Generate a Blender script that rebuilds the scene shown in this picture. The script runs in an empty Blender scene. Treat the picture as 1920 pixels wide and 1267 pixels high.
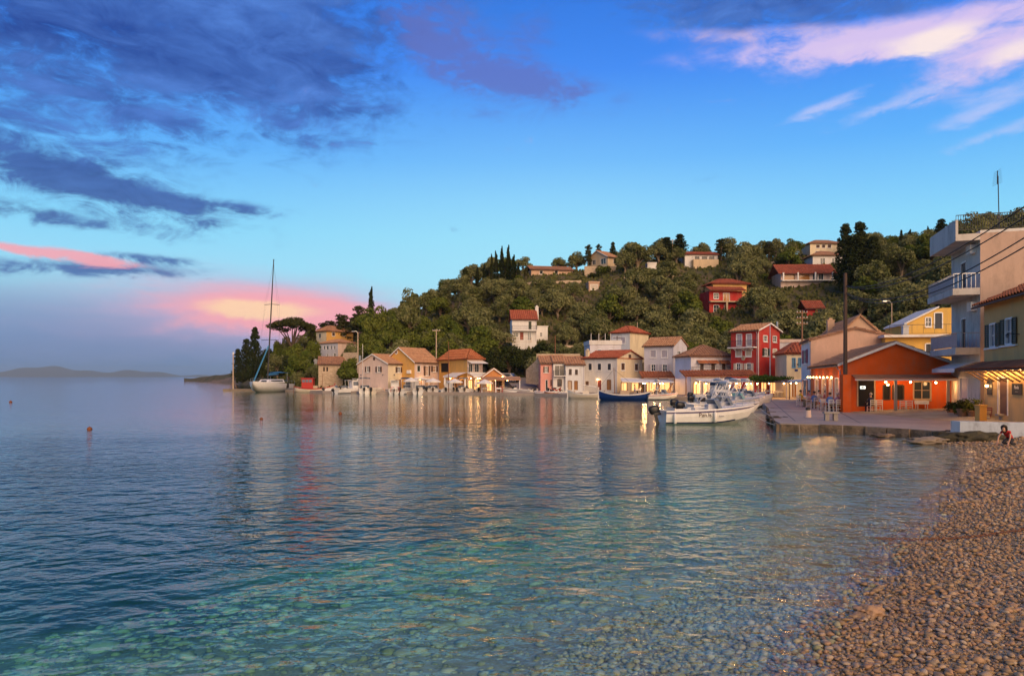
import bpy, bmesh, math, random
import numpy as np
from mathutils import Vector, Matrix
random.seed(7)
R = math.radians
S = bpy.context.scene
COL = S.collection
F = 1280.0           # focal length in photograph pixels (24 mm on 36 mm)
CH = 3.0             # camera height above the water
HY = 706.0           # horizon row
SUN_AZ, SUN_EL = 158.0, 25.0     # compass bearing of the low sun (0 = +Y, clockwise) and its height

# ---------------------------------------------------------------- camera
cam_d = bpy.data.cameras.new('camera')
cam = bpy.data.objects.new('camera', cam_d)
COL.objects.link(cam)
cam.location = (0, 0, CH)
cam.rotation_euler = (R(90), 0, 0)
cam_d.lens, cam_d.sensor_width = 24.0, 36.0
cam_d.shift_y = (HY - 633.5) / 1920.0
cam_d.clip_start, cam_d.clip_end = 0.1, 60000
S.camera = cam

# ---------------------------------------------------------------- render look
S.render.engine = 'CYCLES'
S.view_settings.view_transform = 'Standard'
S.view_settings.look = 'None'
S.view_settings.exposure = 0.0
S.view_settings.gamma = 1.0
S.view_settings.use_curve_mapping = False
cy = S.cycles
cy.max_bounces, cy.diffuse_bounces, cy.glossy_bounces, cy.transmission_bounces = 6, 3, 3, 4
cy.transparent_max_bounces, cy.volume_bounces = 10, 0
cy.caustics_reflective = cy.caustics_refractive = False
cy.sample_clamp_indirect = 6.0
try:
    cy.use_denoising = True
    cy.denoiser = 'OPENIMAGEDENOISE'
    cy.denoising_input_passes = 'RGB_ALBEDO_NORMAL'
except Exception:
    pass

# ---------------------------------------------------------------- node expression helper
class E:
    """a float socket with arithmetic"""
    nt = None
    def __init__(s, sock): s.s = sock
    @staticmethod
    def op(o, *a, clamp=False):
        n = E.nt.nodes.new('ShaderNodeMath'); n.operation = o; n.use_clamp = clamp
        for i, v in enumerate(a):
            if isinstance(v, E): E.nt.links.new(v.s, n.inputs[i])
            else: n.inputs[i].default_value = float(v)
        return E(n.outputs[0])
    def __add__(s, o): return E.op('ADD', s, o)
    __radd__ = __add__
    def __sub__(s, o): return E.op('SUBTRACT', s, o)
    def __rsub__(s, o): return E.op('SUBTRACT', o, s)
    def __mul__(s, o): return E.op('MULTIPLY', s, o)
    __rmul__ = __mul__
    def __truediv__(s, o): return E.op('DIVIDE', s, o)
    def clamp(s): return E.op('ADD', s, 0.0, clamp=True)
    def smooth(s, lo, hi):
        n = E.nt.nodes.new('ShaderNodeMapRange'); n.interpolation_type = 'SMOOTHSTEP'
        E.nt.links.new(s.s, n.inputs[0]); n.inputs[1].default_value = lo; n.inputs[2].default_value = hi
        return E(n.outputs[0])

def mixc(nt, fac, a, b, mode='MIX'):
    n = nt.nodes.new('ShaderNodeMix'); n.data_type = 'RGBA'; n.blend_type = mode
    for i, v in ((0, fac), (6, a), (7, b)):
        if isinstance(v, E): nt.links.new(v.s, n.inputs[i])
        elif hasattr(v, 'is_output'): nt.links.new(v, n.inputs[i])
        elif i == 0: n.inputs[0].default_value = v
        else: n.inputs[i].default_value = (*v[:3], 1)
    return n.outputs[2]

def ramp(nt, fac, stops, interp='LINEAR'):
    n = nt.nodes.new('ShaderNodeValToRGB'); n.color_ramp.interpolation = interp
    el = n.color_ramp.elements
    while len(el) < len(stops): el.new(0.5)
    for e, (p, c) in zip(el, stops): e.position = p; e.color = (*c, 1)
    nt.links.new(fac.s if isinstance(fac, E) else fac, n.inputs[0])
    return n.outputs[0]

def vscale(nt, vec, s):
    n = nt.nodes.new('ShaderNodeVectorMath'); n.operation = 'MULTIPLY'
    nt.links.new(vec, n.inputs[0]); n.inputs[1].default_value = s
    return n.outputs[0]

def noise(nt, vec, scale=1.0, detail=4, rough=0.55, dist=0.0):
    n = nt.nodes.new('ShaderNodeTexNoise')
    n.inputs['Scale'].default_value = scale; n.inputs['Detail'].default_value = detail
    n.inputs['Roughness'].default_value = rough; n.inputs['Distortion'].default_value = dist
    if vec is not None: nt.links.new(vec, n.inputs['Vector'])
    return n

# ---------------------------------------------------------------- sky
world = bpy.data.worlds.new('World')
S.world = world
world.use_nodes = True
nt = world.node_tree
nt.nodes.clear()
E.nt = nt
tc = nt.nodes.new('ShaderNodeTexCoord')
D = tc.outputs['Generated']
sx = nt.nodes.new('ShaderNodeSeparateXYZ'); nt.links.new(D, sx.inputs[0])
dx, dy, dz = (E(sx.outputs[i]) for i in range(3))
AZ = E.op('ARCTAN2', dx, dy)
EL = E.op('ARCSINE', dz)
def dirpx(px, py):
    a = math.atan2(px - 960, F)
    e = math.atan2(HY - py, math.hypot(F, px - 960))
    return a, e
sky = nt.nodes.new('ShaderNodeTexSky')
sky.sky_type = 'NISHITA'; sky.sun_disc = False
sky.sun_elevation = R(SUN_EL); sky.sun_rotation = R(SUN_AZ)
sky.air_density = 1.4; sky.dust_density = 1.6; sky.ozone_density = 4.0
# the clear evening sky opposite the sun: deep blue overhead, pale cyan low down (values at 10x, Background at 0.1)
grad = ramp(nt, (EL * (1 / R(60))).clamp(), [
    (0.000, (.26, .37, .62)), (0.05, (.36, .58, .86)), (0.11, (.38, .78, .98)), (0.19, (.25, .69, 1.0)),
    (0.29, (.10, .43, 1.0)), (0.40, (.045, .25, .92)), (0.62, (.02, .12, .55)), (1.0, (.008, .05, .28))])
a0, e0 = dirpx(1010, 470)
gl = (((AZ - a0) * (1 / .42)) * ((AZ - a0) * (1 / .42)) + ((EL - e0) * (1 / .16)) * ((EL - e0) * (1 / .16)))
glow = E.op('EXPONENT', gl * -1.0)
grad = mixc(nt, glow * 0.35, grad, (.50, .93, 1.0))
base10 = mixc(nt, 1.0, grad, (10, 10, 10), 'MULTIPLY')
# towards the sunset side the physical sky takes over
sd = (math.sin(R(SUN_AZ)), math.cos(R(SUN_AZ)))
tow = (dx * sd[0] + dy * sd[1]).smooth(-0.55, 0.25)
nish = mixc(nt, 1.0, sky.outputs[0], (1.25, .95, .74), 'MULTIPLY')
col = mixc(nt, tow, base10, nish)

n_big = E(noise(nt, vscale(nt, D, (3.2, 3.2, 9.0)), 1.6, 3, .58, .6).outputs[0]) - 0.5
n_mid = E(noise(nt, vscale(nt, D, (7, 7, 17)), 1.9, 6, .66, .7).outputs[0]) - 0.5
n_wisp = E(noise(nt, vscale(nt, D, (5, 5, 26)), 1.7, 3, .6, .4).outputs[0]) - 0.5
n_fine = E(noise(nt, vscale(nt, D, (22, 22, 46)), 1.6, 4, .62, .5).outputs[0]) - 0.5
wa = AZ + n_big * 0.05
we = EL + n_mid * 0.022
wv = nt.nodes.new('ShaderNodeCombineXYZ')
nt.links.new(wa.s, wv.inputs[0]); nt.links.new(we.s, wv.inputs[1])
def blob(px, py, rx, ry, rot=0.0, amp=1.0):
    a, e = dirpx(px, py)
    m = nt.nodes.new('ShaderNodeMapping'); m.vector_type = 'TEXTURE'
    nt.links.new(wv.outputs[0], m.inputs[0])
    m.inputs[1].default_value = (a, e, 0); m.inputs[2].default_value = (0, 0, R(rot)); m.inputs[3].default_value = (rx / F, ry / F, 1)
    d = nt.nodes.new('ShaderNodeVectorMath'); d.operation = 'DOT_PRODUCT'
    nt.links.new(m.outputs[0], d.inputs[0]); nt.links.new(m.outputs[0], d.inputs[1])
    return E.op('POWER', 0.3679, E(d.outputs['Value'])) * amp
def total(*bl):
    t = bl[0]
    for b in bl[1:]: t = t + b
    return t
# far rain haze low over the sea
hz = (AZ * -1.0).smooth(.02, .50) * (1.0 - EL.smooth(.02, .155))
col = mixc(nt, hz * .85, col, (1.05, 2.15, 4.3))
hz2 = blob(190, 600, 420, 50) * .45
col = mixc(nt, hz2.clamp(), col, (2.7, 3.0, 5.3))
# lilac veil and the sunlit pink cumulus above the point
pk = total(blob(500, 590, 330, 78, -3, .95), blob(640, 600, 120, 40, 0, .25))
col = mixc(nt, (pk + n_wisp * .35).smooth(.14, 1.0) * .72, col, (7.0, 4.5, 6.6))
pk2 = total(blob(480, 588, 185, 46, -3, 1.15), blob(630, 592, 130, 34, -8, .85))
col = mixc(nt, (pk2 + n_wisp * .7 + n_mid * .9).smooth(.2, 1.1), col, (10.0, 4.3, 4.9))
pk3 = total(blob(455, 580, 95, 19, -2, 1.05), blob(540, 580, 100, 20, 0, .6))
col = mixc(nt, (pk3 + n_wisp * .5).smooth(.35, 1.1) * .85, col, (11.0, 7.4, 4.4))
band = blob(380, 660, 420, 30)
col = mixc(nt, (band + n_wisp * .5).smooth(.35, 1.0) * .55, col, (2.3, 3.0, 5.2))
# heavy blue clouds over the sea
dk = total(blob(140, 70, 430, 120, -3, 1.1), blob(500, 120, 190, 75, -14, .85), blob(430, -20, 460, 90, 0, .9), blob(120, 200, 240, 50, -6, .45),
           blob(300, 225, 70, 12, -10, .6), blob(40, 300, 210, 45, -8, 1.0), blob(230, 370, 200, 26, -9, .85), blob(90, 405, 170, 14, -4, .9),
           blob(430, 385, 110, 10, -2, .7), blob(520, 222, 45, 10, -15, .4), blob(130, 500, 190, 13, 2, .95), blob(270, 482, 80, 7, 0, .9),
           blob(1340, 10, 200, 34, -4, .95), blob(1700, -15, 300, 40, 0, .8), blob(850, 425, 24, 8, -30, .4), blob(1330, 335, 50, 7, 3, .32))
hi_cl = (n_big * 1.6 + n_mid * .6 + .12) * EL.smooth(.42, .62) * .9      # the same cloud deck goes on overhead
dens = (dk * .9 + (n_mid * 2.9 + n_wisp * .6 + n_fine * 1.1) * (dk * 1.2 + .10).clamp() + hi_cl).smooth(.15, 1.2)
dcol = mixc(nt, (n_big * 2.2 + n_mid * 1.6 + .45).clamp(), (.16, .52, 2.8), (.9, 2.3, 6.8))
dcol = mixc(nt, (1.0 - EL.smooth(.10, .34)) * .8, dcol, (.8, 1.7, 4.0))
col = mixc(nt, dens * .95, col, dcol)
pu = total(blob(870, 95, 110, 60, -42, .85), blob(1000, 155, 160, 32, -10, .9), blob(760, 40, 90, 45, -40, .6), blob(1000, 60, 40, 55, -60, .45), blob(920, 215, 160, 16, 0, .28))
col = mixc(nt, (pu + (n_mid * 3.2 + n_fine * 1.4) * (pu * 1.3).clamp()).smooth(.12, 1.15) * .8, col, (1.25, 1.75, 5.4))
rim = total(blob(70, 473, 110, 9, -2, .95), blob(175, 482, 50, 7, -6, .7), blob(20, 468, 50, 9, 0, .4))
col = mixc(nt, (rim + n_mid * 1.4 + n_fine * .7).smooth(.25, 1.1) * .9, col, (9.6, 4.0, 4.6))
# pink-white evening cloud high on the right and its wisps
pr = total(blob(1600, 82, 250, 26, -3, .95), blob(1870, 108, 115, 36, 8, .95), blob(1400, 62, 190, 13, -6, .45), blob(1780, 40, 240, 24, 5, .4))
col = mixc(nt, (pr + n_big * .5 + (n_mid * 1.5 + n_fine * .8) * (pr * 1.4).clamp()).smooth(.16, 1.05) * .85, col, (8.0, 6.1, 8.8))
pr2 = total(blob(1765, 75, 70, 22, 8, 1.0), blob(1910, 95, 60, 20, 10, .9), blob(1620, 85, 120, 14, -4, .45))
col = mixc(nt, (pr2 + n_mid * .8).smooth(.3, 1.05) * .9, col, (10.3, 8.6, 8.0))
ws = total(blob(1540, 200, 75, 9, 14, .85), blob(1700, 185, 110, 12, 13, .85), blob(1840, 215, 90, 14, 10, .7), blob(1880, 247, 90, 10, 12, .8), blob(1900, 160, 80, 22, 10, .6))
col = mixc(nt, (ws + n_wisp * .8 + n_mid * .9 + n_fine * .5).smooth(.25, 1.15) * .6, col, (6.6, 6.6, 9.6))
bg = nt.nodes.new('ShaderNodeBackground')
bg.inputs[1].default_value = 0.1
nt.links.new(col, bg.inputs[0])
wo = nt.nodes.new('ShaderNodeOutputWorld')
nt.links.new(bg.outputs[0], wo.inputs[0])
world.cycles.sampling_method = 'MANUAL'
world.cycles.sample_map_resolution = 1024

# ---------------------------------------------------------------- the low sun behind the camera's right shoulder
sun_d = bpy.data.lights.new('sun', 'SUN')
sun_d.energy = 2.8
sun_d.angle = R(58)
sun_d.color = (1.0, .66, .42)
sun = bpy.data.objects.new('sun', sun_d)
COL.objects.link(sun)
sun.rotation_euler = Vector((-sd[0] * math.cos(R(SUN_EL)), -sd[1] * math.cos(R(SUN_EL)), -math.sin(R(SUN_EL)))).to_track_quat('-Z', 'Y').to_euler()

# ================================================================ helpers
def X(px, d): return (px - 960) / F * d
def P(px, py, d): return Vector((X(px, d), d, CH - (py - HY) / F * d))
def dW(py, z=0.0): return (CH - z) * F / (py - HY)      # distance of a point at height z seen at row py (below the horizon)

class MB:
    """collects geometry, then links it as ONE mesh object"""
    def __init__(s): s.v = []; s.f = []; s.m = []; s.cur = 0
    def add(s, vs, fs):
        o = len(s.v); s.v.extend([tuple(p) for p in vs])
        for f in fs: s.f.append(tuple(i + o for i in f)); s.m.append(s.cur)
        return s
    def box(s, x0, x1, y0, y1, z0, z1, M=None):
        vs = [(x, y, z) for z in (z0, z1) for y in (y0, y1) for x in (x0, x1)]
        if M is not None: vs = [M @ Vector(p) for p in vs]
        return s.add(vs, [(0, 2, 3, 1), (4, 5, 7, 6), (0, 1, 5, 4), (2, 6, 7, 3), (0, 4, 6, 2), (1, 3, 7, 5)])
    def quad(s, *p): return s.add(p, [tuple(range(len(p)))])
    def prism(s, poly, z0, z1):
        n = len(poly)
        return s.add([(x, y, z0) for x, y in poly] + [(x, y, z1) for x, y in poly],
                     [tuple(range(n - 1, -1, -1)), tuple(range(n, 2 * n))] + [(i, (i + 1) % n, n + (i + 1) % n, n + i) for i in range(n)])
    def tube(s, pts, r, n=6, cap=True):
        pts = [Vector(p) for p in pts]; rs = r if isinstance(r, (list, tuple)) else [r] * len(pts)
        rings = []
        for i, p in enumerate(pts):
            t = (pts[min(i + 1, len(pts) - 1)] - pts[max(i - 1, 0)])
            t = t.normalized() if t.length > 1e-9 else Vector((0, 0, 1))
            a = t.cross(Vector((0, 0, 1)));  a = a.normalized() if a.length > 1e-3 else Vector((1, 0, 0))
            b = t.cross(a)
            rings.append([p + (a * math.cos(2 * math.pi * k / n) + b * math.sin(2 * math.pi * k / n)) * rs[i] for k in range(n)])
        vs = [q for r_ in rings for q in r_]
        fs = [(i * n + k, i * n + (k + 1) % n, (i + 1) * n + (k + 1) % n, (i + 1) * n + k) for i in range(len(pts) - 1) for k in range(n)]
        if cap: fs += [tuple(range(n - 1, -1, -1)), tuple(range((len(pts) - 1) * n, len(pts) * n))]
        return s.add(vs, fs)
    def lathe(s, prof, n=12, c=(0, 0, 0)):
        vs = [(c[0] + r * math.cos(2 * math.pi * k / n), c[1] + r * math.sin(2 * math.pi * k / n), c[2] + z) for r, z in prof for k in range(n)]
        fs = [(i * n + k, i * n + (k + 1) % n, (i + 1) * n + (k + 1) % n, (i + 1) * n + k) for i in range(len(prof) - 1) for k in range(n)]
        fs += [tuple(range(n - 1, -1, -1)), tuple(range((len(prof) - 1) * n, len(prof) * n))]
        return s.add(vs, fs)
    def ball(s, c, r, n=8, sq=(1, 1, 1)):
        k = max(4, n // 2)
        return s.lathe_ball(c, r, n, k, sq)
    def lathe_ball(s, c, r, n, k, sq):
        vs = []; fs = []
        for i in range(k + 1):
            ph = math.pi * i / k
            for j in range(n):
                th = 2 * math.pi * j / n
                vs.append((c[0] + r * sq[0] * math.sin(ph) * math.cos(th), c[1] + r * sq[1] * math.sin(ph) * math.sin(th), c[2] - r * sq[2] * math.cos(ph)))
        for i in range(k):
            for j in range(n): fs.append((i * n + j, i * n + (j + 1) % n, (i + 1) * n + (j + 1) % n, (i + 1) * n + j))
        return s.add(vs, fs)
    def build(s, name, mats, parent=None, smooth=False):
        me = bpy.data.meshes.new(name); me.from_pydata(s.v, [], s.f)
        ms = mats if isinstance(mats, (list, tuple)) else [mats]
        for m in ms: me.materials.append(M(m))
        if len(ms) > 1: me.polygons.foreach_set('material_index', s.m)
        if smooth: me.polygons.foreach_set('use_smooth', [True] * len(me.polygons))
        me.update()
        o = bpy.data.objects.new(name, me); COL.objects.link(o)
        if parent is not None: o.parent = parent
        return o

def tag(o, label=None, cat=None, group=None, kind=None):
    for k, v in (('label', label), ('category', cat), ('group', group), ('kind', kind)):
        if v: o[k] = v
    return o
def empty(name, loc=(0, 0, 0), rz=0.0, label=None, cat=None, group=None):
    o = bpy.data.objects.new(name, None); COL.objects.link(o)
    o.location = loc; o.rotation_euler = (0, 0, rz); o.empty_display_size = .3
    return tag(o, label, cat, group)
KIDS = {}
def copy_tree(o, parent=None, top=True):
    c = o.copy(); COL.objects.link(c); c.parent = parent
    for ch in list(o.children): copy_tree(ch, c, False)
    return c

# ================================================================ materials
MATS = {}
def M(n): return MATS[n] if isinstance(n, str) else n
def new_mat(name):
    m = bpy.data.materials.new(name); m.use_nodes = True; MATS[name] = m
    nt = m.node_tree; E.nt = nt
    b = nt.nodes['Principled BSDF']
    return m, nt, b
def pos(nt):
    return nt.nodes.new('ShaderNodeNewGeometry').outputs['Position']
def bump(nt, b, h, strength, dist):
    n = nt.nodes.new('ShaderNodeBump'); n.inputs['Strength'].default_value = strength; n.inputs['Distance'].default_value = dist
    nt.links.new(h, n.inputs['Height']); nt.links.new(n.outputs[0], b.inputs['Normal'])
def plain(name, c, rough=.6, metal=0.0, var=.18, scale=3.0, spec=.4):
    m, nt, b = new_mat(name)
    n = noise(nt, pos(nt), scale, 3, .6)
    cc = mixc(nt, n.outputs[0], [x * (1 - var) for x in c], [min(1, x * (1 + var)) for x in c])
    nt.links.new(cc, b.inputs['Base Color'])
    b.inputs['Roughness'].default_value = rough; b.inputs['Metallic'].default_value = metal
    b.inputs['Specular IOR Level'].default_value = spec
    return m
def plaster(name, c, stain=(.25, .2, .15), amt=.42, scale=.7):
    """painted render with weather stains, run-off streaks and fine grain"""
    m, nt, b = new_mat(name)
    p = pos(nt)
    n1 = noise(nt, p, scale, 6, .62)
    st = noise(nt, vscale(nt, p, (.9, .9, .2)), 1.0, 6, .7)
    n3 = noise(nt, p, 9.0, 4, .6)
    c2 = mixc(nt, E(n1.outputs[0]).smooth(.35, .75), [x * .9 for x in c], [min(1, x * 1.08) for x in c])
    k = (E(st.outputs[0]) * .6 + E(n1.outputs[0]) * .5).smooth(.50, .74) * amt
    c3 = mixc(nt, k, c2, stain)
    c4 = mixc(nt, E(n3.outputs[0]).smooth(.2, .8) * .14, c3, [x * .6 for x in c])
    nt.links.new(c4, b.inputs['Base Color']); b.inputs['Roughness'].default_value = .85
    b.inputs['Specular IOR Level'].default_value = .2
    bump(nt, b, n3.outputs[0], .25, .02)
    return m
def rooftile(name, c1, c2, c3):
    m, nt, b = new_mat(name)
    p = pos(nt)
    v = nt.nodes.new('ShaderNodeTexVoronoi'); v.inputs['Scale'].default_value = 3.2; nt.links.new(p, v.inputs['Vector'])
    sc = nt.nodes.new('ShaderNodeSeparateColor'); nt.links.new(v.outputs['Color'], sc.inputs[0])
    n1 = noise(nt, p, .7, 5, .6); n2 = noise(nt, p, 14, 3, .6)
    a = mixc(nt, E(sc.outputs[0]), c1, c2)
    a = mixc(nt, E(n1.outputs[0]).smooth(.48, .72) * .65, a, c3)
    a = mixc(nt, E(n2.outputs[0]).smooth(.45, .8) * .3, a, [x * .4 for x in c1])
    nt.links.new(a, b.inputs['Base Color']); b.inputs['Roughness'].default_value = .9
    b.inputs['Specular IOR Level'].default_value = .15
    return m
def stone(name, c1, c2, scale=2.2):
    m, nt, b = new_mat(name)
    p = pos(nt)
    v = nt.nodes.new('ShaderNodeTexVoronoi'); v.inputs['Scale'].default_value = scale; v.distance = 'CHEBYCHEV'
    nt.links.new(vscale(nt, p, (1, 1, 1.8)), v.inputs['Vector'])
    sc = nt.nodes.new('ShaderNodeSeparateColor'); nt.links.new(v.outputs['Color'], sc.inputs[0])
    n1 = noise(nt, p, 3, 5, .6)
    a = mixc(nt, E(sc.outputs[1]), c1, c2)
    a = mixc(nt, E(n1.outputs[0]).smooth(.5, .75) * .5, a, [x * .45 for x in c1])
    nt.links.new(a, b.inputs['Base Color']); b.inputs['Roughness'].default_value = .9
    bump(nt, b, v.outputs['Distance'], .6, .06)
    return m
def leafmat(name, c1, c2, c3, trans=.10):
    m, nt, b = new_mat(name)
    oi = nt.nodes.new('ShaderNodeObjectInfo')
    n1 = noise(nt, pos(nt), .55, 3, .6); n2 = noise(nt, pos(nt), 2.6, 2, .6)
    a = mixc(nt, E(oi.outputs['Random']), c1, c2)
    a = mixc(nt, E(n1.outputs[0]).smooth(.4, .68) * .8, a, c3)
    a = mixc(nt, E(n2.outputs[0]).smooth(.35, .75) * .5, a, [x * .45 for x in c1])
    nt.nodes.remove(b)
    df = nt.nodes.new('ShaderNodeBsdfDiffuse'); tr = nt.nodes.new('ShaderNodeBsdfTranslucent'); mx = nt.nodes.new('ShaderNodeMixShader')
    nt.links.new(a, df.inputs[0]); nt.links.new(a, tr.inputs[0]); mx.inputs[0].default_value = trans
    nt.links.new(df.outputs[0], mx.inputs[1]); nt.links.new(tr.outputs[0], mx.inputs[2])
    nt.links.new(mx.outputs[0], nt.nodes['Material Output'].inputs[0])
    return m
def glow(name, c, strength):
    m, nt, b = new_mat(name)
    b.inputs['Base Color'].default_value = (.8, .7, .5, 1)
    b.inputs['Emission Color'].default_value = (*c, 1); b.inputs['Emission Strength'].default_value = strength
    return m
def glassmat(name, c=(.03, .04, .05), rough=.08):
    m, nt, b = new_mat(name)
    n = noise(nt, pos(nt), 1.3, 2)
    nt.links.new(mixc(nt, n.outputs[0], c, [x * 2.2 for x in c]), b.inputs['Base Color'])
    b.inputs['Roughness'].default_value = rough; b.inputs['IOR'].default_value = 1.5
    return m

for k, c in dict(white=(.78, .76, .74), cream=(.80, .68, .48), pale_pink=(.78, .60, .52), ochre=(.74, .42, .12), yellow=(.74, .46, .11),
                 blue_white=(.72, .74, .77), pink=(.78, .36, .30), red=(.52, .045, .04), orange=(.74, .125, .02), peach=(.70, .45, .34),
                 sand=(.68, .52, .34), dull_yellow=(.74, .45, .17), tan=(.60, .40, .28), lilac_white=(.72, .70, .76), grey_white=(.58, .60, .62)).items():
    plaster(k, c)
plaster('peach_worn', (.60, .43, .34), (.20, .15, .12), .6, .8); plaster('worn_white', (.66, .62, .57), (.22, .19, .16), .65, .9); plaster('sea_wall', (.60, .66, .74), (.10, .10, .11), .95, 1.6)
plaster('concrete', (.42, .38, .34), (.16, .13, .1), .5, .6)
rooftile('tile_red', (.34, .085, .05), (.46, .15, .085), (.22, .085, .055))
rooftile('tile_tan', (.42, .22, .13), (.55, .32, .19), (.26, .16, .11))
rooftile('tile_brown', (.33, .17, .11), (.46, .25, .15), (.2, .13, .09))
rooftile('tile_rust', (.40, .13, .06), (.50, .19, .09), (.22, .1, .06))
rooftile('tile_grey', (.40, .20, .12), (.48, .28, .17), (.22, .15, .11))
stone('stone_wall', (.42, .32, .22), (.56, .44, .32))
stone('stone_dark', (.20, .16, .12), (.30, .24, .18), 1.4); stone('weed', (.035, .032, .02), (.07, .06, .035), 3.0)
for k, c, r in (('trim_white', (.80, .78, .76), .6), ('shutter_navy', (.035, .045, .07), .55), ('shutter_green', (.035, .05, .035), .6), ('shutter_brown', (.10, .055, .04), .6),
                ('shutter_magenta', (.28, .03, .09), .55), ('shutter_lilac', (.50, .46, .52), .6), ('shutter_blue', (.12, .36, .62), .55), ('shutter_cream', (.66, .58, .48), .6),
                ('door_red', (.25, .05, .03), .55), ('door_wood', (.20, .09, .045), .55), ('wood', (.26, .14, .08), .7), ('wood_dark', (.09, .055, .04), .7), ('wood_pale', (.50, .38, .27), .7),
                ('dark', (.012, .012, .014), .7), ('iron', (.03, .03, .035), .5), ('steel', (.55, .56, .58), .3), ('gel_white', (.80, .79, .78), .22), ('gel_cream', (.74, .66, .55), .3),
                ('boat_blue', (.012, .045, .2), .35), ('boat_cyan', (.03, .20, .42), .35), ('boat_red', (.45, .035, .025), .35), ('boat_navy', (.02, .03, .08), .4), ('canvas_blue', (.05, .22, .42), .8),
                ('canvas_white', (.82, .78, .74), .85), ('canvas_navy', (.03, .05, .1), .85), ('engine_black', (.015, .015, .018), .3), ('rubber', (.02, .02, .02), .7), ('rust', (.22, .09, .045), .8),
                ('terracotta', (.46, .2, .1), .8), ('chair_white', (.72, .68, .64), .6), ('cloth_white', (.8, .78, .76), .9), ('skin', (.50, .28, .19), .6), ('hair_dark', (.03, .02, .016), .6),
                ('hair_grey', (.45, .42, .4), .7), ('hair_fair', (.42, .30, .16), .7), ('shirt_yellow', (.72, .45, .05), .9), ('shirt_red', (.50, .03, .035), .9), ('shirt_blue', (.10, .2, .5), .9), ('shirt_navy', (.02, .025, .06), .9),
                ('shirt_white', (.74, .74, .76), .9), ('shirt_pink', (.5, .18, .2), .9), ('shirt_lilac', (.36, .2, .36), .9), ('pants_dark', (.03, .03, .04), .9), ('pants_khaki', (.3, .24, .15), .9), ('bark', (.13, .09, .06), .9), ('bark_pale', (.24, .18, .12), .9),
                ('buoy_orange', (.22, .075, .03), .7), ('tank_white', (.7, .68, .68), .4), ('car_silver', (.55, .55, .58), .3), ('car_red', (.4, .04, .03), .35), ('boards', (.55, .24, .08), .7), ('slate', (.025, .025, .028), .6), ('aqua_perspex', (.25, .52, .55), .3), ('stripe', (.10, .09, .20), .4)):
    plain(k, c, r)
MATS['steel'].node_tree.nodes['Principled BSDF'].inputs['Metallic'].default_value = .8
glassmat('glass'); glassmat('glass_pale', (.10, .12, .15)); glassmat('glass_warm', (.25, .12, .04))
glow('bulb', (1.0, .52, .17), 40); glow('bulb_white', (1.0, .48, .14), 26); glow('glow_pane', (1.0, .50, .16), 1.5); glow('sign_lit', (.75, .9, .85), 1.6)  # warm glowing panes are added to brighten the fronts under the awnings
leafmat('leaf_olive', (.10, .12, .038), (.22, .23, .095), (.31, .30, .14))
leafmat('leaf_green', (.09, .13, .025), (.13, .16, .03), (.19, .20, .045))
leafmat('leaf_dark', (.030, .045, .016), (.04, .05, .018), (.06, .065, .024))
leafmat('leaf_pine', (.05, .06, .02), (.06, .065, .022), (.09, .085, .03))
leafmat('leaf_vine', (.06, .12, .02), (.08, .14, .03), (.12, .17, .04))
leafmat('grass_dry', (.10, .11, .035), (.13, .12, .05), (.08, .10, .028))

# ================================================================ terrain of the hill
def lerp_tab(tab, x):
    xs = [t[0] for t in tab]; ys = [t[1] for t in tab]
    return float(np.interp(x, xs, ys))
T_FOOT = [(360, 420), (420, 318), (450, 262), (500, 196), (540, 152), (600, 142), (680, 140), (800, 134), (900, 128), (1000, 122), (1100, 122), (1250, 120), (1400, 112), (1500, 106), (1600, 96), (1700, 88), (1800, 78), (1930, 68), (2200, 55)]
T_RIDGE = [(360, 440), (420, 352), (450, 312), (500, 265), (560, 240), (700, 232), (800, 225), (900, 215), (1000, 210), (1200, 212), (1400, 212), (1600, 205), (1800, 190), (2200, 150)]
T_TOP = [(360, 708), (420, 702), (450, 697), (480, 692), (520, 676), (560, 664), (620, 648), (700, 622), (760, 590), (860, 548), (920, 520), (960, 510), (1000, 506), (1100, 508), (1160, 496), (1250, 484), (1300, 492), (1400, 482), (1500, 480), (1600, 478), (1700, 462), (1800, 448), (2200, 440)]
def ground(x, y):
    if y < 30: return -3.0
    px = 960 + F * x / y
    if px < 340: return -3.0
    f, r, t = lerp_tab(T_FOOT, px), lerp_tab(T_RIDGE, px), lerp_tab(T_TOP, px)
    zr = CH + (HY - t) / F * r
    k = (y - f) / (r - f)
    w = .5 * math.sin(x * .11 + 1.3) * math.sin(y * .09) + .35 * math.sin(x * .31) * math.sin(y * .27 + 2)
    if k <= 0: return .1 + max(-6, k * 14)
    if k < 1:
        s = .72 * k + .28 * k * k * (3 - 2 * k)
        return .1 + (zr - .1) * s + w * min(1, k * 6)
    return zr + w - 2.2 * min(3.0, k - 1) ** 1.5 * 2
def ground_hit(px, py, d0=70, d1=330):
    """where the ray through a photograph pixel meets the hillside"""
    d = d0
    while d < d1:
        p = P(px, py, d)
        if p.z <= ground(p.x, p.y): return p
        d += .5
    return P(px, py, lerp_tab(T_RIDGE, px))

m, nt, b = new_mat('hillside')
p = pos(nt)
n1 = noise(nt, p, .09, 5, .6); n2 = noise(nt, p, .7, 5, .65); n3 = noise(nt, p, 4, 3, .6)
c = mixc(nt, E(n1.outputs[0]).smooth(.38, .62), (.085, .085, .03), (.15, .11, .05))
c = mixc(nt, E(n2.outputs[0]).smooth(.5, .72) * .7, c, (.24, .16, .09))
c = mixc(nt, E(n3.outputs[0]).smooth(.4, .8) * .5, c, (.035, .04, .015))
nt.links.new(c, b.inputs['Base Color']); b.inputs['Roughness'].default_value = .95
bump(nt, b, n3.outputs[0], .8, .3)

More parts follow.
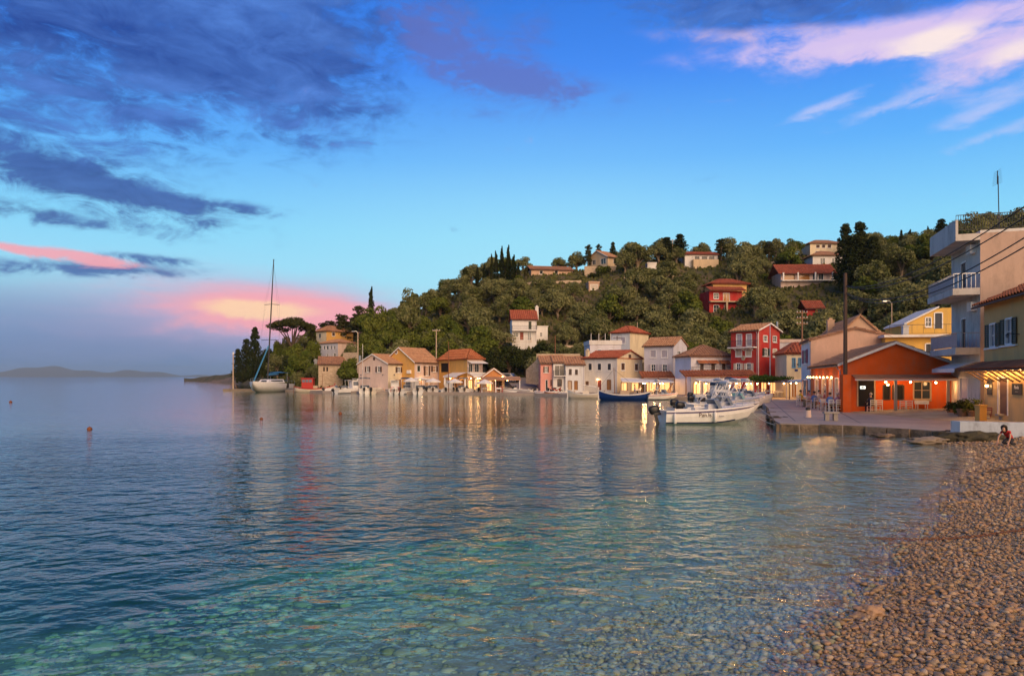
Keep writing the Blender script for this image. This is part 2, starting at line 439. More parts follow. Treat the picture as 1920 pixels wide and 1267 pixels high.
us = np.linspace(345, 2200, 190); ks = np.concatenate([np.linspace(-.12, 1, 46), np.linspace(1.06, 3.2, 10)])
vs, fs = [], []
for u in us:
    f, r = lerp_tab(T_FOOT, u), lerp_tab(T_RIDGE, u)
    for k in ks:
        y = f + k * (r - f); x = X(u, y); vs.append((x, y, ground(x, y)))
nk = len(ks)
for i in range(len(us) - 1):
    for j in range(nk - 1): fs.append((i * nk + j, (i + 1) * nk + j, (i + 1) * nk + j + 1, i * nk + j + 1))
mb = MB(); mb.add(vs, fs)
tag(mb.build('hill', 'hillside', smooth=True), 'scrubby olive terraced hillside rising behind the harbour', 'hill', kind='structure')

# terrace walls of dry stone on the slope, each a thing of its own
def terrace(px0, px1, py, h, label, dd=0.0):
    mb = MB(); pts = []
    for k in range(9):
        q = ground_hit(px0 + (px1 - px0) * k / 8, py); pts.append(q)
    ym = sorted(p.y for p in pts)[4]
    prev = None
    for k, q in enumerate(pts):
        y = ym + (q.y - ym) * .3; x = X(px0 + (px1 - px0) * k / 8, y); z = ground(x, y)
        cur = (Vector((x, y, z - 1.5)), Vector((x, y, z + h + random.uniform(-.12, .12))))
        if prev:
            for o in (0, .5):
                v = Vector((0, o, 0)); mb.quad(prev[0] + v, cur[0] + v, cur[1] + v, prev[1] + v)
            mb.quad(prev[1], cur[1], cur[1] + Vector((0, .5, 0)), prev[1] + Vector((0, .5, 0)))
        prev = cur
    return tag(mb.build('terrace_wall', 'stone_wall'), label, 'wall')

# ================================================================ shore line, quay, beach and sea bed
SHORE = [(1.1, -4), (1.3, 0), (2.0, 3), (2.65, 5), (3.31, 6.84), (4.11, 8.1), (5.41, 9.75), (7.39, 12.2), (9.85, 15.1), (13.6, 19.8), (17.8, 25.4), (19.7, 28.8), (20.2, 33), (20.3, 60)]
def shore_x(y): return float(np.interp(y, [s[1] for s in SHORE], [s[0] for s in SHORE]))
def bed(x, y):
    s = (x - shore_x(y)) * .78
    n = .035 * math.sin(x * 1.7 + y) * math.sin(y * 1.3 - x * .6)
    if s > 0: return min(.055 * s + .03 * max(0, s - .5) + .03 * max(0, s - 1.2), .55 + .02 * s) + n * .6
    d = -s
    return -(.11 * min(d, 7) + .075 * max(0, min(d - 7, 14)) + .06 * max(0, d - 21)) + n if d < 75 else -5.1
def bed_c(x, y): return max(-5.0, bed(x, y))

# ---- materials of beach and water
m, nt, b = new_mat('pebble')
g = nt.nodes.new('ShaderNodeNewGeometry'); oi = nt.nodes.new('ShaderNodeObjectInfo')
rnd = E.op('FRACT', E(g.outputs['Random Per Island']) + E(oi.outputs['Random']))
c = ramp(nt, rnd, [(0, (.46, .25, .12)), (.14, (.56, .34, .19)), (.28, (.64, .45, .29)), (.42, (.46, .28, .11)), (.55, (.60, .34, .20)), (.66, (.72, .58, .44)), (.76, (.36, .23, .14)), (.86, (.52, .25, .12)), (.94, (.26, .21, .17)), (1, (.50, .36, .17))], 'CONSTANT')
n1 = noise(nt, g.outputs['Position'], 22, 4, .6); n2 = noise(nt, g.outputs['Position'], .8, 3)
c = mixc(nt, E(n1.outputs[0]).smooth(.35, .75) * .4, c, (.20, .13, .08))
c = mixc(nt, E(n2.outputs[0]).smooth(.42, .7) * .35, c, (.30, .22, .10))
sz_ = nt.nodes.new('ShaderNodeSeparateXYZ'); nt.links.new(g.outputs['Position'], sz_.inputs[0])
wet = 1.0 - (E(sz_.outputs[2]) + (E(n2.outputs[0]) - .5) * .08).smooth(.02, .10)
c = mixc(nt, .28, c, (.48, .37, .23))
c = mixc(nt, 1.0, c, (.84, .82, .82), 'MULTIPLY')
c = mixc(nt, wet * .38, c, (.20, .135, .085))
nt.links.new((.66 - wet * .22).s, b.inputs['Roughness'])
nt.links.new(c, b.inputs['Base Color']); b.inputs['Specular IOR Level'].default_value = .4
bump(nt, b, n1.outputs[0], .3, .01)

m, nt, b = new_mat('wet_stone')
g = nt.nodes.new('ShaderNodeNewGeometry')
c = ramp(nt, E(g.outputs['Random Per Island']), [(0, (.28, .26, .17)), (.2, (.36, .33, .22)), (.4, (.44, .40, .28)), (.6, (.25, .24, .14)), (.75, (.40, .33, .20)), (.88, (.52, .48, .37)), (1, (.20, .19, .11))])
n1 = noise(nt, g.outputs['Position'], 7, 4, .6)
c = mixc(nt, E(n1.outputs[0]).smooth(.4, .7) * .5, c, (.24, .26, .12))
nt.links.new(c, b.inputs['Base Color']); b.inputs['Roughness'].default_value = .8

m, nt, b = new_mat('shingle_ground')
p = pos(nt)
v = nt.nodes.new('ShaderNodeTexVoronoi'); v.inputs['Scale'].default_value = 26; nt.links.new(p, v.inputs['Vector'])
sc = nt.nodes.new('ShaderNodeSeparateColor'); nt.links.new(v.outputs['Color'], sc.inputs[0])
n1 = noise(nt, p, .5, 4); n2 = noise(nt, p, 5, 4)
c = ramp(nt, E(sc.outputs[0]), [(0, (.32, .26, .17)), (.35, (.48, .39, .27)), (.6, (.58, .49, .36)), (.85, (.40, .32, .21)), (1, (.62, .55, .45))])
c = mixc(nt, E(v.outputs['Distance']).smooth(.02, .035) * .4, c, (.08, .06, .04))
c = mixc(nt, E(n1.outputs[0]).smooth(.42, .62) * .75, c, (.46, .42, .30))
c = mixc(nt, E(n2.outputs[0]).smooth(.5, .75) * .35, c, (.16, .17, .07))
sz_ = nt.nodes.new('ShaderNodeSeparateXYZ'); nt.links.new(p, sz_.inputs[0])
n5 = noise(nt, p, .22, 4, .6)
grass = (E(sz_.outputs[2]) * -1.0 + (E(n5.outputs[0]) - .5) * 1.6).smooth(.62, 1.2)      # sea grass tone added: bed painted darker with depth so reflections show
c = mixc(nt, grass * .9, c, (.035, .045, .025))
nt.links.new(c, b.inputs['Base Color']); b.inputs['Roughness'].default_value = .8
bump(nt, b, v.outputs['Distance'], -.7, .04)

m, nt, b = new_mat('paving')
p = pos(nt)
n1 = noise(nt, p, .25, 5, .6); n2 = noise(nt, p, 3, 5, .65); n3 = noise(nt, vscale(nt, p, (.25, 1.6, 1)), 1.0, 4, .6)
c = mixc(nt, E(n1.outputs[0]).smooth(.35, .65), (.40, .33, .29), (.28, .24, .22))
c = mixc(nt, E(n3.outputs[0]).smooth(.5, .7) * .5, c, (.20, .17, .16))
c = mixc(nt, E(n2.outputs[0]).smooth(.4, .8) * .4, c, (.5, .42, .36))
nt.links.new(c, b.inputs['Base Color']); b.inputs['Roughness'].default_value = .75
bump(nt, b, n2.outputs[0], .4, .03)

m, nt, b = new_mat('rock')
p = pos(nt)
n1 = noise(nt, p, 1.1, 6, .65); n2 = noise(nt, p, 6, 4, .65)
c = mixc(nt, E(n1.outputs[0]).smooth(.35, .65), (.10, .075, .05), (.30, .21, .14))
c = mixc(nt, E(n2.outputs[0]).smooth(.5, .75) * .6, c, (.035, .035, .02))
nt.links.new(c, b.inputs['Base Color']); b.inputs['Roughness'].default_value = .85
bump(nt, b, n2.outputs[0], .8, .12)

m, nt, b = new_mat('water')
nt.nodes.remove(b)
p = pos(nt)
sp = nt.nodes.new('ShaderNodeSeparateXYZ'); nt.links.new(p, sp.inputs[0])
w1 = E(noise(nt, vscale(nt, p, (.95, 1.25, 1)), 1.0, 2, .5, .6).outputs[0])
w2 = E(noise(nt, vscale(nt, p, (2.6, 3.4, 1)), 1.0, 3, .5, .4).outputs[0])
w3 = E(noise(nt, vscale(nt, p, (7, 9, 1)), 1.0, 2, .5, .3).outputs[0])
patch = E(noise(nt, vscale(nt, p, (.05, .12, 1)), 1.0, 3, .5).outputs[0]).smooth(.35, .65)
calm = (1.0 - E(sp.outputs[1]).smooth(13, 48) * .85) * (E(sp.outputs[1]).smooth(5, 15) * .55 + .45)
h = (w1 * .9 + w2 * .60 * (patch * .6 + .55) + w3 * .07) * calm
bn = nt.nodes.new('ShaderNodeBump'); bn.inputs['Strength'].default_value = 1.0; bn.inputs['Distance'].default_value = .20
nt.links.new(h.s, bn.inputs['Height'])
gi = nt.nodes.new('ShaderNodeNewGeometry')
dt = nt.nodes.new('ShaderNodeVectorMath'); dt.operation = 'DOT_PRODUCT'; nt.links.new(gi.outputs['Incoming'], dt.inputs[0]); nt.links.new(bn.outputs[0], dt.inputs[1])
cosv = E.op('ABSOLUTE', E(dt.outputs['Value']))
fres = E.op('POWER', (1.0 - cosv).clamp(), 5.0) * .98 + .02
gl = nt.nodes.new('ShaderNodeBsdfGlossy'); gl.inputs['Roughness'].default_value = .04; nt.links.new(bn.outputs[0], gl.inputs['Normal'])
gl.inputs['Color'].default_value = (.95, .97, 1, 1)
tr = nt.nodes.new('ShaderNodeBsdfTransparent'); tr.inputs[0].default_value = (.96, .99, .99, 1)
mx = nt.nodes.new('ShaderNodeMixShader')
nt.links.new(fres.s, mx.inputs[0]); nt.links.new(tr.outputs[0], mx.inputs[1]); nt.links.new(gl.outputs[0], mx.inputs[2])
out = nt.nodes['Material Output']
nt.links.new(mx.outputs[0], out.inputs[0])
va = nt.nodes.new('ShaderNodeVolumeAbsorption'); va.inputs[0].default_value = (.0, .89, .72, 1); va.inputs[1].default_value = .30
nt.links.new(va.outputs[0], out.inputs['Volume'])

# ---- beach and sea bed: one sheet, fine near the shore, flat and deep far out
ys = np.concatenate([np.linspace(-12, 2, 8)[:-1], np.geomspace(2, 60, 150), [90, 200, 1000, 40000]])
gs = np.concatenate([[-40000, -1500, -300, -100, -60], np.linspace(-42, -4.2, 50)[:-1], np.linspace(-4.2, 5, 70), np.linspace(5.3, 30, 40)])
vs, fs = [], []
for y in ys:
    x0 = shore_x(y)
    for g_ in gs:
        x = x0 + g_
        z = bed_c(x, y) if y < 61 else -5.0
        vs.append((x, y, z))
ng = len(gs)
for i in range(len(ys) - 1):
    for j in range(ng - 1): fs.append((i * ng + j, i * ng + j + 1, (i + 1) * ng + j + 1, (i + 1) * ng + j))
mb = MB(); mb.add(vs, fs)
beach = tag(mb.build('beach', 'shingle_ground', smooth=True), 'shingle beach running down under the clear water', 'beach', kind='structure')

# ---- water: a closed body, its surface at z = 0
mb = MB(); mb.box(-30000, 30000, -40, 45000, -7, 0)
water = tag(mb.build('water', 'water'), 'rippled clear sea water of the harbour bay', 'water', kind='structure')

# ---- pebbles
rng = np.random.default_rng(5)
def ico(sub):
    bm = bmesh.new(); bmesh.ops.create_icosphere(bm, subdivisions=sub, radius=1)
    v = np.array([x.co[:] for x in bm.verts]); f = np.array([[q.index for q in x.verts] for x in bm.faces]); bm.free()
    return v, f
def pebble_mass(name, pts, size, sub, mat, parent, flat=(.35, .7)):
    V, Fc = ico(sub); n = len(pts); nv = len(V)
    s = size[:, None] * np.stack([rng.uniform(.75, 1.3, n), rng.uniform(.6, 1.0, n), rng.uniform(*flat, n)], 1)
    a = rng.uniform(0, 2 * np.pi, n); t = rng.normal(0, .25, n)
    W = V[None] * s[:, None, :] * (1 + .16 * np.sin(V[None, :, [1, 2, 0]] * 2.3 + rng.uniform(0, 6, (n, 1, 3))))
    ca, sa, ct, st = np.cos(a)[:, None], np.sin(a)[:, None], np.cos(t)[:, None], np.sin(t)[:, None]
    x, y, z = W[..., 0], W[..., 1], W[..., 2]
    y, z = y * ct - z * st, y * st + z * ct
    x, y = x * ca - y * sa, x * sa + y * ca
    W = np.stack([x, y, z], -1) + pts[:, None, :]
    idx = (Fc[None] + (np.arange(n) * nv)[:, None, None]).reshape(-1)
    me = bpy.data.meshes.new(name); me.vertices.add(n * nv); me.loops.add(len(idx)); me.polygons.add(n * len(Fc))
    me.vertices.foreach_set('co', W.reshape(-1)); me.loops.foreach_set('vertex_index', idx)
    me.polygons.foreach_set('loop_start', np.arange(0, len(idx), 3)); me.polygons.foreach_set('loop_total', np.full(n * len(Fc), 3))
    me.polygons.foreach_set('use_smooth', np.ones(n * len(Fc), bool))
    me.materials.append(M(mat)); me.update(); me.validate()
    o = bpy.data.objects.new(name, me); COL.objects.link(o); o.parent = parent; o['kind'] = 'stuff'
    return o
def scatter(n, y0, y1, lo, hi, xmax=.86):
    """points on the beach sheet: lo..hi metres from the water's edge (negative is under water)"""
    ps = []
    while len(ps) < n:
        y = math.exp(random.uniform(math.log(y0), math.log(y1))) if random.random() < .75 else random.uniform(y0, y1)
        x = shore_x(y) + random.uniform(lo, hi)
        if -.85 * y < x < xmax * y + .3: ps.append((x, y, bed_c(x, y)))
    return np.array(ps)
def graded(p, lo, k, hi):
    return rng.gamma(2.4, k, len(p)).clip(lo, hi)
pts = scatter(24000, 4.6, 9.2, -.9, 6); sz = graded(pts, .006, .0062, .05); pts[:, 2] += sz * rng.uniform(.0, .9, len(pts))
big = sz > .024
pebble_mass('pebbles', pts[big], sz[big], 2, 'pebble', beach); pebble_mass('pebbles', pts[~big], sz[~big], 1, 'pebble', beach)
pts = scatter(24000, 9.0, 16.5, -.9, 8); sz = graded(pts, .009, .008, .06); pts[:, 2] += sz * rng.uniform(.0, .8, len(pts))
pebble_mass('pebbles', pts, sz, 1, 'pebble', beach)
pts = scatter(15000, 16, 31, -1.2, 9); sz = graded(pts, .015, .014, .09); pts[:, 2] += sz * rng.uniform(.05, .6, len(pts))
pebble_mass('pebbles', pts, sz, 1, 'pebble', beach)
pts = scatter(14000, 4.6, 15, -3.6, -.2); sz = graded(pts, .008, .011, .07); pts[:, 2] += sz * rng.uniform(-.2, .5, len(pts))
pebble_mass('underwater_pebbles', pts, sz, 1, 'wet_stone', beach)
def off_shore(p): return np.array([max(0.0, shore_x(q[1]) - q[0]) for q in p])
pts = scatter(15000, 4.6, 22, -13, -.2); sz = rng.gamma(2.0, .022, len(pts)).clip(.012, .16) * (.35 + .65 * np.clip(off_shore(pts) / 6, 0, 1)); pts[:, 2] += sz * rng.uniform(-.2, .2, len(pts))
pebble_mass('underwater_stones', pts, sz, 1, 'wet_stone', beach, (.2, .45))
pts = scatter(420, 4.6, 16, -12, -2.5); sz = rng.gamma(3, .034, len(pts)).clip(.04, .24) * (.3 + .7 * np.clip(off_shore(pts) / 6, 0, 1)); pts[:, 2] += sz * -.05
pebble_mass('underwater_stones', pts, sz, 2, 'wet_stone', beach, (.2, .42))
# the 300 that show largest are pieces of their own
V2, F2 = ico(2)
kinds_p = []
for k in range(10):
    mb = MB(); s = (random.uniform(.9, 1.3), random.uniform(.65, .95), random.uniform(.42, .66)); ph = random.uniform(0, 6)
    mb.add([(v[0] * s[0] * (1 + .15 * math.sin(v[1] * 2.4 + ph)), v[1] * s[1] * (1 + .12 * math.sin(v[2] * 3 + ph)), v[2] * s[2] * (1 + .14 * math.sin(v[0] * 2 + ph))) for v in V2], [tuple(f) for f in F2])
    me = bpy.data.meshes.new('pebble'); me.from_pydata(mb.v, [], mb.f); me.materials.append(M('pebble')); me.polygons.foreach_set('use_smooth', [True] * len(me.polygons)); kinds_p.append(me)
for k in range(300):
    q = scatter(1, 4.9, 10.5, -.2, 5, .78)[0]
    o = bpy.data.objects.new('pebble', random.choice(kinds_p)); COL.objects.link(o); o.parent = beach
    s = random.uniform(.022, .042); o.scale = (s, s, s); o.location = (q[0], q[1], q[2] + s * .45); o.rotation_euler = (random.uniform(-.3, .3), random.uniform(-.3, .3), random.uniform(0, 6.3))
# bigger stones standing out
def boulder(name, px, py, z, w, dpt, h, label, mat='rock', seed=0, sink=.25, sub=4):
    d = dW(py, z); c = Vector((X(px, d), d, z))
    V, Fc = ico(sub); rs = random.Random(seed); ph = [rs.uniform(0, 6) for _ in range(6)]
    mb = MB()
    vv = []
    for v in V:
        k = 1 + .22 * math.sin(v[0] * 3 + ph[0]) * math.sin(v[1] * 3 + ph[1]) + .16 * math.sin(v[2] * 7 + ph[2]) * math.sin(v[0] * 6 + ph[3]) + .12 * math.sin(v[1] * 13 + ph[4]) * math.sin(v[0] * 11 + ph[5])
        vv.append((v[0] * w / 2 * k, v[1] * dpt / 2 * k, (v[2] * k + 1 - 2 * sink) * h / 2))
    mb.add(vv, [tuple(f) for f in Fc])
    o = mb.build(name, mat, smooth=True); o.location = c
    return tag(o, label, 'rock')
boulder('beach_stone', 1632, 1152, .0, .34, .26, .17, 'angular brown stone at the edge of the shallow water', 'pebble', 3)
boulder('beach_stone', 1612, 1162, -.03, .26, .2, .12, 'flat ochre stone lying beside the angular brown stone', 'pebble', 8)
o = boulder('sunken_slab', 1292, 1226, -.3, .62, .42, .12, 'broad flat greenish slab lying under the shallow water', 'rock', 5)
boulder('shore_rock', 1735, 829, .02, 1.9, 1.2, .32, 'low wet rock breaking the water before the quay', 'stone_dark', 11)
boulder('shore_rock', 1655, 818, .0, 1.2, .8, .18, 'small flat rock awash at the foot of the quay', 'rock', 12)
boulder('weedy_rock', 1828, 827, .05, 2.6, .9, .62, 'dark weedy rock heaped against the pale sea wall', 'weed', 13)
boulder('weedy_rock', 1790, 822, .05, 1.7, .9, .5, 'dark weedy rock at the corner where quay meets sea wall', 'weed', 14)
boulder('weedy_rock', 1462, 792, .05, 1.6, 1.6, .5, 'dark weedy rock below the quay corner near the white motorboats', 'weed', 15)

# chain and driftwood on the beach
mb = MB(); pp = []
for k in range(61):
    t = k / 60; px = 1640 + 330 * t; d = dW(1005 + 3 * math.sin(t * 5), .06)
    x = X(px, d); pp.append((x, d, max(.03, bed_c(x, d) + .05) + .012 * math.sin(k * 1.9)))
o = empty('mooring_chain', pp[0], label='rusty mooring chain stretched across the shingle into the water', cat='chain')
link = MB(); link.tube([(.05 * math.cos(a), .022 * math.sin(a), 0) for a in np.linspace(0, 2 * math.pi, 9)], .008, 5, cap=False)
lk = link.build('chain_link', 'rust', o)
L0 = Vector(pp[0])
for k in range(len(pp) - 1):
    a_, b_ = Vector(pp[k]), Vector(pp[k + 1])
    c = lk if k == 0 else lk.copy()
    if k: COL.objects.link(c); c.parent = o
    c.location = (a_ + b_) / 2 - L0; dv = b_ - a_
    c.rotation_euler = (math.pi / 2 * (k % 2), -math.asin(max(-1, min(1, dv.z / dv.length))), math.atan2(dv.y, dv.x)); c.scale = (dv.length / .085, 1, 1)
pp = [P(1848, 882, dW(882, .12)), P(1880, 877, dW(877, .14)), P(1900, 872, dW(872, .2)), P(1935, 869, dW(869, .25))]
for q in pp: q.z = bed_c(q.x, q.y) + .07
mb = MB(); mb.tube(pp, [.02, .035, .05, .05], 7)
tag(mb.build('driftwood_stick', 'wood_dark', smooth=True), 'crooked dark driftwood stick lying on the upper shingle', 'driftwood')

# ---- quay: one slab with a ragged seaward edge
QZ = .4
edge = [(27, 30.5), (23.6, 31.0), (20.8, 32.2), (19.9, 34.0), (18.7, 36.0), (16.8, 37.3), (15.0, 38.2), (15.6, 40.5), (17.8, 47), (21.6, 57.5), (25.5, 70), (28.0, 80.5), (27.0, 85), (23, 89), (17.5, 94), (10.9, 100), (6.5, 105), (3.4, 108), (-.8, 109.5), (-7, 113), (-18, 117), (-26.5, 118), (-28, 123), (-35, 126), (-45, 135.5), (-46, 150)]
back = [(-40, 165), (-20, 150), (0, 140), (20, 138), (40, 130), (60, 118), (75, 95), (75, 30)]
mb = MB()
poly = edge + back
mb.prism(poly, -2.5, QZ)
quay = tag(mb.build('quay', 'paving'), 'worn concrete quay along the harbour front', 'quay', kind='structure')
# kerb stones along the near edge, each with its own joint
kx = []
for (xa, ya), (xb, yb) in zip(edge[2:9], edge[3:10]):
    L_ = math.hypot(xb - xa, yb - ya); n = max(1, round(L_ / 1.15))
    for k in range(n):
        ca = Vector((xa + (xb - xa) * (k + .03) / n, ya + (yb - ya) * (k + .03) / n, 0)); cb = Vector((xa + (xb - xa) * (k + .97) / n, ya + (yb - ya) * (k + .97) / n, 0))
        t = (cb - ca).normalized(); nn = Vector((t.y, -t.x, 0))
        if nn.y > 0 and abs(nn.y) > abs(nn.x): nn = -nn
        if nn.x > 0 and abs(nn.x) >= abs(nn.y): nn = -nn
        o1, o2 = random.uniform(.0, .22), -.45
        h = QZ + random.uniform(-.07, .012)
        mb = MB(); mb.add([(*(q + nn * o)[:2], z) for z in (-.9, h) for q, o in ((ca, o1), (cb, o1), (cb, o2), (ca, o2))], [(0, 1, 2, 3), (4, 5, 6, 7), (0, 1, 5, 4), (1, 2, 6, 5), (2, 3, 7, 6), (3, 0, 4, 7)])
        mb.build('kerb_stone', 'rock', quay)
for k, (xa, ya, xb, yb) in enumerate(((17.5, 39.5, 26.5, 37.5), (18.5, 45.5, 24.2, 47.5), (21.5, 53, 24.5, 52.5), (16.6, 40, 29.8, 79), (19.5, 38.2, 24.2, 50.5), (22.5, 58, 29, 62), (25.5, 68, 30.5, 70), (23.0, 33, 26.0, 41))):
    t_ = Vector((xb - xa, yb - ya, 0)); nn = Vector((-t_.y, t_.x, 0)).normalized() * .035; mb = MB()
    mb.quad(*[(q.x, q.y, QZ + .004) for q in (Vector((xa, ya, 0)) - nn, Vector((xb, yb, 0)) - nn, Vector((xb, yb, 0)) + nn, Vector((xa, ya, 0)) + nn)]); mb.build('paving_joint', 'iron', quay)
# pale sea wall before the yellow house
mb = MB(); mb.prism([(20.75, 32.3), (20.9, 31.85), (23.6, 30.6), (30, 28.8), (30.2, 29.3), (23.75, 31.05)], -.4, .92)
tag(mb.build('sea_wall', 'sea_wall'), 'low whitewashed sea wall with peeling paint between beach and yellow house', 'wall')
# ramp road climbing between the taverna and the pink house
mb = MB()
a = [P(975, 733, 112), P(1052, 733, 112)]; e_ = [P(940, 706, 138), P(985, 706, 138)]
A0, A1 = Vector((X(972, 112), 112, .41)), Vector((X(1054, 112), 112, .41)); B0, B1 = Vector((X(944, 131), 131, 2.9)), Vector((X(1000, 131), 131, 2.9))
mb.add([A0, A1, B1, B0] + [q - Vector((0, 0, 3)) for q in (A0, A1, B1, B0)], [(0, 1, 2, 3), (4, 5, 1, 0), (5, 6, 2, 1), (6, 7, 3, 2), (7, 4, 0, 3)])
tag(mb.build('ramp_road', 'paving'), 'grey ramp road climbing beside the taverna', 'road', kind='structure')
# rocky point of the headland: a low wedge of ledges running down into the sea
mb = MB(); nx, ny = 44, 16; vs = []; rk = random.Random(6)
for i in range(nx + 1):
    t = i / nx; px_ = 366 + 124 * t; dc = 352 - 70 * t
    for j in range(ny + 1):
        w = j / ny * 2 - 1; hgt = (.25 + 6.8 * t ** 1.6) * max(0, 1 - abs(w) ** 2.2) ** .7
        hgt = hgt * .55 + .45 * round(hgt / .7) * .7 + rk.uniform(-.25, .3) * min(1, t * 6)
        y_ = dc + w * (5 + 16 * t); vs.append((X(px_, dc) + rk.uniform(-.3, .3), y_, hgt - .5))
mb.add(vs, [(i * (ny + 1) + j, (i + 1) * (ny + 1) + j, (i + 1) * (ny + 1) + j + 1, i * (ny + 1) + j + 1) for i in range(nx) for j in range(ny)])
tag(mb.build('headland_rock', 'rock'), 'low rocky tip of the wooded headland', 'rock')
# hazy far coast
rs = random.Random(3); mb = MB(); n = 90; D0 = 12000
vs = []
for k in range(n + 1):
    px = -500 + 1000 * k / n
    h = 13 + 5 * math.sin(px * .011 + 1.2) + 4 * math.sin(px * .033) + 2 * math.sin(px * .09 + 2)
    h *= max(.0, min(1, (520 - px) / 330)) ** .7
    for dd, hh in ((0, -.5), (700, .55), (1500, 1.0), (3000, -.5)):
        y = D0 + dd; vs.append((X(px, D0) * (1 + dd / D0 * .6), y, max(-5, h * hh * D0 / F)))
mb.add(vs, [(i * 4 + j, (i + 1) * 4 + j, (i + 1) * 4 + j + 1, i * 4 + j + 1) for i in range(n) for j in range(3)])
tag(mb.build('distant_hills', 'hillside', smooth=True), 'far blue coast on the horizon', 'hills', kind='structure')

# ================================================================ houses
SCREENS = []      # houses as seen from the camera, so that trees keep clear of them

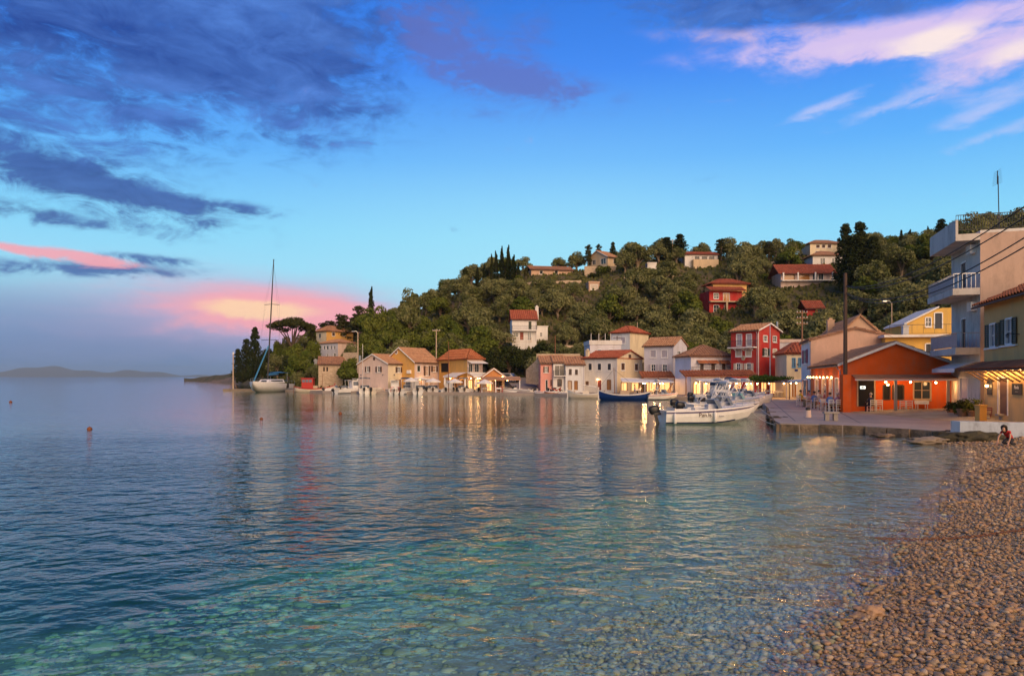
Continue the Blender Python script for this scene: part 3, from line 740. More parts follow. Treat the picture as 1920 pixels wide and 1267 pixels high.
class House:
    """corner K nearest the camera; local x runs along the right-hand face, local y along the left-hand face, z up"""
    def __init__(h, name, label, kpx, d, theta, lpx, rpx, base, eave, cat='house', wall='white', wall_l=None, ground_z=None, found=1.5, group=None, amin=2.0, bmin=3.0):
        h.K = Vector((X(kpx, d), d, 0)); h.d = d
        h.th = R(theta)
        h.r = Vector((math.cos(h.th), math.sin(h.th), 0)); h.l = Vector((-math.sin(h.th), math.cos(h.th), 0))
        def solve(dirv, px):
            u = (px - 960) / F
            den = dirv.x - u * dirv.y
            return (u * h.K.y - h.K.x) / den
        h.a = solve(h.r, rpx) if rpx is not None else amin
        h.b = solve(h.l, lpx) if lpx is not None else bmin
        h.z0 = ground_z if ground_z is not None else CH - (base - HY) / F * d
        h.ez = CH - (eave - HY) / F * d - h.z0
        h.root = empty(name, (h.K.x, h.K.y, h.z0), h.th, label, cat, group)
        h.wall, h.wall_l = wall, wall_l or wall
        h.found = found
        h.holes = {'R': [], 'L': []}
        h.gable = None
        SCREENS.append((lpx if lpx is not None else kpx, eave - 12, rpx if rpx is not None else kpx, base, d))
    def pz(h, py, d=None): return CH - (py - HY) / F * (d or h.d) - h.z0
    def hit(h, face, px, py):
        c = Vector((0, 0, CH)) - Vector((h.K.x, h.K.y, h.z0)); dr = Vector(((px - 960) / F, 1, -(py - HY) / F))
        cx, cy_ = c.dot(h.r), c.dot(h.l); ex, ey = dr.dot(h.r), dr.dot(h.l)
        t = -cy_ / ey if face == 'R' else -cx / ex
        return ((cx + t * ex) if face == 'R' else (cy_ + t * ey)), c.z + t * dr.z
    def rect(h, face, x0, y0, x1, y1):
        pts = [h.hit(face, x, y) for x in (x0, x1) for y in (y0, y1)]
        s = sorted(p[0] for p in pts); mid = [h.hit(face, (x0 + x1) / 2, y) for y in (y0, y1)]
        zz = sorted(p[1] for p in mid)
        return (s[0] + s[1]) / 2, (s[2] + s[3]) / 2, zz[0], zz[1]
    def fp(h, face, s, z, o): return (s, -o, z) if face == 'R' else (-o, s, z)
    def fbox(h, mb, face, s0, s1, z0, z1, o0, o1):
        if face == 'R': mb.box(s0, s1, -o1, -o0, z0, z1)
        else: mb.box(-o1, -o0, s0, s1, z0, z1)
    def window(h, face, x0, y0, x1, y1, style='pane', mat='shutter_green', frame='trim_white', glass='glass', name=None, sill=True):
        s0, s1, z0, z1 = h.rect(face, x0, y0, x1, y1)
        L_ = h.a if face == 'R' else h.b
        s0, s1 = max(.12, s0), min(L_ - .12, s1); z0, z1 = max(.03, z0), min(h.ez - .06, z1)
        if s1 - s0 < .15 or z1 - z0 < .2: return None
        w = s1 - s0
        if style == 'open': q = w * .27; a0, a1 = s0 + q, s1 - q
        else: a0, a1 = s0, s1
        h.holes[face].append((a0, a1, z0, z1))
        door = style in ('door', 'dooropen')
        fw = min(.09, (a1 - a0) * .14)
        mb = MB()
        for r_ in ((a0 - fw * .6, a0 + fw * .5, z0, z1), (a1 - fw * .5, a1 + fw * .6, z0, z1), (a0 + fw * .5, a1 - fw * .5, z1 - fw * .6, z1 + fw * .6)) + (() if door else ((a0 + fw * .5, a1 - fw * .5, z0 - fw * .5, z0 + fw * .5),)):
            h.fbox(mb, face, *r_, -.12, .035)
        nm = name or ('door' if door else 'window')
        fr = mb.build(nm + '_frame' if False else nm, frame, h.root)
        if style == 'closed':
            mid = (a0 + a1) / 2
            for p0, p1 in ((a0 + fw * .5, mid - .01), (mid + .01, a1 - fw * .5)):
                h.shutter(face, p0, p1, z0 + .02, z1 - .02, -.06, mat, fr)
        elif style == 'door':
            mb = MB(); h.fbox(mb, face, a0 + fw * .5, a1 - fw * .5, z0, z1 - fw * .6, -.10, -.06)
            for t in (.12, .55):
                h.fbox(mb, face, a0 + fw * .5 + w * .16, a1 - fw * .5 - w * .16, z0 + (z1 - z0) * t, z0 + (z1 - z0) * (t + .33), -.061, -.045)
            mb.build('door_leaf', mat, fr)
        else:
            mb = MB(); h.fbox(mb, face, a0 + fw * .5, a1 - fw * .5, z0 + (0 if door else fw * .5), z1 - fw * .6, -.13, -.105); mb.build('pane', glass, fr)
            if style != 'dark':
                mb = MB(); mid = (a0 + a1) / 2
                h.fbox(mb, face, mid - .03, mid + .03, z0 + fw * .5, z1 - fw * .6, -.1, -.04)
                if not door:
                    for t in (.5,): h.fbox(mb, face, a0 + fw * .5, mid - .03, z0 + (z1 - z0) * t - .02, z0 + (z1 - z0) * t + .02, -.1, -.05); h.fbox(mb, face, mid + .03, a1 - fw * .5, z0 + (z1 - z0) * t - .02, z0 + (z1 - z0) * t + .02, -.1, -.05)
                mb.build('glazing_bar', frame, fr)
            if style == 'open':
                h.shutter(face, s0, a0 - fw * .6, z0, z1, .04, mat, fr); h.shutter(face, a1 + fw * .6, s1, z0, z1, .04, mat, fr)
        if sill and not door:
            mb = MB(); h.fbox(mb, face, s0 - .04, s1 + .04, z0 - fw * .5 - .09, z0 - fw * .5 - .003, 0.001, .12); mb.build('sill', frame, fr)
        return fr
    def shutter(h, face, s0, s1, z0, z1, o, mat, parent):
        mb = MB(); e = min(.06, (s1 - s0) * .16)
        h.fbox(mb, face, s0, s0 + e, z0, z1, o, o + .045); h.fbox(mb, face, s1 - e, s1, z0, z1, o, o + .045)
        for zz in (z0, (z0 + z1) / 2 - e / 2, z1 - e): h.fbox(mb, face, s0 + e, s1 - e, zz, zz + e, o, o + .04)
        n = 11
        for k in range(n):
            za = z0 + e + (z1 - z0 - 2 * e) * (k + .1) / n; zb = z0 + e + (z1 - z0 - 2 * e) * (k + .95) / n
            p = h.fp
            mb.quad(p(face, s0 + e, za, o + .035), p(face, s1 - e, za, o + .035), p(face, s1 - e, zb, o + .008), p(face, s0 + e, zb, o + .008))
        return mb.build('shutter', mat, parent)
    def build_walls(h, top=None, gable=None, ridge_z=None):
        """gable: 'L' (triangle over the left face, ridge runs along local x), 'R', or None; ridge_z above ground"""
        H = top or h.ez
        mb = MB()
        for fi, face in enumerate(('R', 'L')):
            mb.cur = fi
            L_ = h.a if face == 'R' else h.b
            hs = h.holes[face]
            ss = sorted({0.0, L_} | {v for q in hs for v in q[:2]}); zs = sorted({-h.found, H} | {v for q in hs for v in q[2:]})
            for i in range(len(ss) - 1):
                for j in range(len(zs) - 1):
                    cs, cz = (ss[i] + ss[i + 1]) / 2, (zs[j] + zs[j + 1]) / 2
                    if any(q[0] < cs < q[1] and q[2] < cz < q[3] for q in hs): continue
                    mb.quad(h.fp(face, ss[i], zs[j], 0), h.fp(face, ss[i + 1], zs[j], 0), h.fp(face, ss[i + 1], zs[j + 1], 0), h.fp(face, ss[i], zs[j + 1], 0))
            for q in hs:
                c = [(q[0], q[2]), (q[1], q[2]), (q[1], q[3]), (q[0], q[3])]
                for k in range(4):
                    (s0, z0), (s1, z1) = c[k], c[(k + 1) % 4]
                    mb.quad(h.fp(face, s0, z0, 0), h.fp(face, s1, z1, 0), h.fp(face, s1, z1, -.16), h.fp(face, s0, z0, -.16))
        mb.cur = 0
        a, b = h.a, h.b
        mb.quad((a, 0, -h.found), (a, b, -h.found), (a, b, H), (a, 0, H)); mb.quad((a, b, -h.found), (0, b, -h.found), (0, b, H), (a, b, H))
        mb.quad((0, 0, H), (a, 0, H), (a, b, H), (0, b, H))
        if gable == 'R':
            for y in (0, b): mb.quad((0, y, H), (a, y, H), (a / 2, y, ridge_z))
        if gable == 'L':
            mb.cur = 1
            for x in (0, a): mb.quad((x, 0, H), (x, b, H), (x, b / 2, ridge_z))
        h.H = H
        h.wall_o = mb.build('wall', [h.wall, h.wall_l], h.root)
        return h.wall_o
    def slope(h, mb, p, along, up, L_, sl, hip0=0.0, hip1=0.0, rib=.40, rows=5, thick=.1):
        """corrugated tiled slope: p eave start, along/up unit vectors"""
        p, along, up = Vector(p), Vector(along).normalized(), Vector(up).normalized()
        nrm = along.cross(up); nrm = nrm if nrm.z > 0 else -nrm
        n = max(3, int(L_ / rib)); cols = []
        prof = [(0, 0), (.18, .085), (.42, .12), (.66, .085), (.84, 0)]
        ss = [(i + q) / n * L_ for i in range(n) for q, _ in prof] + [L_]; hh = [v for i in range(n) for _, v in prof] + [0]
        ts = []
        for r_ in range(rows): ts += [(r_ / rows, .06), ((r_ + 1) / rows - 1e-3, 0.0)]
        vs = []
        for s, v in zip(ss, hh):
            f = 1.0
            if hip0 > 0: f = min(f, s / hip0)
            if hip1 > 0: f = min(f, (L_ - s) / hip1)
            f = max(f, .0)
            for t, lift in ts: vs.append(p + along * s + up * (sl * min(t, 1) * f) + nrm * (thick + v + lift))
        nr = len(ts)
        fs = [(i * nr + j, (i + 1) * nr + j, (i + 1) * nr + j + 1, i * nr + j + 1) for i in range(len(ss) - 1) for j in range(nr - 1)]
        mb.add(vs, fs)
        q = [p, p + along * L_, p + along * (L_ - hip1) + up * sl, p + along * hip0 + up * sl]
        mb.quad(*q)
        mb.quad(p, p + along * L_, p + along * L_ + nrm * (thick + .03), p + nrm * (thick + .03))
        if hip0 == 0: mb.quad(p, p + up * sl, p + up * sl + nrm * thick, p + nrm * thick)
        if hip1 == 0: e = p + along * L_; mb.quad(e, e + up * sl, e + up * sl + nrm * thick, e + nrm * thick)
    def gable_roof(h, axis, ridge_z, mat='tile_tan', ov=.3, trim=None, rows=5):
        """axis 'x': ridge along local x (gables on the left face); 'y': ridge along local y (gables on the right face)"""
        mb = MB(); a, b, H = h.a, h.b, h.H
        if axis == 'x':
            rise = ridge_z - H; half = b / 2; k = rise / half
            sl = math.hypot(half + ov, rise + ov * k)
            h.slope(mb, (-ov, -ov, H - ov * k), (1, 0, 0), (0, half, rise), a + 2 * ov, sl, rows=rows)
            h.slope(mb, (-ov, b + ov, H - ov * k), (1, 0, 0), (0, -half, rise), a + 2 * ov, sl, rows=rows)
            r0, r1 = (-ov, b / 2, ridge_z + .16), (a + ov, b / 2, ridge_z + .16)
            ends = [((-ov - .01, -ov, H - ov * k), (-ov - .01, b / 2, ridge_z), (-ov - .01, b + ov, H - ov * k)), ]
        else:
            rise = ridge_z - H; half = a / 2; k = rise / half
            sl = math.hypot(half + ov, rise + ov * k)
            h.slope(mb, (-ov, -ov, H - ov * k), (0, 1, 0), (half, 0, rise), b + 2 * ov, sl, rows=rows)
            h.slope(mb, (a + ov, -ov, H - ov * k), (0, 1, 0), (-half, 0, rise), b + 2 * ov, sl, rows=rows)
            r0, r1 = (a / 2, -ov, ridge_z + .16), (a / 2, b + ov, ridge_z + .16)
            ends = [((-ov, -ov - .01, H - ov * k), (a / 2, -ov - .01, ridge_z), (a + ov, -ov - .01, H - ov * k))]
        h.roof = mb.build('roof', mat, h.root)
        g_ = MB(); zg = H - ov * k + .02
        if axis == 'x': g_.tube([(-ov, -ov - .06, zg), (a + ov, -ov - .06, zg)], .06, 6)
        else: g_.tube([(-ov - .06, -ov, zg), (-ov - .06, b + ov, zg)], .06, 6)
        g_.build('gutter', 'wood_dark', h.roof)
        g_ = MB(); q_ = (-ov - .06, .12) if axis == 'y' else (a - .12, -ov - .06)
        g_.tube([(q_[0], q_[1], zg), ((-.05 if axis == 'y' else q_[0]), (q_[1] if axis == 'y' else -.05), zg - .35), ((-.05 if axis == 'y' else q_[0]), (q_[1] if axis == 'y' else -.05), .1)], .045, 6); g_.build('downpipe', 'shutter_lilac', h.root)
        m2 = MB(); m2.tube([r0, r1], .11, 6); m2.build('ridge_cap', mat, h.roof)
        if trim:
            m3 = MB()
            for e in ends:
                for q in ((e[0], e[1]), (e[1], e[2])): 
                    A_, B_ = Vector(q[0]), Vector(q[1]); v = Vector((0, 0, .19))
                    n_ = Vector((-.06, 0, 0)) if axis == 'x' else Vector((0, -.06, 0))
                    m3.add([A_, B_, B_ + v, A_ + v, A_ + n_, B_ + n_, B_ + v + n_, A_ + v + n_], [(0, 1, 2, 3), (4, 5, 6, 7), (0, 1, 5, 4), (3, 2, 6, 7)])
            m3.build('verge', trim, h.roof)
        return h.roof
    def hip_roof(h, ridge_z, mat='tile_red', ov=.4, rows=4):
        mb = MB(); a, b, H = h.a, h.b, h.H; w, dd = a + 2 * ov, b + 2 * ov; half = min(w, dd) / 2; rise = ridge_z - H
        sl = math.hypot(half, rise)
        h.slope(mb, (-ov, -ov, H), (1, 0, 0), (0, half, rise), w, sl * (1 if dd <= w else 1), half, half, rows=rows)
        h.slope(mb, (-ov, b + ov, H), (1, 0, 0), (0, -half, rise), w, sl, half, half, rows=rows)
        h.slope(mb, (-ov, -ov, H), (0, 1, 0), (half, 0, rise), dd, sl, half, half, rows=rows)
        h.slope(mb, (a + ov, -ov, H), (0, 1, 0), (-half, 0, rise), dd, sl, half, half, rows=rows)
        h.roof = mb.build('roof', mat, h.root)
        return h.roof
    def flat_roof(h, mat='white', par=.35, ov=.12):
        mb = MB(); a, b, H = h.a, h.b, h.H
        mb.box(-ov, a + ov, -ov, b + ov, H + .003, H + .18)
        for q in ((-ov, a + ov, -ov, -ov + .18), (-ov, a + ov, b + ov - .18, b + ov), (-ov, -ov + .18, -ov + .18, b + ov - .18), (a + ov - .18, a + ov, -ov + .18, b + ov - .18)):
            if par: mb.box(*q, H + .18, H + .18 + par)
        h.roof = mb.build('roof', mat, h.root)
        return h.roof
    def part(h, name, mat, fn, parent=None, smooth=False):
        mb = MB(); fn(mb); return mb.build(name, mat, parent or h.root, smooth)
    def chimney(h, x, y, z0, z1, w=.55, mat='white'):
        mb = MB(); mb.box(x - w / 2, x + w / 2, y - w / 2, y + w / 2, z0, z1); mb.box(x - w / 2 - .07, x + w / 2 + .07, y - w / 2 - .07, y + w / 2 + .07, z1 + .002, z1 + .1)
        mb.box(x - w / 4, x + w / 4, y - w / 4, y + w / 4, z1 + .1, z1 + .35)
        return mb.build('chimney', mat, getattr(h, 'roof', h.root))
    def rail(h, face, s0, s1, z, o, hgt=.95, mat='iron', step=.16, name='railing', ends=True):
        """a balustrade standing o metres out from a face"""
        mb = MB()
        h.fbox(mb, face, s0, s1, z + hgt - .04, z + hgt, o - .03, o + .02); h.fbox(mb, face, s0, s1, z + .08, z + .11, o - .02, o + .01)
        n = max(2, int((s1 - s0) / step))
        for k in range(n + 1):
            s = s0 + (s1 - s0) * k / n; h.fbox(mb, face, s - .011, s + .011, z + .11, z + hgt - .04, o - .016, o + .006)
        if ends:
            for s in (s0, s1):
                h.fbox(mb, face, s - .02, s + .02, z + hgt - .04, z + hgt, .0, o - .03)
                for k in range(1, 6): h.fbox(mb, face, s - .01, s + .01, z + .0, z + hgt - .04, o * k / 6 - .01, o * k / 6 + .01)
        return mb.build(name, mat, h.root)
    def lamp(h, face, px, py, o=.25, mat='bulb', power=0, name='wall_lamp'):
        s, z = h.hit(face, px, py); c = h.fp(face, s, z, o)
        mb = MB(); mb.tube([h.fp(face, s, z + .1, 0), h.fp(face, s, z + .16, o)], .02, 5); mb.lathe([(.02, .14), (.10, .06), (.11, .05)], 8, c)
        ar = mb.build(name, 'iron', h.root)
        mb = MB(); mb.ball(c, .09, 8); mb.build('bulb', mat, ar, True)
        if power: plight(h.root.matrix_basis @ Vector(c), power)
        return ar
NL = [0]
def plight(loc, power, color=(1.0, .52, .19), rad=.12):
    ld = bpy.data.lights.new('lamp_light', 'POINT'); ld.energy = power; ld.color = color; ld.shadow_soft_size = rad
    lo = bpy.data.objects.new('lamp_light', ld); COL.objects.link(lo); lo.location = loc; NL[0] += 1
    return lo

# ================================================================ the right-hand street, nearest first
# ---- yellow house with the bar
A = House('yellow_house', 'ochre yellow bar house with dark shutters and lit bracketed tile canopy', 2013, 30, -18.2, 1845, None, 0, 522.5, wall='dull_yellow', ground_z=QZ, amin=7)
for q in ((1849, 607, 1876, 650), (1877.5, 597, 1908, 645)): A.window('L', *q, 'open', 'shutter_green', glass='glass_pale')
A.window('L', 1872, 707, 1890, 778, 'door', 'door_wood')
A.build_walls()
A.gable_roof('y', A.ez + 1.6, 'tile_rust', ov=.45)
sA, sB = A.hit('L', 1838, 690)[0], A.hit('L', 1985, 690)[0]
s0, s1 = min(sA, sB), max(sA, sB)
zc = A.hit('L', 1880, 683)[1]
can = MB(); can.add([(-1.15, s0, zc - .28), (-1.15, s1, zc - .28), (0.01, s1, zc + .12), (0.01, s0, zc + .12), (-1.15, s0, zc - .36), (-1.15, s1, zc - .36), (0.01, s1, zc + .04), (0.01, s0, zc + .04)], [(0, 1, 2, 3), (4, 5, 6, 7), (0, 1, 5, 4), (0, 3, 7, 4), (1, 2, 6, 5)])
can = can.build('canopy', 'wood_dark', A.root)
n = int((s1 - s0) / .24); tl = MB(); tl.add([(r_ * x, y, .075 * z) for x in (0, .46) for r_ in (1,) for y, z in ((-.11, 0), (-.07, .7), (0, 1), (.07, .7), (.11, 0))], [(i, i + 1, i + 6, i + 5) for i in range(4)])
tile0 = None
for k in range(n + 1):
    for r_ in range(3):
        if tile0 is None: tile0 = tl.build('roof_tile', 'tile_rust', can, True); c = tile0
        else: c = tile0.copy(); COL.objects.link(c); c.parent = can
        c.location = (-1.2 + r_ * .40, s0 + k * .24, zc - .275 + r_ * .138 + .01); c.rotation_euler = (random.uniform(-.04, .04), -.33, random.uniform(-.03, .03))
k = 0; s = s0 + .5
while s < s1:
    mb = MB(); mb.tube([(-.98, s, zc - .3), (-.05, s, zc - .95)], .05, 5); mb.box(-1.0, 0.01, s - .05, s + .05, zc - .42, zc - .36)
    mb.build('bracket', 'wood_dark', can)
    if s < s1 - .6:
        mb = MB(); mb.ball((-.22, s + .42, zc - .28), .07, 8); mb.build('bulb', 'bulb', can, True)
        plight(A.root.matrix_basis @ Vector((-.28, s + .42, zc - .42)), 40)
    s += .95
def board(h, face, x0, y0, x1, y1, name='menu_board', lines=()):
    s0, s1, z0, z1 = h.rect(face, x0, y0, x1, y1)
    mb = MB(); h.fbox(mb, face, s0, s1, z0, z1, .003, .04); o = mb.build(name, 'slate', h.root)
    return o, s0, s1, z0, z1
def text_part(parent, txt, size, M4, mat, name='lettering', ext=.004):
    cu = bpy.data.curves.new(name, 'FONT'); cu.body = txt; cu.size = size; cu.extrude = ext; cu.align_x = 'CENTER'; cu.align_y = 'CENTER'
    t = bpy.data.objects.new(name, cu); COL.objects.link(t)
    dg = bpy.context.evaluated_depsgraph_get(); me = bpy.data.meshes.new_from_object(t.evaluated_get(dg))
    bpy.data.objects.remove(t); me.materials.clear(); me.materials.append(M(mat))
    o = bpy.data.objects.new(name, me); COL.objects.link(o); o.parent = parent; o.matrix_local = M4
    return o
MLEFT = Matrix(((0, 0, -1, 0), (-1, 0, 0, 0), (0, 1, 0, 0), (0, 0, 0, 1)))       # text plane facing local -x, reading from far to near
o, q0, q1, z0, z1 = board(A, 'L', 1898.7, 719, 1917.5, 740)
for t_, zz, sz_ in (('Panda', .66, .26), ('- - - -', .3, .16)):
    text_part(o, t_, sz_, Matrix.Translation((-.05, (q0 + q1) / 2, z0 + (z1 - z0) * zz)) @ MLEFT, 'trim_white')
board(A, 'L', 1852, 710, 1861, 740)
A.lamp('L', 1857, 723, .18, 'bulb', 6)
A.lamp('L', 1912, 630, .55, 'glass_pale', 0, 'street_lantern')

# ---- tall house with balconies
B = House('balcony_house', 'tall peach house with three stacked white balconies and roof railing', 1838, 43, -18, 1784, 2010, 0, 437, wall='peach_worn', wall_l='worn_white', ground_z=QZ)
B.window('L', 1803, 597, 1812, 652, 'door', 'shutter_brown'); B.window('L', 1800, 708, 1815, 752, 'door', 'shutter_lilac')
B.window('L', 1802, 492, 1812, 540, 'door', 'shutter_brown')
B.build_walls()
B.flat_roof('white', 0, .0)
zs_ = [B.pz(651, 43), B.pz(539, 43), B.pz(437, 43)]
for i, z in enumerate(zs_):
    o_ = 1.35 if i != 1 else 1.5
    mb = MB(); mb.box(-o_, -.002, -.0 if i == 2 else .02, B.b, z - .42, z); sl_ = mb.build('balcony_slab', 'worn_white', B.root)
    if i < 2:
        B.rail('L', .05, B.b, z, o_ - .06, .95, 'steel', .14)
        mb = MB(); mb.box(-o_ + .07, -o_ + .085, .1, B.b - .05, z + .05, z + .85); mb.build('balcony_screen', 'shutter_lilac', B.root)
    else:
        mb = MB(); mb.box(-o_, -o_ + .14, .001, B.b, z + .001, z + .92); mb.box(-o_ + .15, 0, B.b - .14, B.b, z + .19, z + .92); mb.build('parapet', 'worn_white', B.root)
B.rail('R', -1.3, B.a, B.H + .19, -.1, 1.05, 'iron', .13, ends=False)
for px_, py_ in ((1826, 468), (1828, 575)):
    s, z = B.hit('L', px_, py_); mb = MB(); mb.box(-.34, -.003, s - .4, s + .4, z - .28, z + .28); mb.lathe([(.2, 0), (.2, .01)], 10, (-.2, s, z + .29)); mb.build('air_conditioner', 'gel_white', B.root)
mb = MB(); z = B.pz(668, 43); mb.add([(-1.3, .4, z - .75), (-1.3, B.b - .3, z - .75), (-.02, B.b - .3, z - .3), (-.02, .4, z - .3), (-1.3, .4, z - 1.0), (-1.3, B.b - .3, z - 1.0)], [(0, 1, 2, 3), (0, 1, 5, 4)]); mb.build('awning', 'canvas_white', B.root)
# television aerial on its roof
c = P(1874, 405, 46.5)
o = empty('television_aerial', (c.x, c.y, B.z0 + B.H + .19), .0, 'television aerial on a pole above the roof railing of the balcony house', 'aerial')
mb = MB(); zt = P(0, 330, 46.5).z - B.z0 - B.H - .19; mb.tube([(0, 0, 0), (-.1, 0, zt)], .03, 6); mb.build('mast', 'iron', o)
mb = MB(); mb.tube([(-.35, -.3, zt + .25), (.1, .35, zt - .45)], .03, 5)
for k in range(9):
    t = k / 8; c_ = Vector((-.35 + .45 * t, -.3 + .65 * t, zt + .25 - .7 * t)); mb.tube([c_ - Vector((.18 + .1 * t, -.1, .12)), c_ + Vector((.18 + .1 * t, -.1, .12))], .008, 4)
mb.build('antenna', 'iron', o)
mb = MB(); mb.box(-.14, .06, -.08, .08, zt * .35, zt * .35 + .16); mb.build('amplifier_box', 'iron', o)

# ---- orange taverna
O = House('orange_taverna', 'bright orange single storey taverna with white edged gable', 1577, 51, -17, 1521, 1785, 0, 684, cat='taverna', wall='orange', ground_z=QZ)
O.window('R', 1608, 712, 1640, 762, 'door', 'dark', 'wood_pale')
O.window('R', 1713, 715, 1745, 748, 'pane', frame='wood_pale')
for q in ((1656, 722, 1669, 749), (1674, 722, 1694, 749)): O.window('R', *q, 'dark', frame='wood_dark', glass='dark', sill=False)
for q in ((1528, 711, 1535, 742), (1541, 710, 1549, 744), (1555, 710, 1562, 746), (1566, 709, 1573, 748)): O.window('L', *q, 'pane', glass='glass_warm', sill=False)
rz = O.hit('R', 1676, 645)[1]
O.build_walls(gable='R', ridge_z=rz)
O.gable_roof('y', rz, 'tile_grey', .28, 'trim_white', rows=7)
s0, s1, z0, z1 = O.rect('R', 1613, 723.5, 1623, 729)
mb = MB(); O.fbox(mb, 'R', s0, s1, z0, z1, -.055, -.03); sg = mb.build('door_sign', 'sign_lit', O.root)
mb = MB(); O.fbox(mb, 'R', s0 + (s1 - s0) * .2, s0 + (s1 - s0) * .7, z0 + (z1 - z0) * .3, z0 + (z1 - z0) * .7, -.029, -.026); mb.build('sign_mark', 'slate', sg)
# pergola along the gable front
pg = empty('pergola', O.root.location, O.th, 'grey beam pergola with bulbs along the orange gable front', 'pergola')
sa, sb = O.hit('R', 1596, 709)[0], O.hit('R', 1797, 709)[0]
zt = O.hit('R', 1690, 710)[1] - .02
mb = MB(); mb.box(sa, sb, -1.62, -1.50, zt - .1, zt + .02); mb.build('beam', 'trim_white', pg)
mb = MB(); mb.add([(sa, -1.7, zt + .03), (sb, -1.7, zt + .03), (sb, -.05, zt + .28), (sa, -.05, zt + .28), (sa, -1.7, zt + .09), (sb, -1.7, zt + .09), (sb, -.05, zt + .34), (sa, -.05, zt + .34)], [(0, 1, 2, 3), (4, 5, 6, 7), (0, 1, 5, 4), (0, 3, 7, 4), (1, 2, 6, 5)]); mb.build('pergola_roof', 'tile_grey', pg)
for px_ in (1672.5, 1771):
    s = O.hit('R', px_, 740)[0]; s = s * .97; mb = MB(); mb.box(s - .09, s + .09, -1.63, -1.45, -.0, zt - .1); mb.build('post', 'wood_pale' if px_ > 1700 else 'concrete', pg)
for px_, py_ in ((1655, 716), (1659, 721), (1674, 720), (1701, 716), (1748, 717), (1772, 721), (1794, 718)):
    s, z = O.hit('R', px_, py_); z = min(z, zt - .2); s *= .985
    mb = MB(); mb.tube([(s, -1.2, z + .08), (s, -1.2, zt + .06)], .008, 4); cd = mb.build('lamp_cord', 'iron', pg)
    mb = MB(); mb.ball((s, -1.2, z), .075, 8); mb.build('bulb', 'bulb', cd, True)
    plight(pg.matrix_basis @ Vector((s, -1.2, z - .12)), 14)
# bulb string along the sea side of the orange taverna
st = empty('bulb_string', O.root.location, O.th, 'string of bright bulbs along the sea side of the orange taverna', 'lights')
prev = None
mb = MB()
for k in range(9):
    y = .5 + (O.b - .6) * k / 8; z = 2.55 - .06 * (k % 2)
    mb.tube([(-.55, y, z + .1), (-.55, min(O.b, y + (O.b - .6) / 8), z + .1)], .012, 4)
cd = mb.build('cable', 'iron', st)
for k in range(8):
    y = .8 + (O.b - .8) * k / 8; z = 2.55
    mb = MB(); mb.ball((-.55, y, z), .07, 8); mb.build('bulb', 'bulb_white', st, True)
    if k % 2 == 0: plight(st.matrix_basis @ Vector((-.72, y, z - .1)), 40, (1.0, .44, .12))

# ---- peach gable house with magenta shutters
Dh = House('peach_gable_house', 'peach gable house with white sea front and magenta shutters behind the orange taverna', 1520, 69, -17, 1502.5, 1692, 0, 638, wall='peach', wall_l='blue_white', ground_z=QZ)
Dh.window('L', 1505, 656, 1515, 681, 'open', 'shutter_magenta'); Dh.window('L', 1505, 712, 1515, 742, 'open', 'shutter_magenta')
rz = Dh.hit('R', 1597, 617)[1]
Dh.build_walls(gable='R', ridge_z=rz)
Dh.gable_roof('y', rz, 'tile_brown', .15)
# ---- small cream house at the lane
h = House('cream_lane_house', 'small cream house with blue windows beside the magenta shuttered front', 1475, 86, -8, None, 1530, 0, 664, wall='cream', ground_z=QZ, bmin=6)
h.window('R', 1485, 671, 1491.5, 688, 'pane', frame='shutter_blue', glass='glass_pale'); h.window('R', 1496.5, 671, 1502, 687, 'pane', frame='shutter_blue', glass='glass_pale')
h.window('R', 1484, 714, 1494, 744, 'dooropen', frame='trim_white', glass='glass_warm'); h.build_walls(); h.hip_roof(h.H + 1.5, 'tile_red', .25)
h.lamp('R', 1494, 684, .4, 'glass_pale', 0, 'street_lantern')
s0, s1, z0, z1 = h.rect('R', 1490, 692, 1496, 696)
mb = MB(); h.fbox(mb, 'R', s0, s1, z0, z1, .003, .03); mb.build('street_sign', 'boat_blue', h.root)
h = House('pale_house', 'plain pale pink house filling the gap behind the red house', 1461, 99, 2, None, 1512, 0, 642, wall='lilac_white', ground_z=QZ, bmin=8)
h.build_walls(); h.flat_roof('pale_pink', .3)
# ---- tan roofed house above the lane
h = House('tan_roofed_house', 'weathered pink house with tan roof and broad chimney above the peach gable', 1580, 86, -14, 1536, 1645, 660, 622, wall='tan', wall_l='grey_white', found=6)
for q in ((1542, 622, 1557, 630), (1563, 621, 1573, 629)): h.window('L', *q, 'dark', glass='dark', sill=False)
rz = h.hit('R', 1612, 593)[1]
h.build_walls(gable='R', ridge_z=rz); h.gable_roof('y', rz, 'tile_tan', .25)
h.chimney(h.a * .2, h.b * .75, h.H, h.H + 2.3, .9, 'tan')
# ---- yellow terrace house behind the orange taverna
h = House('yellow_terrace_house', 'yellow house with railed terrace and blue shutters behind the orange gable', 1660, 66, -12, None, 1812, 706, 633, wall='yellow', ground_z=1.0, bmin=9, found=3)
h.window('R', 1735, 644, 1751.5, 671, 'closed', 'shutter_navy'); h.build_walls()
mb = MB(); mb.box(-.3, h.a + .3, -.7, 4, h.H + .002, h.H + .24); mb.build('terrace_slab', 'white', h.root)
h.rail('R', .2, h.a, h.H + .24, .6, .95, 'iron', .9, ends=False)
h2 = House('yellow_upper_house', 'yellow upper storey with sloping white verge above the railed terrace', 1696, 70, -12, None, 1812, 640, 612, wall='yellow', ground_z=h.z0 + h.H, bmin=6, found=.5)
h2.ez = 5.2
h2.window('R', 1735, 595, 1746, 612, 'pane'); h2.window('R', 1752, 586, 1767, 616, 'door', 'shutter_navy')
zl, zr_ = h2.hit('R', 1696, 610)[1], h2.hit('R', 1765, 577)[1]
h2.build_walls(top=h2.ez)
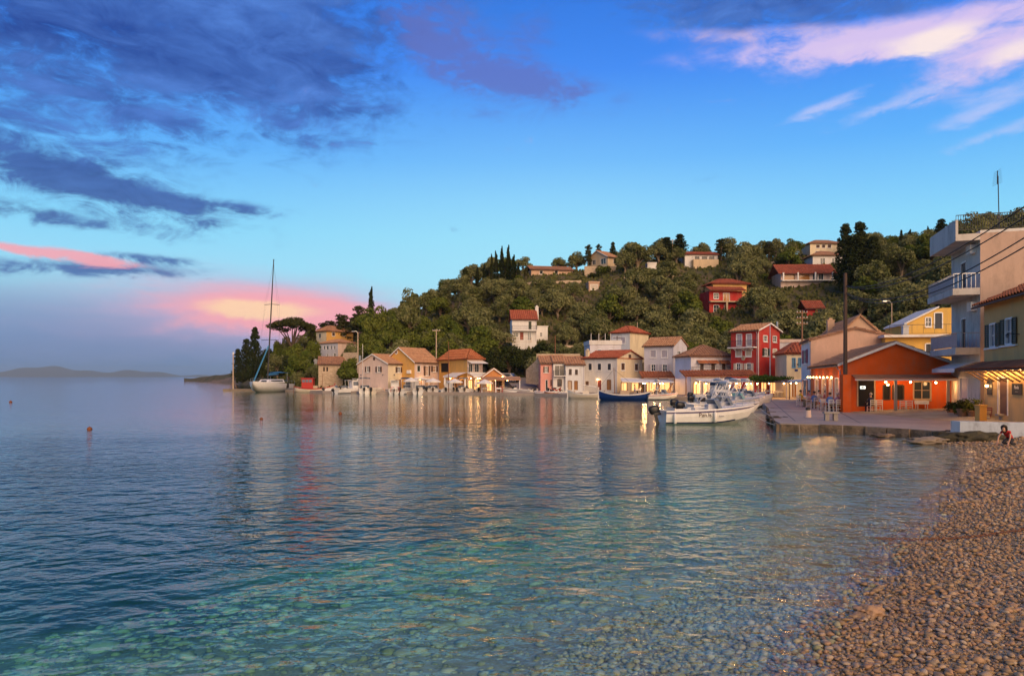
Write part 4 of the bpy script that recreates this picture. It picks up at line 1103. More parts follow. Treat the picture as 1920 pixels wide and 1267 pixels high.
# its mono-pitch side wing
mb = MB(); a = h2.a
mb.add([(-.2, -.25, zl), (a * .55, -.25, zr_), (a * .55, 6, zr_), (-.2, 6, zl), (-.2, -.25, zl + .16), (a * .55, -.25, zr_ + .16), (a * .55, 6, zr_ + .16), (-.2, 6, zl + .16)], [(0, 1, 2, 3), (4, 5, 6, 7), (0, 1, 5, 4), (1, 2, 6, 5), (0, 3, 7, 4)])
h2.roof = mb.build('roof', 'white', h2.root)
# walls must stay under the sloping roof
me = h2.wall_o.data
for v in me.vertices:
    if v.co.z > zl: v.co.z = min(v.co.z, zl + (zr_ - zl) * min(1, (v.co.x + .2) / (a * .55 + .2)) - .01)
h.chimney(2.0, .8, h.H - .3, h.H + 1.1, .5, 'grey_white')

# ================================================================ the harbour front
# ---- red house
Rd = House('red_house', 'tall crimson three storey house with white window surrounds and tiled gable roof', 1421.3, 92, 40, 1370.5, 1462, 0, 619.5, wall='red', ground_z=QZ)
for q in ((1381, 626, 1391, 648), (1399.5, 626, 1409.5, 648)): Rd.window('L', *q, 'closed', 'shutter_lilac')
for q in ((1379.5, 654, 1391, 668), (1398, 654, 1409, 668)): Rd.window('L', *q, 'closed', 'shutter_cream')
for q in ((1376, 681, 1393, 695), (1395, 681, 1413, 695)): Rd.window('L', *q, 'open', 'shutter_cream')
for q in ((1431, 629, 1438.5, 640), (1449, 630, 1456, 641)): Rd.window('R', *q, 'pane')
Rd.window('R', 1429, 653, 1442, 667, 'open', 'shutter_green'); Rd.window('R', 1449, 654, 1456.5, 669, 'closed', 'shutter_cream')
for q in ((1427, 716, 1438, 738), (1444, 716, 1456, 737)): Rd.window('R', *q, 'dooropen', frame='wood', glass='glow_pane')  # glowing doorways added for warmth at the foot of the house
for q in ((1376, 716, 1390, 739), (1398, 716, 1414, 740)): Rd.window('L', *q, 'dooropen', frame='wood', glass='glow_pane')
rz = Rd.hit('R', 1442, 608)[1]
Rd.build_walls(gable='R', ridge_z=rz); Rd.gable_roof('y', rz, 'tile_tan', .28, 'trim_white')
z = Rd.pz(650.5, 93)
mb = MB(); mb.box(-1.0, -.002, .1, Rd.b - .05, z - .14, z); mb.build('balcony_slab', 'trim_white', Rd.root)
Rd.rail('L', .12, Rd.b - .08, z, .95, .9, 'iron', .14)
for t in (.2, .5, .8):
    mb = MB(); mb.add([(-.002, Rd.b * t - .1, z - .14), (-.8, Rd.b * t - .1, z - .145), (-.002, Rd.b * t - .1, z - .5), (-.002, Rd.b * t + .1, z - .14), (-.8, Rd.b * t + .1, z - .145), (-.002, Rd.b * t + .1, z - .5)], [(0, 1, 2), (3, 4, 5), (0, 1, 4, 3), (1, 2, 5, 4)]); mb.build('corbel', 'trim_white', Rd.root)
s, z = Rd.hit('L', 1394, 671); mb = MB(); mb.ball((-.05, s, z), .35, 8, (.25, 1, 1)); mb.build('wall_crest', 'stone_wall', Rd.root)
mb = MB(); mb.tube([(Rd.a - .1, .3, Rd.H + .4), (Rd.a - .1, .3, Rd.H + 1.5)], .12, 8); mb.build('flue', 'steel', Rd.roof)
mb = MB(); mb.tube([(.03, -.05, .3), (.03, -.05, Rd.H)], .05, 6); mb.build('drainpipe', 'trim_white', Rd.root)
# ---- white house with three awned doors
G = House('white_balcony_house', 'low white house with three dark awned doors and brown roof next to the red house', 1295.5, 97, 8, None, 1373, 0, 669, wall='lilac_white', ground_z=QZ, bmin=6)
for q in ((1312, 681, 1320, 697), (1333, 681, 1341, 697), (1353, 681, 1361, 697)): G.window('R', *q, 'door', 'shutter_brown')
for q in ((1300, 717, 1312, 741), (1318, 717, 1336, 741), (1343, 717, 1362, 741)): G.window('R', *q, 'dooropen', frame='wood', glass='glow_pane')  # plain ground floor given glowing openings, added for the warm light under the awning
G.build_walls(); G.hip_roof(G.H + 1.75, 'tile_brown', .3)
for q in ((1306, 1325), (1326, 1345), (1347, 1366)):
    s0, s1 = G.hit('R', q[0], 679)[0], G.hit('R', q[1], 679)[0]; z = G.hit('R', 1330, 677)[1]
    mb = MB(); mb.add([(s0, -.002, z + .15), (s1, -.002, z + .15), (s1, -.8, z - .2), (s0, -.8, z - .2), (s0, -.8, z - .32), (s1, -.8, z - .32)], [(0, 1, 2, 3), (3, 2, 5, 4)]); mb.build('awning', 'tile_rust', G.root)
z = G.pz(699, 97); mb = MB(); mb.box(-.1, G.a, -1.2, -.002, z - .2, z); mb.build('balcony_slab', 'trim_white', G.root); G.rail('R', 0, G.a, z, 1.1, .85, 'iron', .14)
# ---- white shuttered house with outside stair
H = House('white_gable_house', 'tall white house with lilac shutters and outside stair', 1263, 108, 50, 1207.6, 1288, 0, 647.5, wall='lilac_white', wall_l='lilac_white', ground_z=QZ)
for q in ((1219, 656, 1230, 670), (1240, 656, 1251.5, 670)): H.window('L', *q, 'closed', 'shutter_lilac')
for q in ((1216, 683, 1234, 695.5), (1237, 683, 1256, 695.5)): H.window('L', *q, 'open', 'shutter_lilac')
H.window('R', 1270, 658, 1276, 668, 'pane'); H.window('R', 1271, 686, 1275, 704, 'door', 'door_red')
for q in ((1212, 716, 1230, 734), (1236, 716, 1256, 734)): H.window('L', *q, 'dooropen', frame='wood', glass='glow_pane')
rz = H.hit('R', 1274, 633)[1]
H.build_walls(gable='R', ridge_z=rz); H.gable_roof('y', rz, 'tile_tan', .25)
h = House('white_annex', 'small white annex with flat roof behind the outside stair', 1284, 112, 30, 1276, 1302, 0, 664, wall='pale_pink', ground_z=QZ)
h.window('R', 1288, 672, 1293, 684, 'pane'); h.build_walls(); h.flat_roof('white', .25)
# stair with white rail
so = empty('outside_stair', (X(1256, 104), 103, QZ), R(48), 'outside stair with white parapet climbing to the white gable house', 'stair')
for k in range(14):
    mb = MB(); mb.box(k * .3, k * .3 + .32, 0, 1.1, 0 if k == 0 else max(0, k * .19 - .5), (k + 1) * .19); mb.build('step', 'tile_tan' if k % 2 else 'concrete', so)
mb = MB(); mb.add([(0, -.16, .3), (4.2, -.16, 2.9), (4.2, -.16, 3.8), (0, -.16, 1.1), (0, -.01, .3), (4.2, -.01, 2.9), (4.2, -.01, 3.8), (0, -.01, 1.1)], [(0, 1, 2, 3), (4, 5, 6, 7), (3, 2, 6, 7), (0, 3, 7, 4), (1, 2, 6, 5)]); mb.build('stair_parapet', 'white', so)
# ---- cream corner house
I = House('cream_corner_house', 'cream corner house with navy shutters and red tiled roof behind the blue boat', 1157.4, 110, 50, 1093.4, 1204.5, 0, 671, wall='cream', wall_l='white', ground_z=QZ)  # left face painted whiter than the cream right, for the cool light there
for q in ((1103, 681, 1110, 694), (1120.5, 681, 1127.5, 694), (1139, 681, 1146, 694)): I.window('L', *q, 'closed', 'shutter_navy')
for q in ((1164.5, 680, 1171.5, 694), (1190, 681.5, 1196.5, 694.5)): I.window('R', *q, 'closed', 'shutter_brown')
I.window('L', 1120, 712, 1128, 731, 'door', 'door_red'); I.window('L', 1138.5, 712, 1145.5, 731, 'dooropen', frame='wood', glass='glass_warm'); I.window('L', 1098.5, 715, 1103.5, 722, 'pane', frame='wood')
for q in ((1164, 717, 1176, 733), (1184, 717, 1198, 732)): I.window('R', *q, 'dooropen', frame='wood', glass='glow_pane')  # added glowing openings that warm the space below the sail canopy
rz = I.hit('R', 1180, 658)[1]
I.build_walls(gable='R', ridge_z=rz); I.gable_roof('y', rz, 'tile_red', .25)
s0, s1, z0, z1 = I.rect('R', 1178.5, 664.5, 1183, 671.5); mb = MB(); I.fbox(mb, 'R', s0, s1, z0, z1, .004, .05); mb.build('gable_shutter', 'shutter_brown', I.root)
mb = MB(); mb.box(-.06, I.a + .06, -.09, -.003, I.H - .1, I.H + .06); mb.build('string_course', 'tile_rust', I.root)
I.chimney(.6, I.b - .5, I.H, I.H + 1.3, .5, 'cream'); I.lamp('L', 1122, 711, .3, 'bulb', 25)
# ---- terrace of three small fronts
h = House('pink_house', 'narrow salmon pink house in the waterfront row', 1013.5, 113, 3, None, 1037, 0, 682, wall='pink', ground_z=QZ, bmin=7)
h.window('R', 1019, 687, 1029, 698, 'open', 'shutter_brown'); h.window('R', 1023, 712, 1027, 731, 'door', 'dark'); h.window('R', 1032, 712, 1036, 722, 'pane', frame='door_red'); h.build_walls(); h.gable_roof('x', h.H + 1.25, 'tile_tan', .2)
h = House('white_glazed_house', 'narrow white house with glazed balcony between pink and pale blue fronts', 1037.3, 112.6, 3, None, 1060, 0, 681, wall='white', ground_z=QZ, bmin=7)
h.window('R', 1040, 685, 1059, 704, 'dooropen', frame='trim_white', glass='glass'); h.window('R', 1045.5, 711, 1053, 723, 'pane', frame='shutter_brown'); h.build_walls(); h.gable_roof('x', h.H + 1.25, 'tile_tan', .1)
z = h.pz(704, 112.6); mb = MB(); mb.box(0, h.a, -.8, -.002, z - .12, z); mb.build('balcony_slab', 'trim_white', h.root); h.rail('R', .03, h.a - .03, z, .75, .85, 'iron', .14)
h = House('pale_blue_house', 'pale blue house with tiny windows beside the cream corner house', 1060.3, 112, 3, None, 1096, 0, 684, wall='blue_white', ground_z=QZ, bmin=7)
h.window('R', 1067, 692, 1071.5, 701, 'pane', frame='shutter_brown'); h.window('R', 1078.5, 693, 1083, 701, 'pane', frame='shutter_brown'); h.window('R', 1065, 714, 1072, 731, 'door', 'wood_pale', 'wood'); h.window('R', 1077, 714, 1083, 731, 'dooropen', frame='wood', glass='glass_warm'); h.build_walls(); h.gable_roof('x', h.H + 1.35, 'tile_tan', .2)
# retaining walls
mb = MB(); mb.prism([(X(1006, 122), 122), (X(1088, 122), 122), (X(1088, 122), 123), (X(1006, 122), 123)], -1, P(0, 663, 122).z)
tag(mb.build('retaining_wall', 'stone_wall'), 'tall rubble stone wall above the roofs of the small waterfront row', 'wall')
mb = MB(); mb.add([P(986, 719, 119), P(1013, 722, 116), P(1013, 668, 116), P(986, 693, 119), P(986, 719, 120), P(1013, 722, 117), P(1013, 668, 117), P(986, 693, 120)], [(0, 1, 2, 3), (4, 5, 6, 7), (3, 2, 6, 7), (0, 3, 7, 4), (0, 1, 5, 4)])
tag(mb.build('retaining_wall', 'stone_wall'), 'sloping stone wall at the top of the ramp beside the pink house', 'wall')
# ---- open taverna with orange boarded gable
K = House('boarded_taverna', 'open taverna with orange boarded gable and lit terrace', 906, 116, 4, None, 946, 0, 706, cat='taverna', wall='sand', ground_z=QZ, bmin=7)
K.ez -= 0.05
K.window('R', 912, 713, 922, 732, 'dooropen', frame='wood', glass='glow_pane'); K.window('R', 927, 714, 941, 732, 'dooropen', frame='wood', glass='dark'); rz = K.hit('R', 926, 692)[1]
K.build_walls(gable='R', ridge_z=rz); K.gable_roof('y', rz, 'tile_tan', .35, 'trim_white')
nb = 14
for k in range(nb):
    s0, s1 = K.a * k / nb + .012, K.a * (k + 1) / nb - .012; zt0, zt1 = [K.H + (rz - K.H) * (1 - abs(s / K.a * 2 - 1)) - .03 for s in (s0, s1)]
    if min(zt0, zt1) < K.H + .1: continue
    mb = MB(); mb.add([(s0, -.04, K.H + .05), (s1, -.04, K.H + .05), (s1, -.04, zt1), (s0, -.04, zt0), (s0, -.005, K.H + .05), (s1, -.005, K.H + .05), (s1, -.005, zt1), (s0, -.005, zt0)], [(0, 1, 2, 3), (0, 1, 5, 4), (1, 2, 6, 5), (3, 2, 6, 7), (0, 3, 7, 4)]); mb.build('gable_board', 'boards', K.root)
mb = MB(); mb.add([(-.4, -2.6, K.H - .55), (K.a + 2.6, -2.6, K.H - .55), (K.a + 2.6, .0, K.H - .02), (-.4, -.0, K.H - .02), (-.4, -2.6, K.H - .45), (K.a + 2.6, -2.6, K.H - .45), (K.a + 2.6, .0, K.H + .08), (-.4, 0, K.H + .08)], [(0, 1, 2, 3), (4, 5, 6, 7), (0, 1, 5, 4), (1, 2, 6, 5), (0, 3, 7, 4)]); cn = mb.build('canopy', 'tile_tan', K.root)
for x in (-.3, K.a * .55, K.a + 2.4): mb = MB(); mb.box(x - .07, x + .07, -2.5, -2.36, 0, K.H - .56); mb.build('post', 'trim_white', K.root)
for px_, py_ in ((895, 709.5), (928, 713), (942, 706), (950, 713)): K.lamp('R', px_, py_, 2.0 if py_ > 707 else .3, 'bulb', 30)
# ---- yellow taverna with upper terrace
Lh = House('yellow_taverna', 'ochre yellow taverna with roofed upper terrace and white awnings', 876, 119, 35, 823, 905, 0, 674, cat='taverna', wall='pale_pink', wall_l='ochre', ground_z=QZ)
Lh.window('R', 879, 682, 886, 697, 'dooropen', frame='trim_white', glass='glass'); Lh.window('R', 890, 682, 898, 697, 'dooropen', frame='trim_white', glass='glass'); Lh.window('L', 826, 680, 842, 698, 'dark', glass='dark', frame='ochre', sill=False)  # black sheet on the left face stands for shade inside the open terrace
for q in ((878, 712, 886, 731), (889, 712, 900, 731)): Lh.window('R', *q, 'dooropen', frame='wood', glass='glow_pane')
for q in ((853, 712, 862, 731), (866, 712, 873, 731)): Lh.window('L', *q, 'dooropen', frame='wood', glass='glass_warm')
Lh.build_walls(); Lh.hip_roof(Lh.H + 1.9, 'tile_rust', .35)
for f_, s0, s1, z, o_ in (('R', -.2, Lh.a, Lh.pz(701, 119), 2.4), ('L', .0, Lh.b * .5, Lh.pz(701, 119), 2.0)):
    mb = MB(); q = [Lh.fp(f_, s0, z + .3, .003), Lh.fp(f_, s1, z + .3, .003), Lh.fp(f_, s1, z - .35, o_), Lh.fp(f_, s0, z - .35, o_), Lh.fp(f_, s0, z - .6, o_), Lh.fp(f_, s1, z - .6, o_)]
    mb.add(q, [(0, 1, 2, 3), (3, 2, 5, 4)]); mb.build('awning', 'canvas_white', Lh.root)
mb = MB(); z = Lh.pz(678, 119); mb.add([(-.1, -.003, z + .2), (Lh.a + .2, -.003, z + .2), (Lh.a + .2, -1.6, z - .3), (-.1, -1.6, z - .3)], [(0, 1, 2, 3)]); mb.build('awning', 'canvas_white', Lh.root)
Lh.rail('R', 0, Lh.a, Lh.pz(698, 119), .9, .9, 'iron', .16); mb = MB(); mb.box(0, Lh.a, -.95, -.002, Lh.pz(698, 119) - .15, Lh.pz(698, 119)); mb.build('balcony_slab', 'trim_white', Lh.root)
for px_, py_ in ((849, 709), (865, 709), (880, 709), (897, 709)): Lh.lamp('R' if px_ > 876 else 'L', px_, py_, .5, 'bulb', 22)
mb = MB(); mb.lathe([(.75, 0), (.75, 1.15), (.55, 1.3)], 14); c = P(867, 671, 124); o = mb.build('water_tank', 'tank_white', smooth=False); o.location = (c.x, c.y, Lh.z0 + Lh.H + .35); tag(o, 'white cylindrical water tank on the roof of the yellow taverna', 'tank')
# ---- ochre gable house
Mh = House('ochre_gable_house', 'two storey house with ochre gable side and pale shuttered front', 777.3, 122, 58, 722, 823, 0, 678.5, wall='pale_pink', wall_l='ochre', ground_z=QZ)
Mh.window('R', 782, 685, 788, 696.5, 'closed', 'shutter_green'); Mh.window('R', 794, 686, 806, 704, 'open', 'shutter_brown', glass='glass_warm'); Mh.window('R', 808, 686, 820.5, 697, 'open', 'shutter_brown', glass='glass_warm')
for q in ((786, 712, 792, 731), (796, 712, 803, 731), (806, 713, 812, 726)): Mh.window('R', *q, 'dooropen', frame='trim_white', glass='glass_warm')
rz = Mh.hit('L', 743, 653)[1]
Mh.build_walls(gable='L', ridge_z=rz); Mh.gable_roof('x', rz, 'tile_tan', .3, 'trim_white')
s, z = Mh.hit('L', 743, 660); mb = MB(); mb.tube([(-.001, s, z), (-.06, s, z)], .4, 14); vt = mb.build('round_vent', 'trim_white', Mh.root); mb = MB(); mb.tube([(-.061, s, z), (-.075, s, z)], .22, 12); mb.build('vent_grille', 'shutter_brown', vt)
s, z = Mh.hit('L', 768, 697); mb = MB(); mb.box(-.35, -.003, s - .4, s + .4, z - .3, z + .3); mb.build('air_conditioner', 'gel_white', Mh.root)
Mh.lamp('R', 789, 710, .35, 'bulb', 60)
# ---- cream gable house
Nh = House('cream_gable_house', 'cream two storey gable house at the end of the waterfront', 727.6, 120.5, 58, 672.4, 765, 0, 682, wall='cream', wall_l='pale_pink', ground_z=QZ)
for q in ((685, 687, 694.5, 697.5), (704.5, 687, 716, 697.5)): Nh.window('L', *q, 'open', 'shutter_brown')
Nh.window('R', 741.5, 688, 753.5, 698, 'open', 'shutter_brown'); Nh.window('R', 741, 712, 752, 731, 'dooropen', frame='wood', glass='glass_warm'); Nh.window('R', 755, 711, 759, 731, 'door', 'shutter_green')
rz = Nh.hit('L', 701.5, 665)[1]
Nh.build_walls(gable='L', ridge_z=rz); Nh.gable_roof('x', rz, 'tile_tan', .25, 'trim_white')
s, z = Nh.hit('L', 701.5, 672.5); mb = MB(); mb.box(-.03, -.002, s - .22, s + .22, z - .28, z + .28); mb.build('gable_vent', 'shutter_brown', Nh.root)
for f_, px_, py_ in (('L', 679, 703), ('L', 720, 703), ('R', 737, 703)): Nh.lamp(f_, px_, py_, .35, 'glass_pale', 0, 'wall_lantern')
mb = MB(); mb.tube([(.5, Nh.b + .1, Nh.H), (.5, Nh.b + .1, Nh.H + 1.6)], .22, 8); mb.build('flue', 'steel', Nh.roof)

# ================================================================ houses on the slope
def hill_house(name, label, kpx, base, th, lpx, rpx, eave, **k):
    d = k.pop('d', None) or ground_hit(kpx, base).y
    return House(name, label, kpx, d, th, lpx, rpx, base, eave, found=6, **k)
h = hill_house('white_hill_house', 'white house with red roof and balcony among the olive trees', 1001, 640, 14, None, 1027, 612, wall='white', bmin=5, d=150)
h.window('R', 1012, 623, 1017, 631, 'pane', sill=False); h.build_walls(); h.flat_roof('white', 0)
h1 = hill_house('white_hill_house_front', 'white', 960, 640, 4, None, 1006, 598, wall='white', bmin=6, d=146)
h1.root.name = 'white_hill_house'; h1.root['label'] = 'two storey white house with red roof and long balcony among the olives'; h.root['label'] = 'low white side wing with flat roof joined to the white olive grove house'; h.root.name = 'white_side_wing'
h1.root.name = 'white_grove_house'
h1.window('R', 990.5, 602, 997, 617, 'door', 'shutter_green'); h1.window('R', 962, 623, 972, 632, 'pane'); h1.window('R', 974.5, 622, 982, 637, 'door', 'door_red'); h1.window('R', 989, 622, 996, 637, 'dooropen', glass='glass_pale')
h1.build_walls(); h1.gable_roof('x', h1.H + 2.0, 'tile_red', .35); h1.chimney(h1.a + .4, 3.2, h1.H, h1.H + 2.9, .7)
z = h1.pz(619, 146); mb = MB(); mb.box(0, h1.a, -1.1, -.002, z - .18, z); mb.build('balcony_slab', 'trim_white', h1.root); h1.rail('R', .02, h1.a - .02, z, 1.05, .95, 'iron', .18)
h1.rail('R', -1.2, h1.a * .75, -.3, 2.2, 1.0, 'wood_pale', .3, name='terrace_fence')
# flat roofed house with blue shutters
h = hill_house('flat_roofed_house', 'flat roofed white house with small sky blue shutters above the cream corner house', 1106, 670, 2, None, 1165, 646, wall='lilac_white', bmin=7, d=122)
h.window('R', 1120, 655, 1128, 662, 'closed', 'shutter_blue'); h.window('R', 1141, 655, 1150, 662, 'closed', 'shutter_blue'); h.build_walls(); h.flat_roof('white', .6)
for px_ in (1108.5, 1123, 1135, 1145):
    s = h.hit('R', px_, 640)[0]; mb = MB(); mb.tube([(s, .1, h.H + .78), (s, .1, h.H + 2.0)], .05, 5); mb.build('terrace_post', 'trim_white', h.root)
h = hill_house('red_hipped_house', 'white house with red hipped roof and blank right side on the lower slope', 1181, 652, 48, 1146, 1216, 624, wall='cream', wall_l='blue_white', d=132)  # bluish left and cream right faces carry cool and warm light as paint
h.window('L', 1163, 632, 1172, 644, 'closed', 'shutter_lilac'); h.build_walls(); h.hip_roof(h.H + 1.5, 'tile_red', .35)
# red house up the slope
h = hill_house('red_hill_house', 'red house with red tiled pent roof and cream lower floor up the slope', 1330, 588, 6, None, 1392, 545, wall='red', bmin=6)
h.window('R', 1338, 549.5, 1347.5, 560, 'pane'); h.window('R', 1356, 549, 1368, 565, 'dooropen', glass='glass_warm'); h.window('R', 1338, 572, 1348, 585, 'pane'); h.window('R', 1358, 571, 1363, 587, 'door', 'door_wood'); h.build_walls()
zc = h.pz(566); mb = MB(); mb.box(-.15, h.a + .15, -1.2, -.002, zc - .1, zc + .15); mb.build('balcony_slab', 'sand', h.root)
mb = MB(); mb.box(.0, h.a, -.06, -.003, -.5, zc - .1) if False else mb.box(h.a * .45, h.a * .5, -1.15, -1.0, -1, zc - .1); mb.build('post', 'sand', h.root)
mb = MB(); h.slope(mb, (-.4, -1.3, h.H - .1), (1, 0, 0), (0, 2.6, 1.1), h.a + .8, 2.9); h.roof = mb.build('roof', 'tile_red', h.root)
hh = h
h = hill_house('red_hill_pavilion', 'open sided roof pavilion with red hip roof on top of the red slope house', 1337, 536, 6, None, 1400, 531, wall='dull_yellow', bmin=5, ground_z=hh.z0 + hh.H + .3, d=hh.d + 2.5); h.ez = 1.6; h.build_walls(top=1.6); h.hip_roof(h.H + 1.5, 'tile_red', .7)
# long house with red roof
h = hill_house('long_hill_house', 'long pale house with red roof and pillared porch high on the slope', 1464, 543, -3, None, 1562, 511, wall='pale_pink', bmin=7)
h.window('R', 1524, 512.5, 1533, 526, 'dooropen', glass='glass'); h.window('R', 1535, 512.5, 1544, 526, 'dooropen', glass='glass'); h.window('R', 1468, 514, 1490, 525, 'dark', glass='glass_warm', frame='sand'); h.window('R', 1495, 514, 1518, 525, 'dark', glass='glass_warm', frame='sand')
h.build_walls(); h.gable_roof('x', h.H + 2.3, 'tile_red', .8)
z = h.pz(526); mb = MB(); mb.box(-.1, h.a + .1, -1.3, -.002, z - .25, z); mb.build('porch_slab', 'trim_white', h.root)
for t in (.02, .3, .63, .96): mb = MB(); mb.box(h.a * t - .16, h.a * t + .16, -1.25, -.95, z, h.H - .15); mb.build('pillar', 'trim_white', h.root)
# yellow hotel and the white house below it
h = hill_house('yellow_hill_hotel', 'tall yellow house with hip roof on the skyline beside the dark cypresses', 1519, 482, 4, None, 1585, 457, wall='cream', bmin=7)
for q in ((1530, 458.5, 1537, 465), (1541, 458.5, 1547.5, 465), (1551.5, 458.5, 1558.5, 465), (1529, 471, 1535, 477), (1544, 471, 1550, 477)): h.window('R', *q, 'closed', 'shutter_brown')
h.build_walls(); h.hip_roof(h.H + 1.7, 'tile_tan', .5)
h = hill_house('white_porch_house', 'white house with pale roof and dark openings just below the yellow skyline house', 1524, 502, -2, None, 1580, 480, wall='white', bmin=6)
for q in ((1538, 484, 1547, 495), (1560, 484, 1569, 495)): h.window('R', *q, 'dooropen', glass='glass')
h.build_walls(); h.hip_roof(h.H + 1.7, 'tile_tan', .6)
h = hill_house('small_red_house', 'little red house with red roof half hidden in trees below the long house', 1513, 594, -4, None, 1543, 577, wall='red', bmin=5)
h.window('R', 1534, 580, 1541, 592, 'dooropen', glass='glass'); h.build_walls(); h.gable_roof('x', h.H + 1.6, 'tile_red', .5)
# villas on the ridge
h = hill_house('gable_villa', 'cream villa with wide gable and loggia on the ridge', 1139.5, 506, 38, 1101, 1161, 481, wall='sand', wall_l='sand')
for q in ((1110.5, 487, 1117, 496), (1126.5, 484.5, 1136, 495)): h.window('L', *q, 'dooropen', glass='glass')
h.window('R', 1150, 485, 1154, 493, 'closed', 'shutter_brown'); rz = h.hit('L', 1121, 470.5)[1]
h.build_walls(gable='L', ridge_z=rz); h.gable_roof('x', rz, 'tile_tan', .45, 'trim_white'); h.rail('L', .1, h.b, .3, 1.2, 1.0, 'trim_white', .25)
mb = MB(); q0, q1 = P(1096, 514, h.d - 3.5), P(1156, 514, h.d - 3.5); mb.box(q0.x, q1.x, h.d - 3.5, h.d - 3.0, q0.z - 5, P(0, 499, h.d - 3.5).z); tag(mb.build('terrace_wall', 'stone_wall'), 'stone terrace wall in front of the cream gable villa', 'wall')
h = hill_house('long_ridge_house', 'low brown roofed house on the ridge between the cypress group and the gable villa', 996, 517, 10, None, 1074, 505, wall='tan', bmin=8)
h.window('R', 1012, 507, 1018, 514, 'dark', glass='dark'); h.window('R', 1040, 507, 1046, 514, 'dark', glass='dark'); h.build_walls(); h.gable_roof('x', h.H + 1.5, 'tile_brown', .4)
h = hill_house('white_ridge_villa', 'white villa with red verandah roof and three windows on the skyline', 1284, 500, 3, None, 1346, 477, wall='white', bmin=6)
for q in ((1303, 481, 1311, 487), (1316.5, 481, 1325, 487), (1330, 481, 1339, 487)): h.window('R', *q, 'pane', frame='shutter_brown')
h.build_walls(); h.gable_roof('x', h.H + 1.1, 'tile_red', .4)
mb = MB(); mb.box(h.a * .2, h.a * .95, -2.0, -.002, -6, h.pz(488)); mb.build('terrace_base', 'sand', h.root); h.rail('R', h.a * .2, h.a * .95, h.pz(488), 1.9, .8, 'iron', .2)
# ruin / small walls on the slope
h = hill_house('ruined_hut', 'roofless pink stone hut on the terraced slope under the gable villa', 1104, 548, 5, None, 1124, 530, wall='tan', bmin=4)
h.window('R', 1107, 533, 1121, 543, 'closed', 'shutter_cream'); h.build_walls(); h.flat_roof('tan', .2)
h = hill_house('white_hut', 'tiny white hut beside the dark trees on the ridge', 1214, 506, 0, None, 1231, 494, wall='white', bmin=3)
h.build_walls(); h.flat_roof('white', .15)
terrace(1170, 1265, 524, 1.0, 'dry stone terrace wall below the tiny white hut')
terrace(1178, 1230, 546, 1.2, 'pale stone terrace with an open shed under the upper path')
terrace(985, 1090, 533, .8, 'broken stone terrace wall below the long ridge house')
terrace(1010, 1080, 655, .9, 'low stone wall between the white grove house and the waterfront row')
terrace(870, 905, 665, 1.4, 'pale stone wall on the slope above the yellow taverna')
terrace(1390, 1462, 500, .9, 'stone terrace wall on the upper slope left of the long house')
# ---- the pair of houses on the headland side
h = hill_house('yellow_headland_house', 'yellow hip roofed house on the headland among pines', 612, 652, 50, 593, 662, 621, wall='ochre', wall_l='cream', d=212)
for q in ((622.5, 623, 628, 630), (642.5, 623, 647.5, 630)): h.window('R', *q, 'closed', 'shutter_brown')
h.window('L', 598, 625, 602, 634, 'closed', 'shutter_green'); h.build_walls(); h.hip_roof(h.H + 2.0, 'tile_brown', .5)
h = hill_house('white_headland_house', 'long white house with five small upper windows below the yellow headland house', 633.6, 674, 48, 597, 668, 643, wall='pale_pink', wall_l='lilac_white', d=190)
for q in ((599.5, 648, 603, 655), (606.5, 648, 610, 655), (612, 648, 616.5, 655), (619.5, 648, 622.5, 655), (626, 648, 629, 655), (613, 663, 615.5, 672), (626, 662, 629.5, 672)): h.window('L', *q, 'dark', glass='glass', sill=False)
h.build_walls(); h.hip_roof(h.H + 1.2, 'tile_tan', .3)
h = hill_house('white_headland_annex', 'low white annex wall left of the long white headland house', 574, 672, 4, None, 595, 656, wall='blue_white', bmin=4, d=196)
h.build_walls(); h.flat_roof('white', .1)
h = hill_house('stone_barn', 'old stone barn with tan roof above the fishing boats', 597, 706, 12, None, 643, 683, wall='stone_wall', bmin=7, d=146)
for q in ((606, 688, 609, 696), (612, 688, 615, 696)): h.window('R', *q, 'dark', glass='dark', frame='wood', sill=False)
h.build_walls(); h.gable_roof('x', h.H + 1.6, 'tile_brown', .3)
mb = MB(); mb.prism([(X(643, 150), 150), (X(672, 148), 148), (X(672, 149), 149), (X(643, 151), 151)], -1, P(0, 661, 150).z); tag(mb.build('retaining_wall', 'stone_wall'), 'brown stone wall below the white headland house', 'wall')

# ================================================================ trees
def leaves(mb_v, mb_f, c, r, n, size, rs, flat=1.0, shell=.55):
    """n leaf-spray faces through the outer shell of an ellipsoidal clump"""
    for _ in range(n):
        while True:
            v = Vector((rs.gauss(0, 1), rs.gauss(0, 1), rs.gauss(0, 1)))
            if v.length > .1: break
        v.normalize()
        q = shell + (1 - shell) * rs.random() ** .6
        if rs.random() < .12: q *= 1.12
        p = Vector(c) + Vector((v.x * r[0], v.y * r[1], v.z * r[2])) * q
        nrm = (v * 1.0 + Vector((rs.gauss(0, .7), rs.gauss(0, .7), rs.gauss(0, .7) + .25))).normalized()
        a = nrm.cross(Vector((rs.gauss(0, 1), rs.gauss(0, 1), rs.gauss(0, 1)))); a = a.normalized() if a.length > 1e-3 else Vector((1, 0, 0))
        b_ = nrm.cross(a)
        s = size * rs.uniform(.6, 1.35); s2 = s * rs.uniform(.45, .9)
        o = len(mb_v)
        mb_v += [p - a * s, p - b_ * s2 * .8, p + a * s, p + b_ * s2]
        mb_f.append((o, o + 1, o + 2, o + 3))
def mesh_of(name, v, f, mat):
    me = bpy.data.meshes.new(name); me.from_pydata([tuple(x) for x in v], [], f); me.materials.append(M(mat)); me.update(); return me
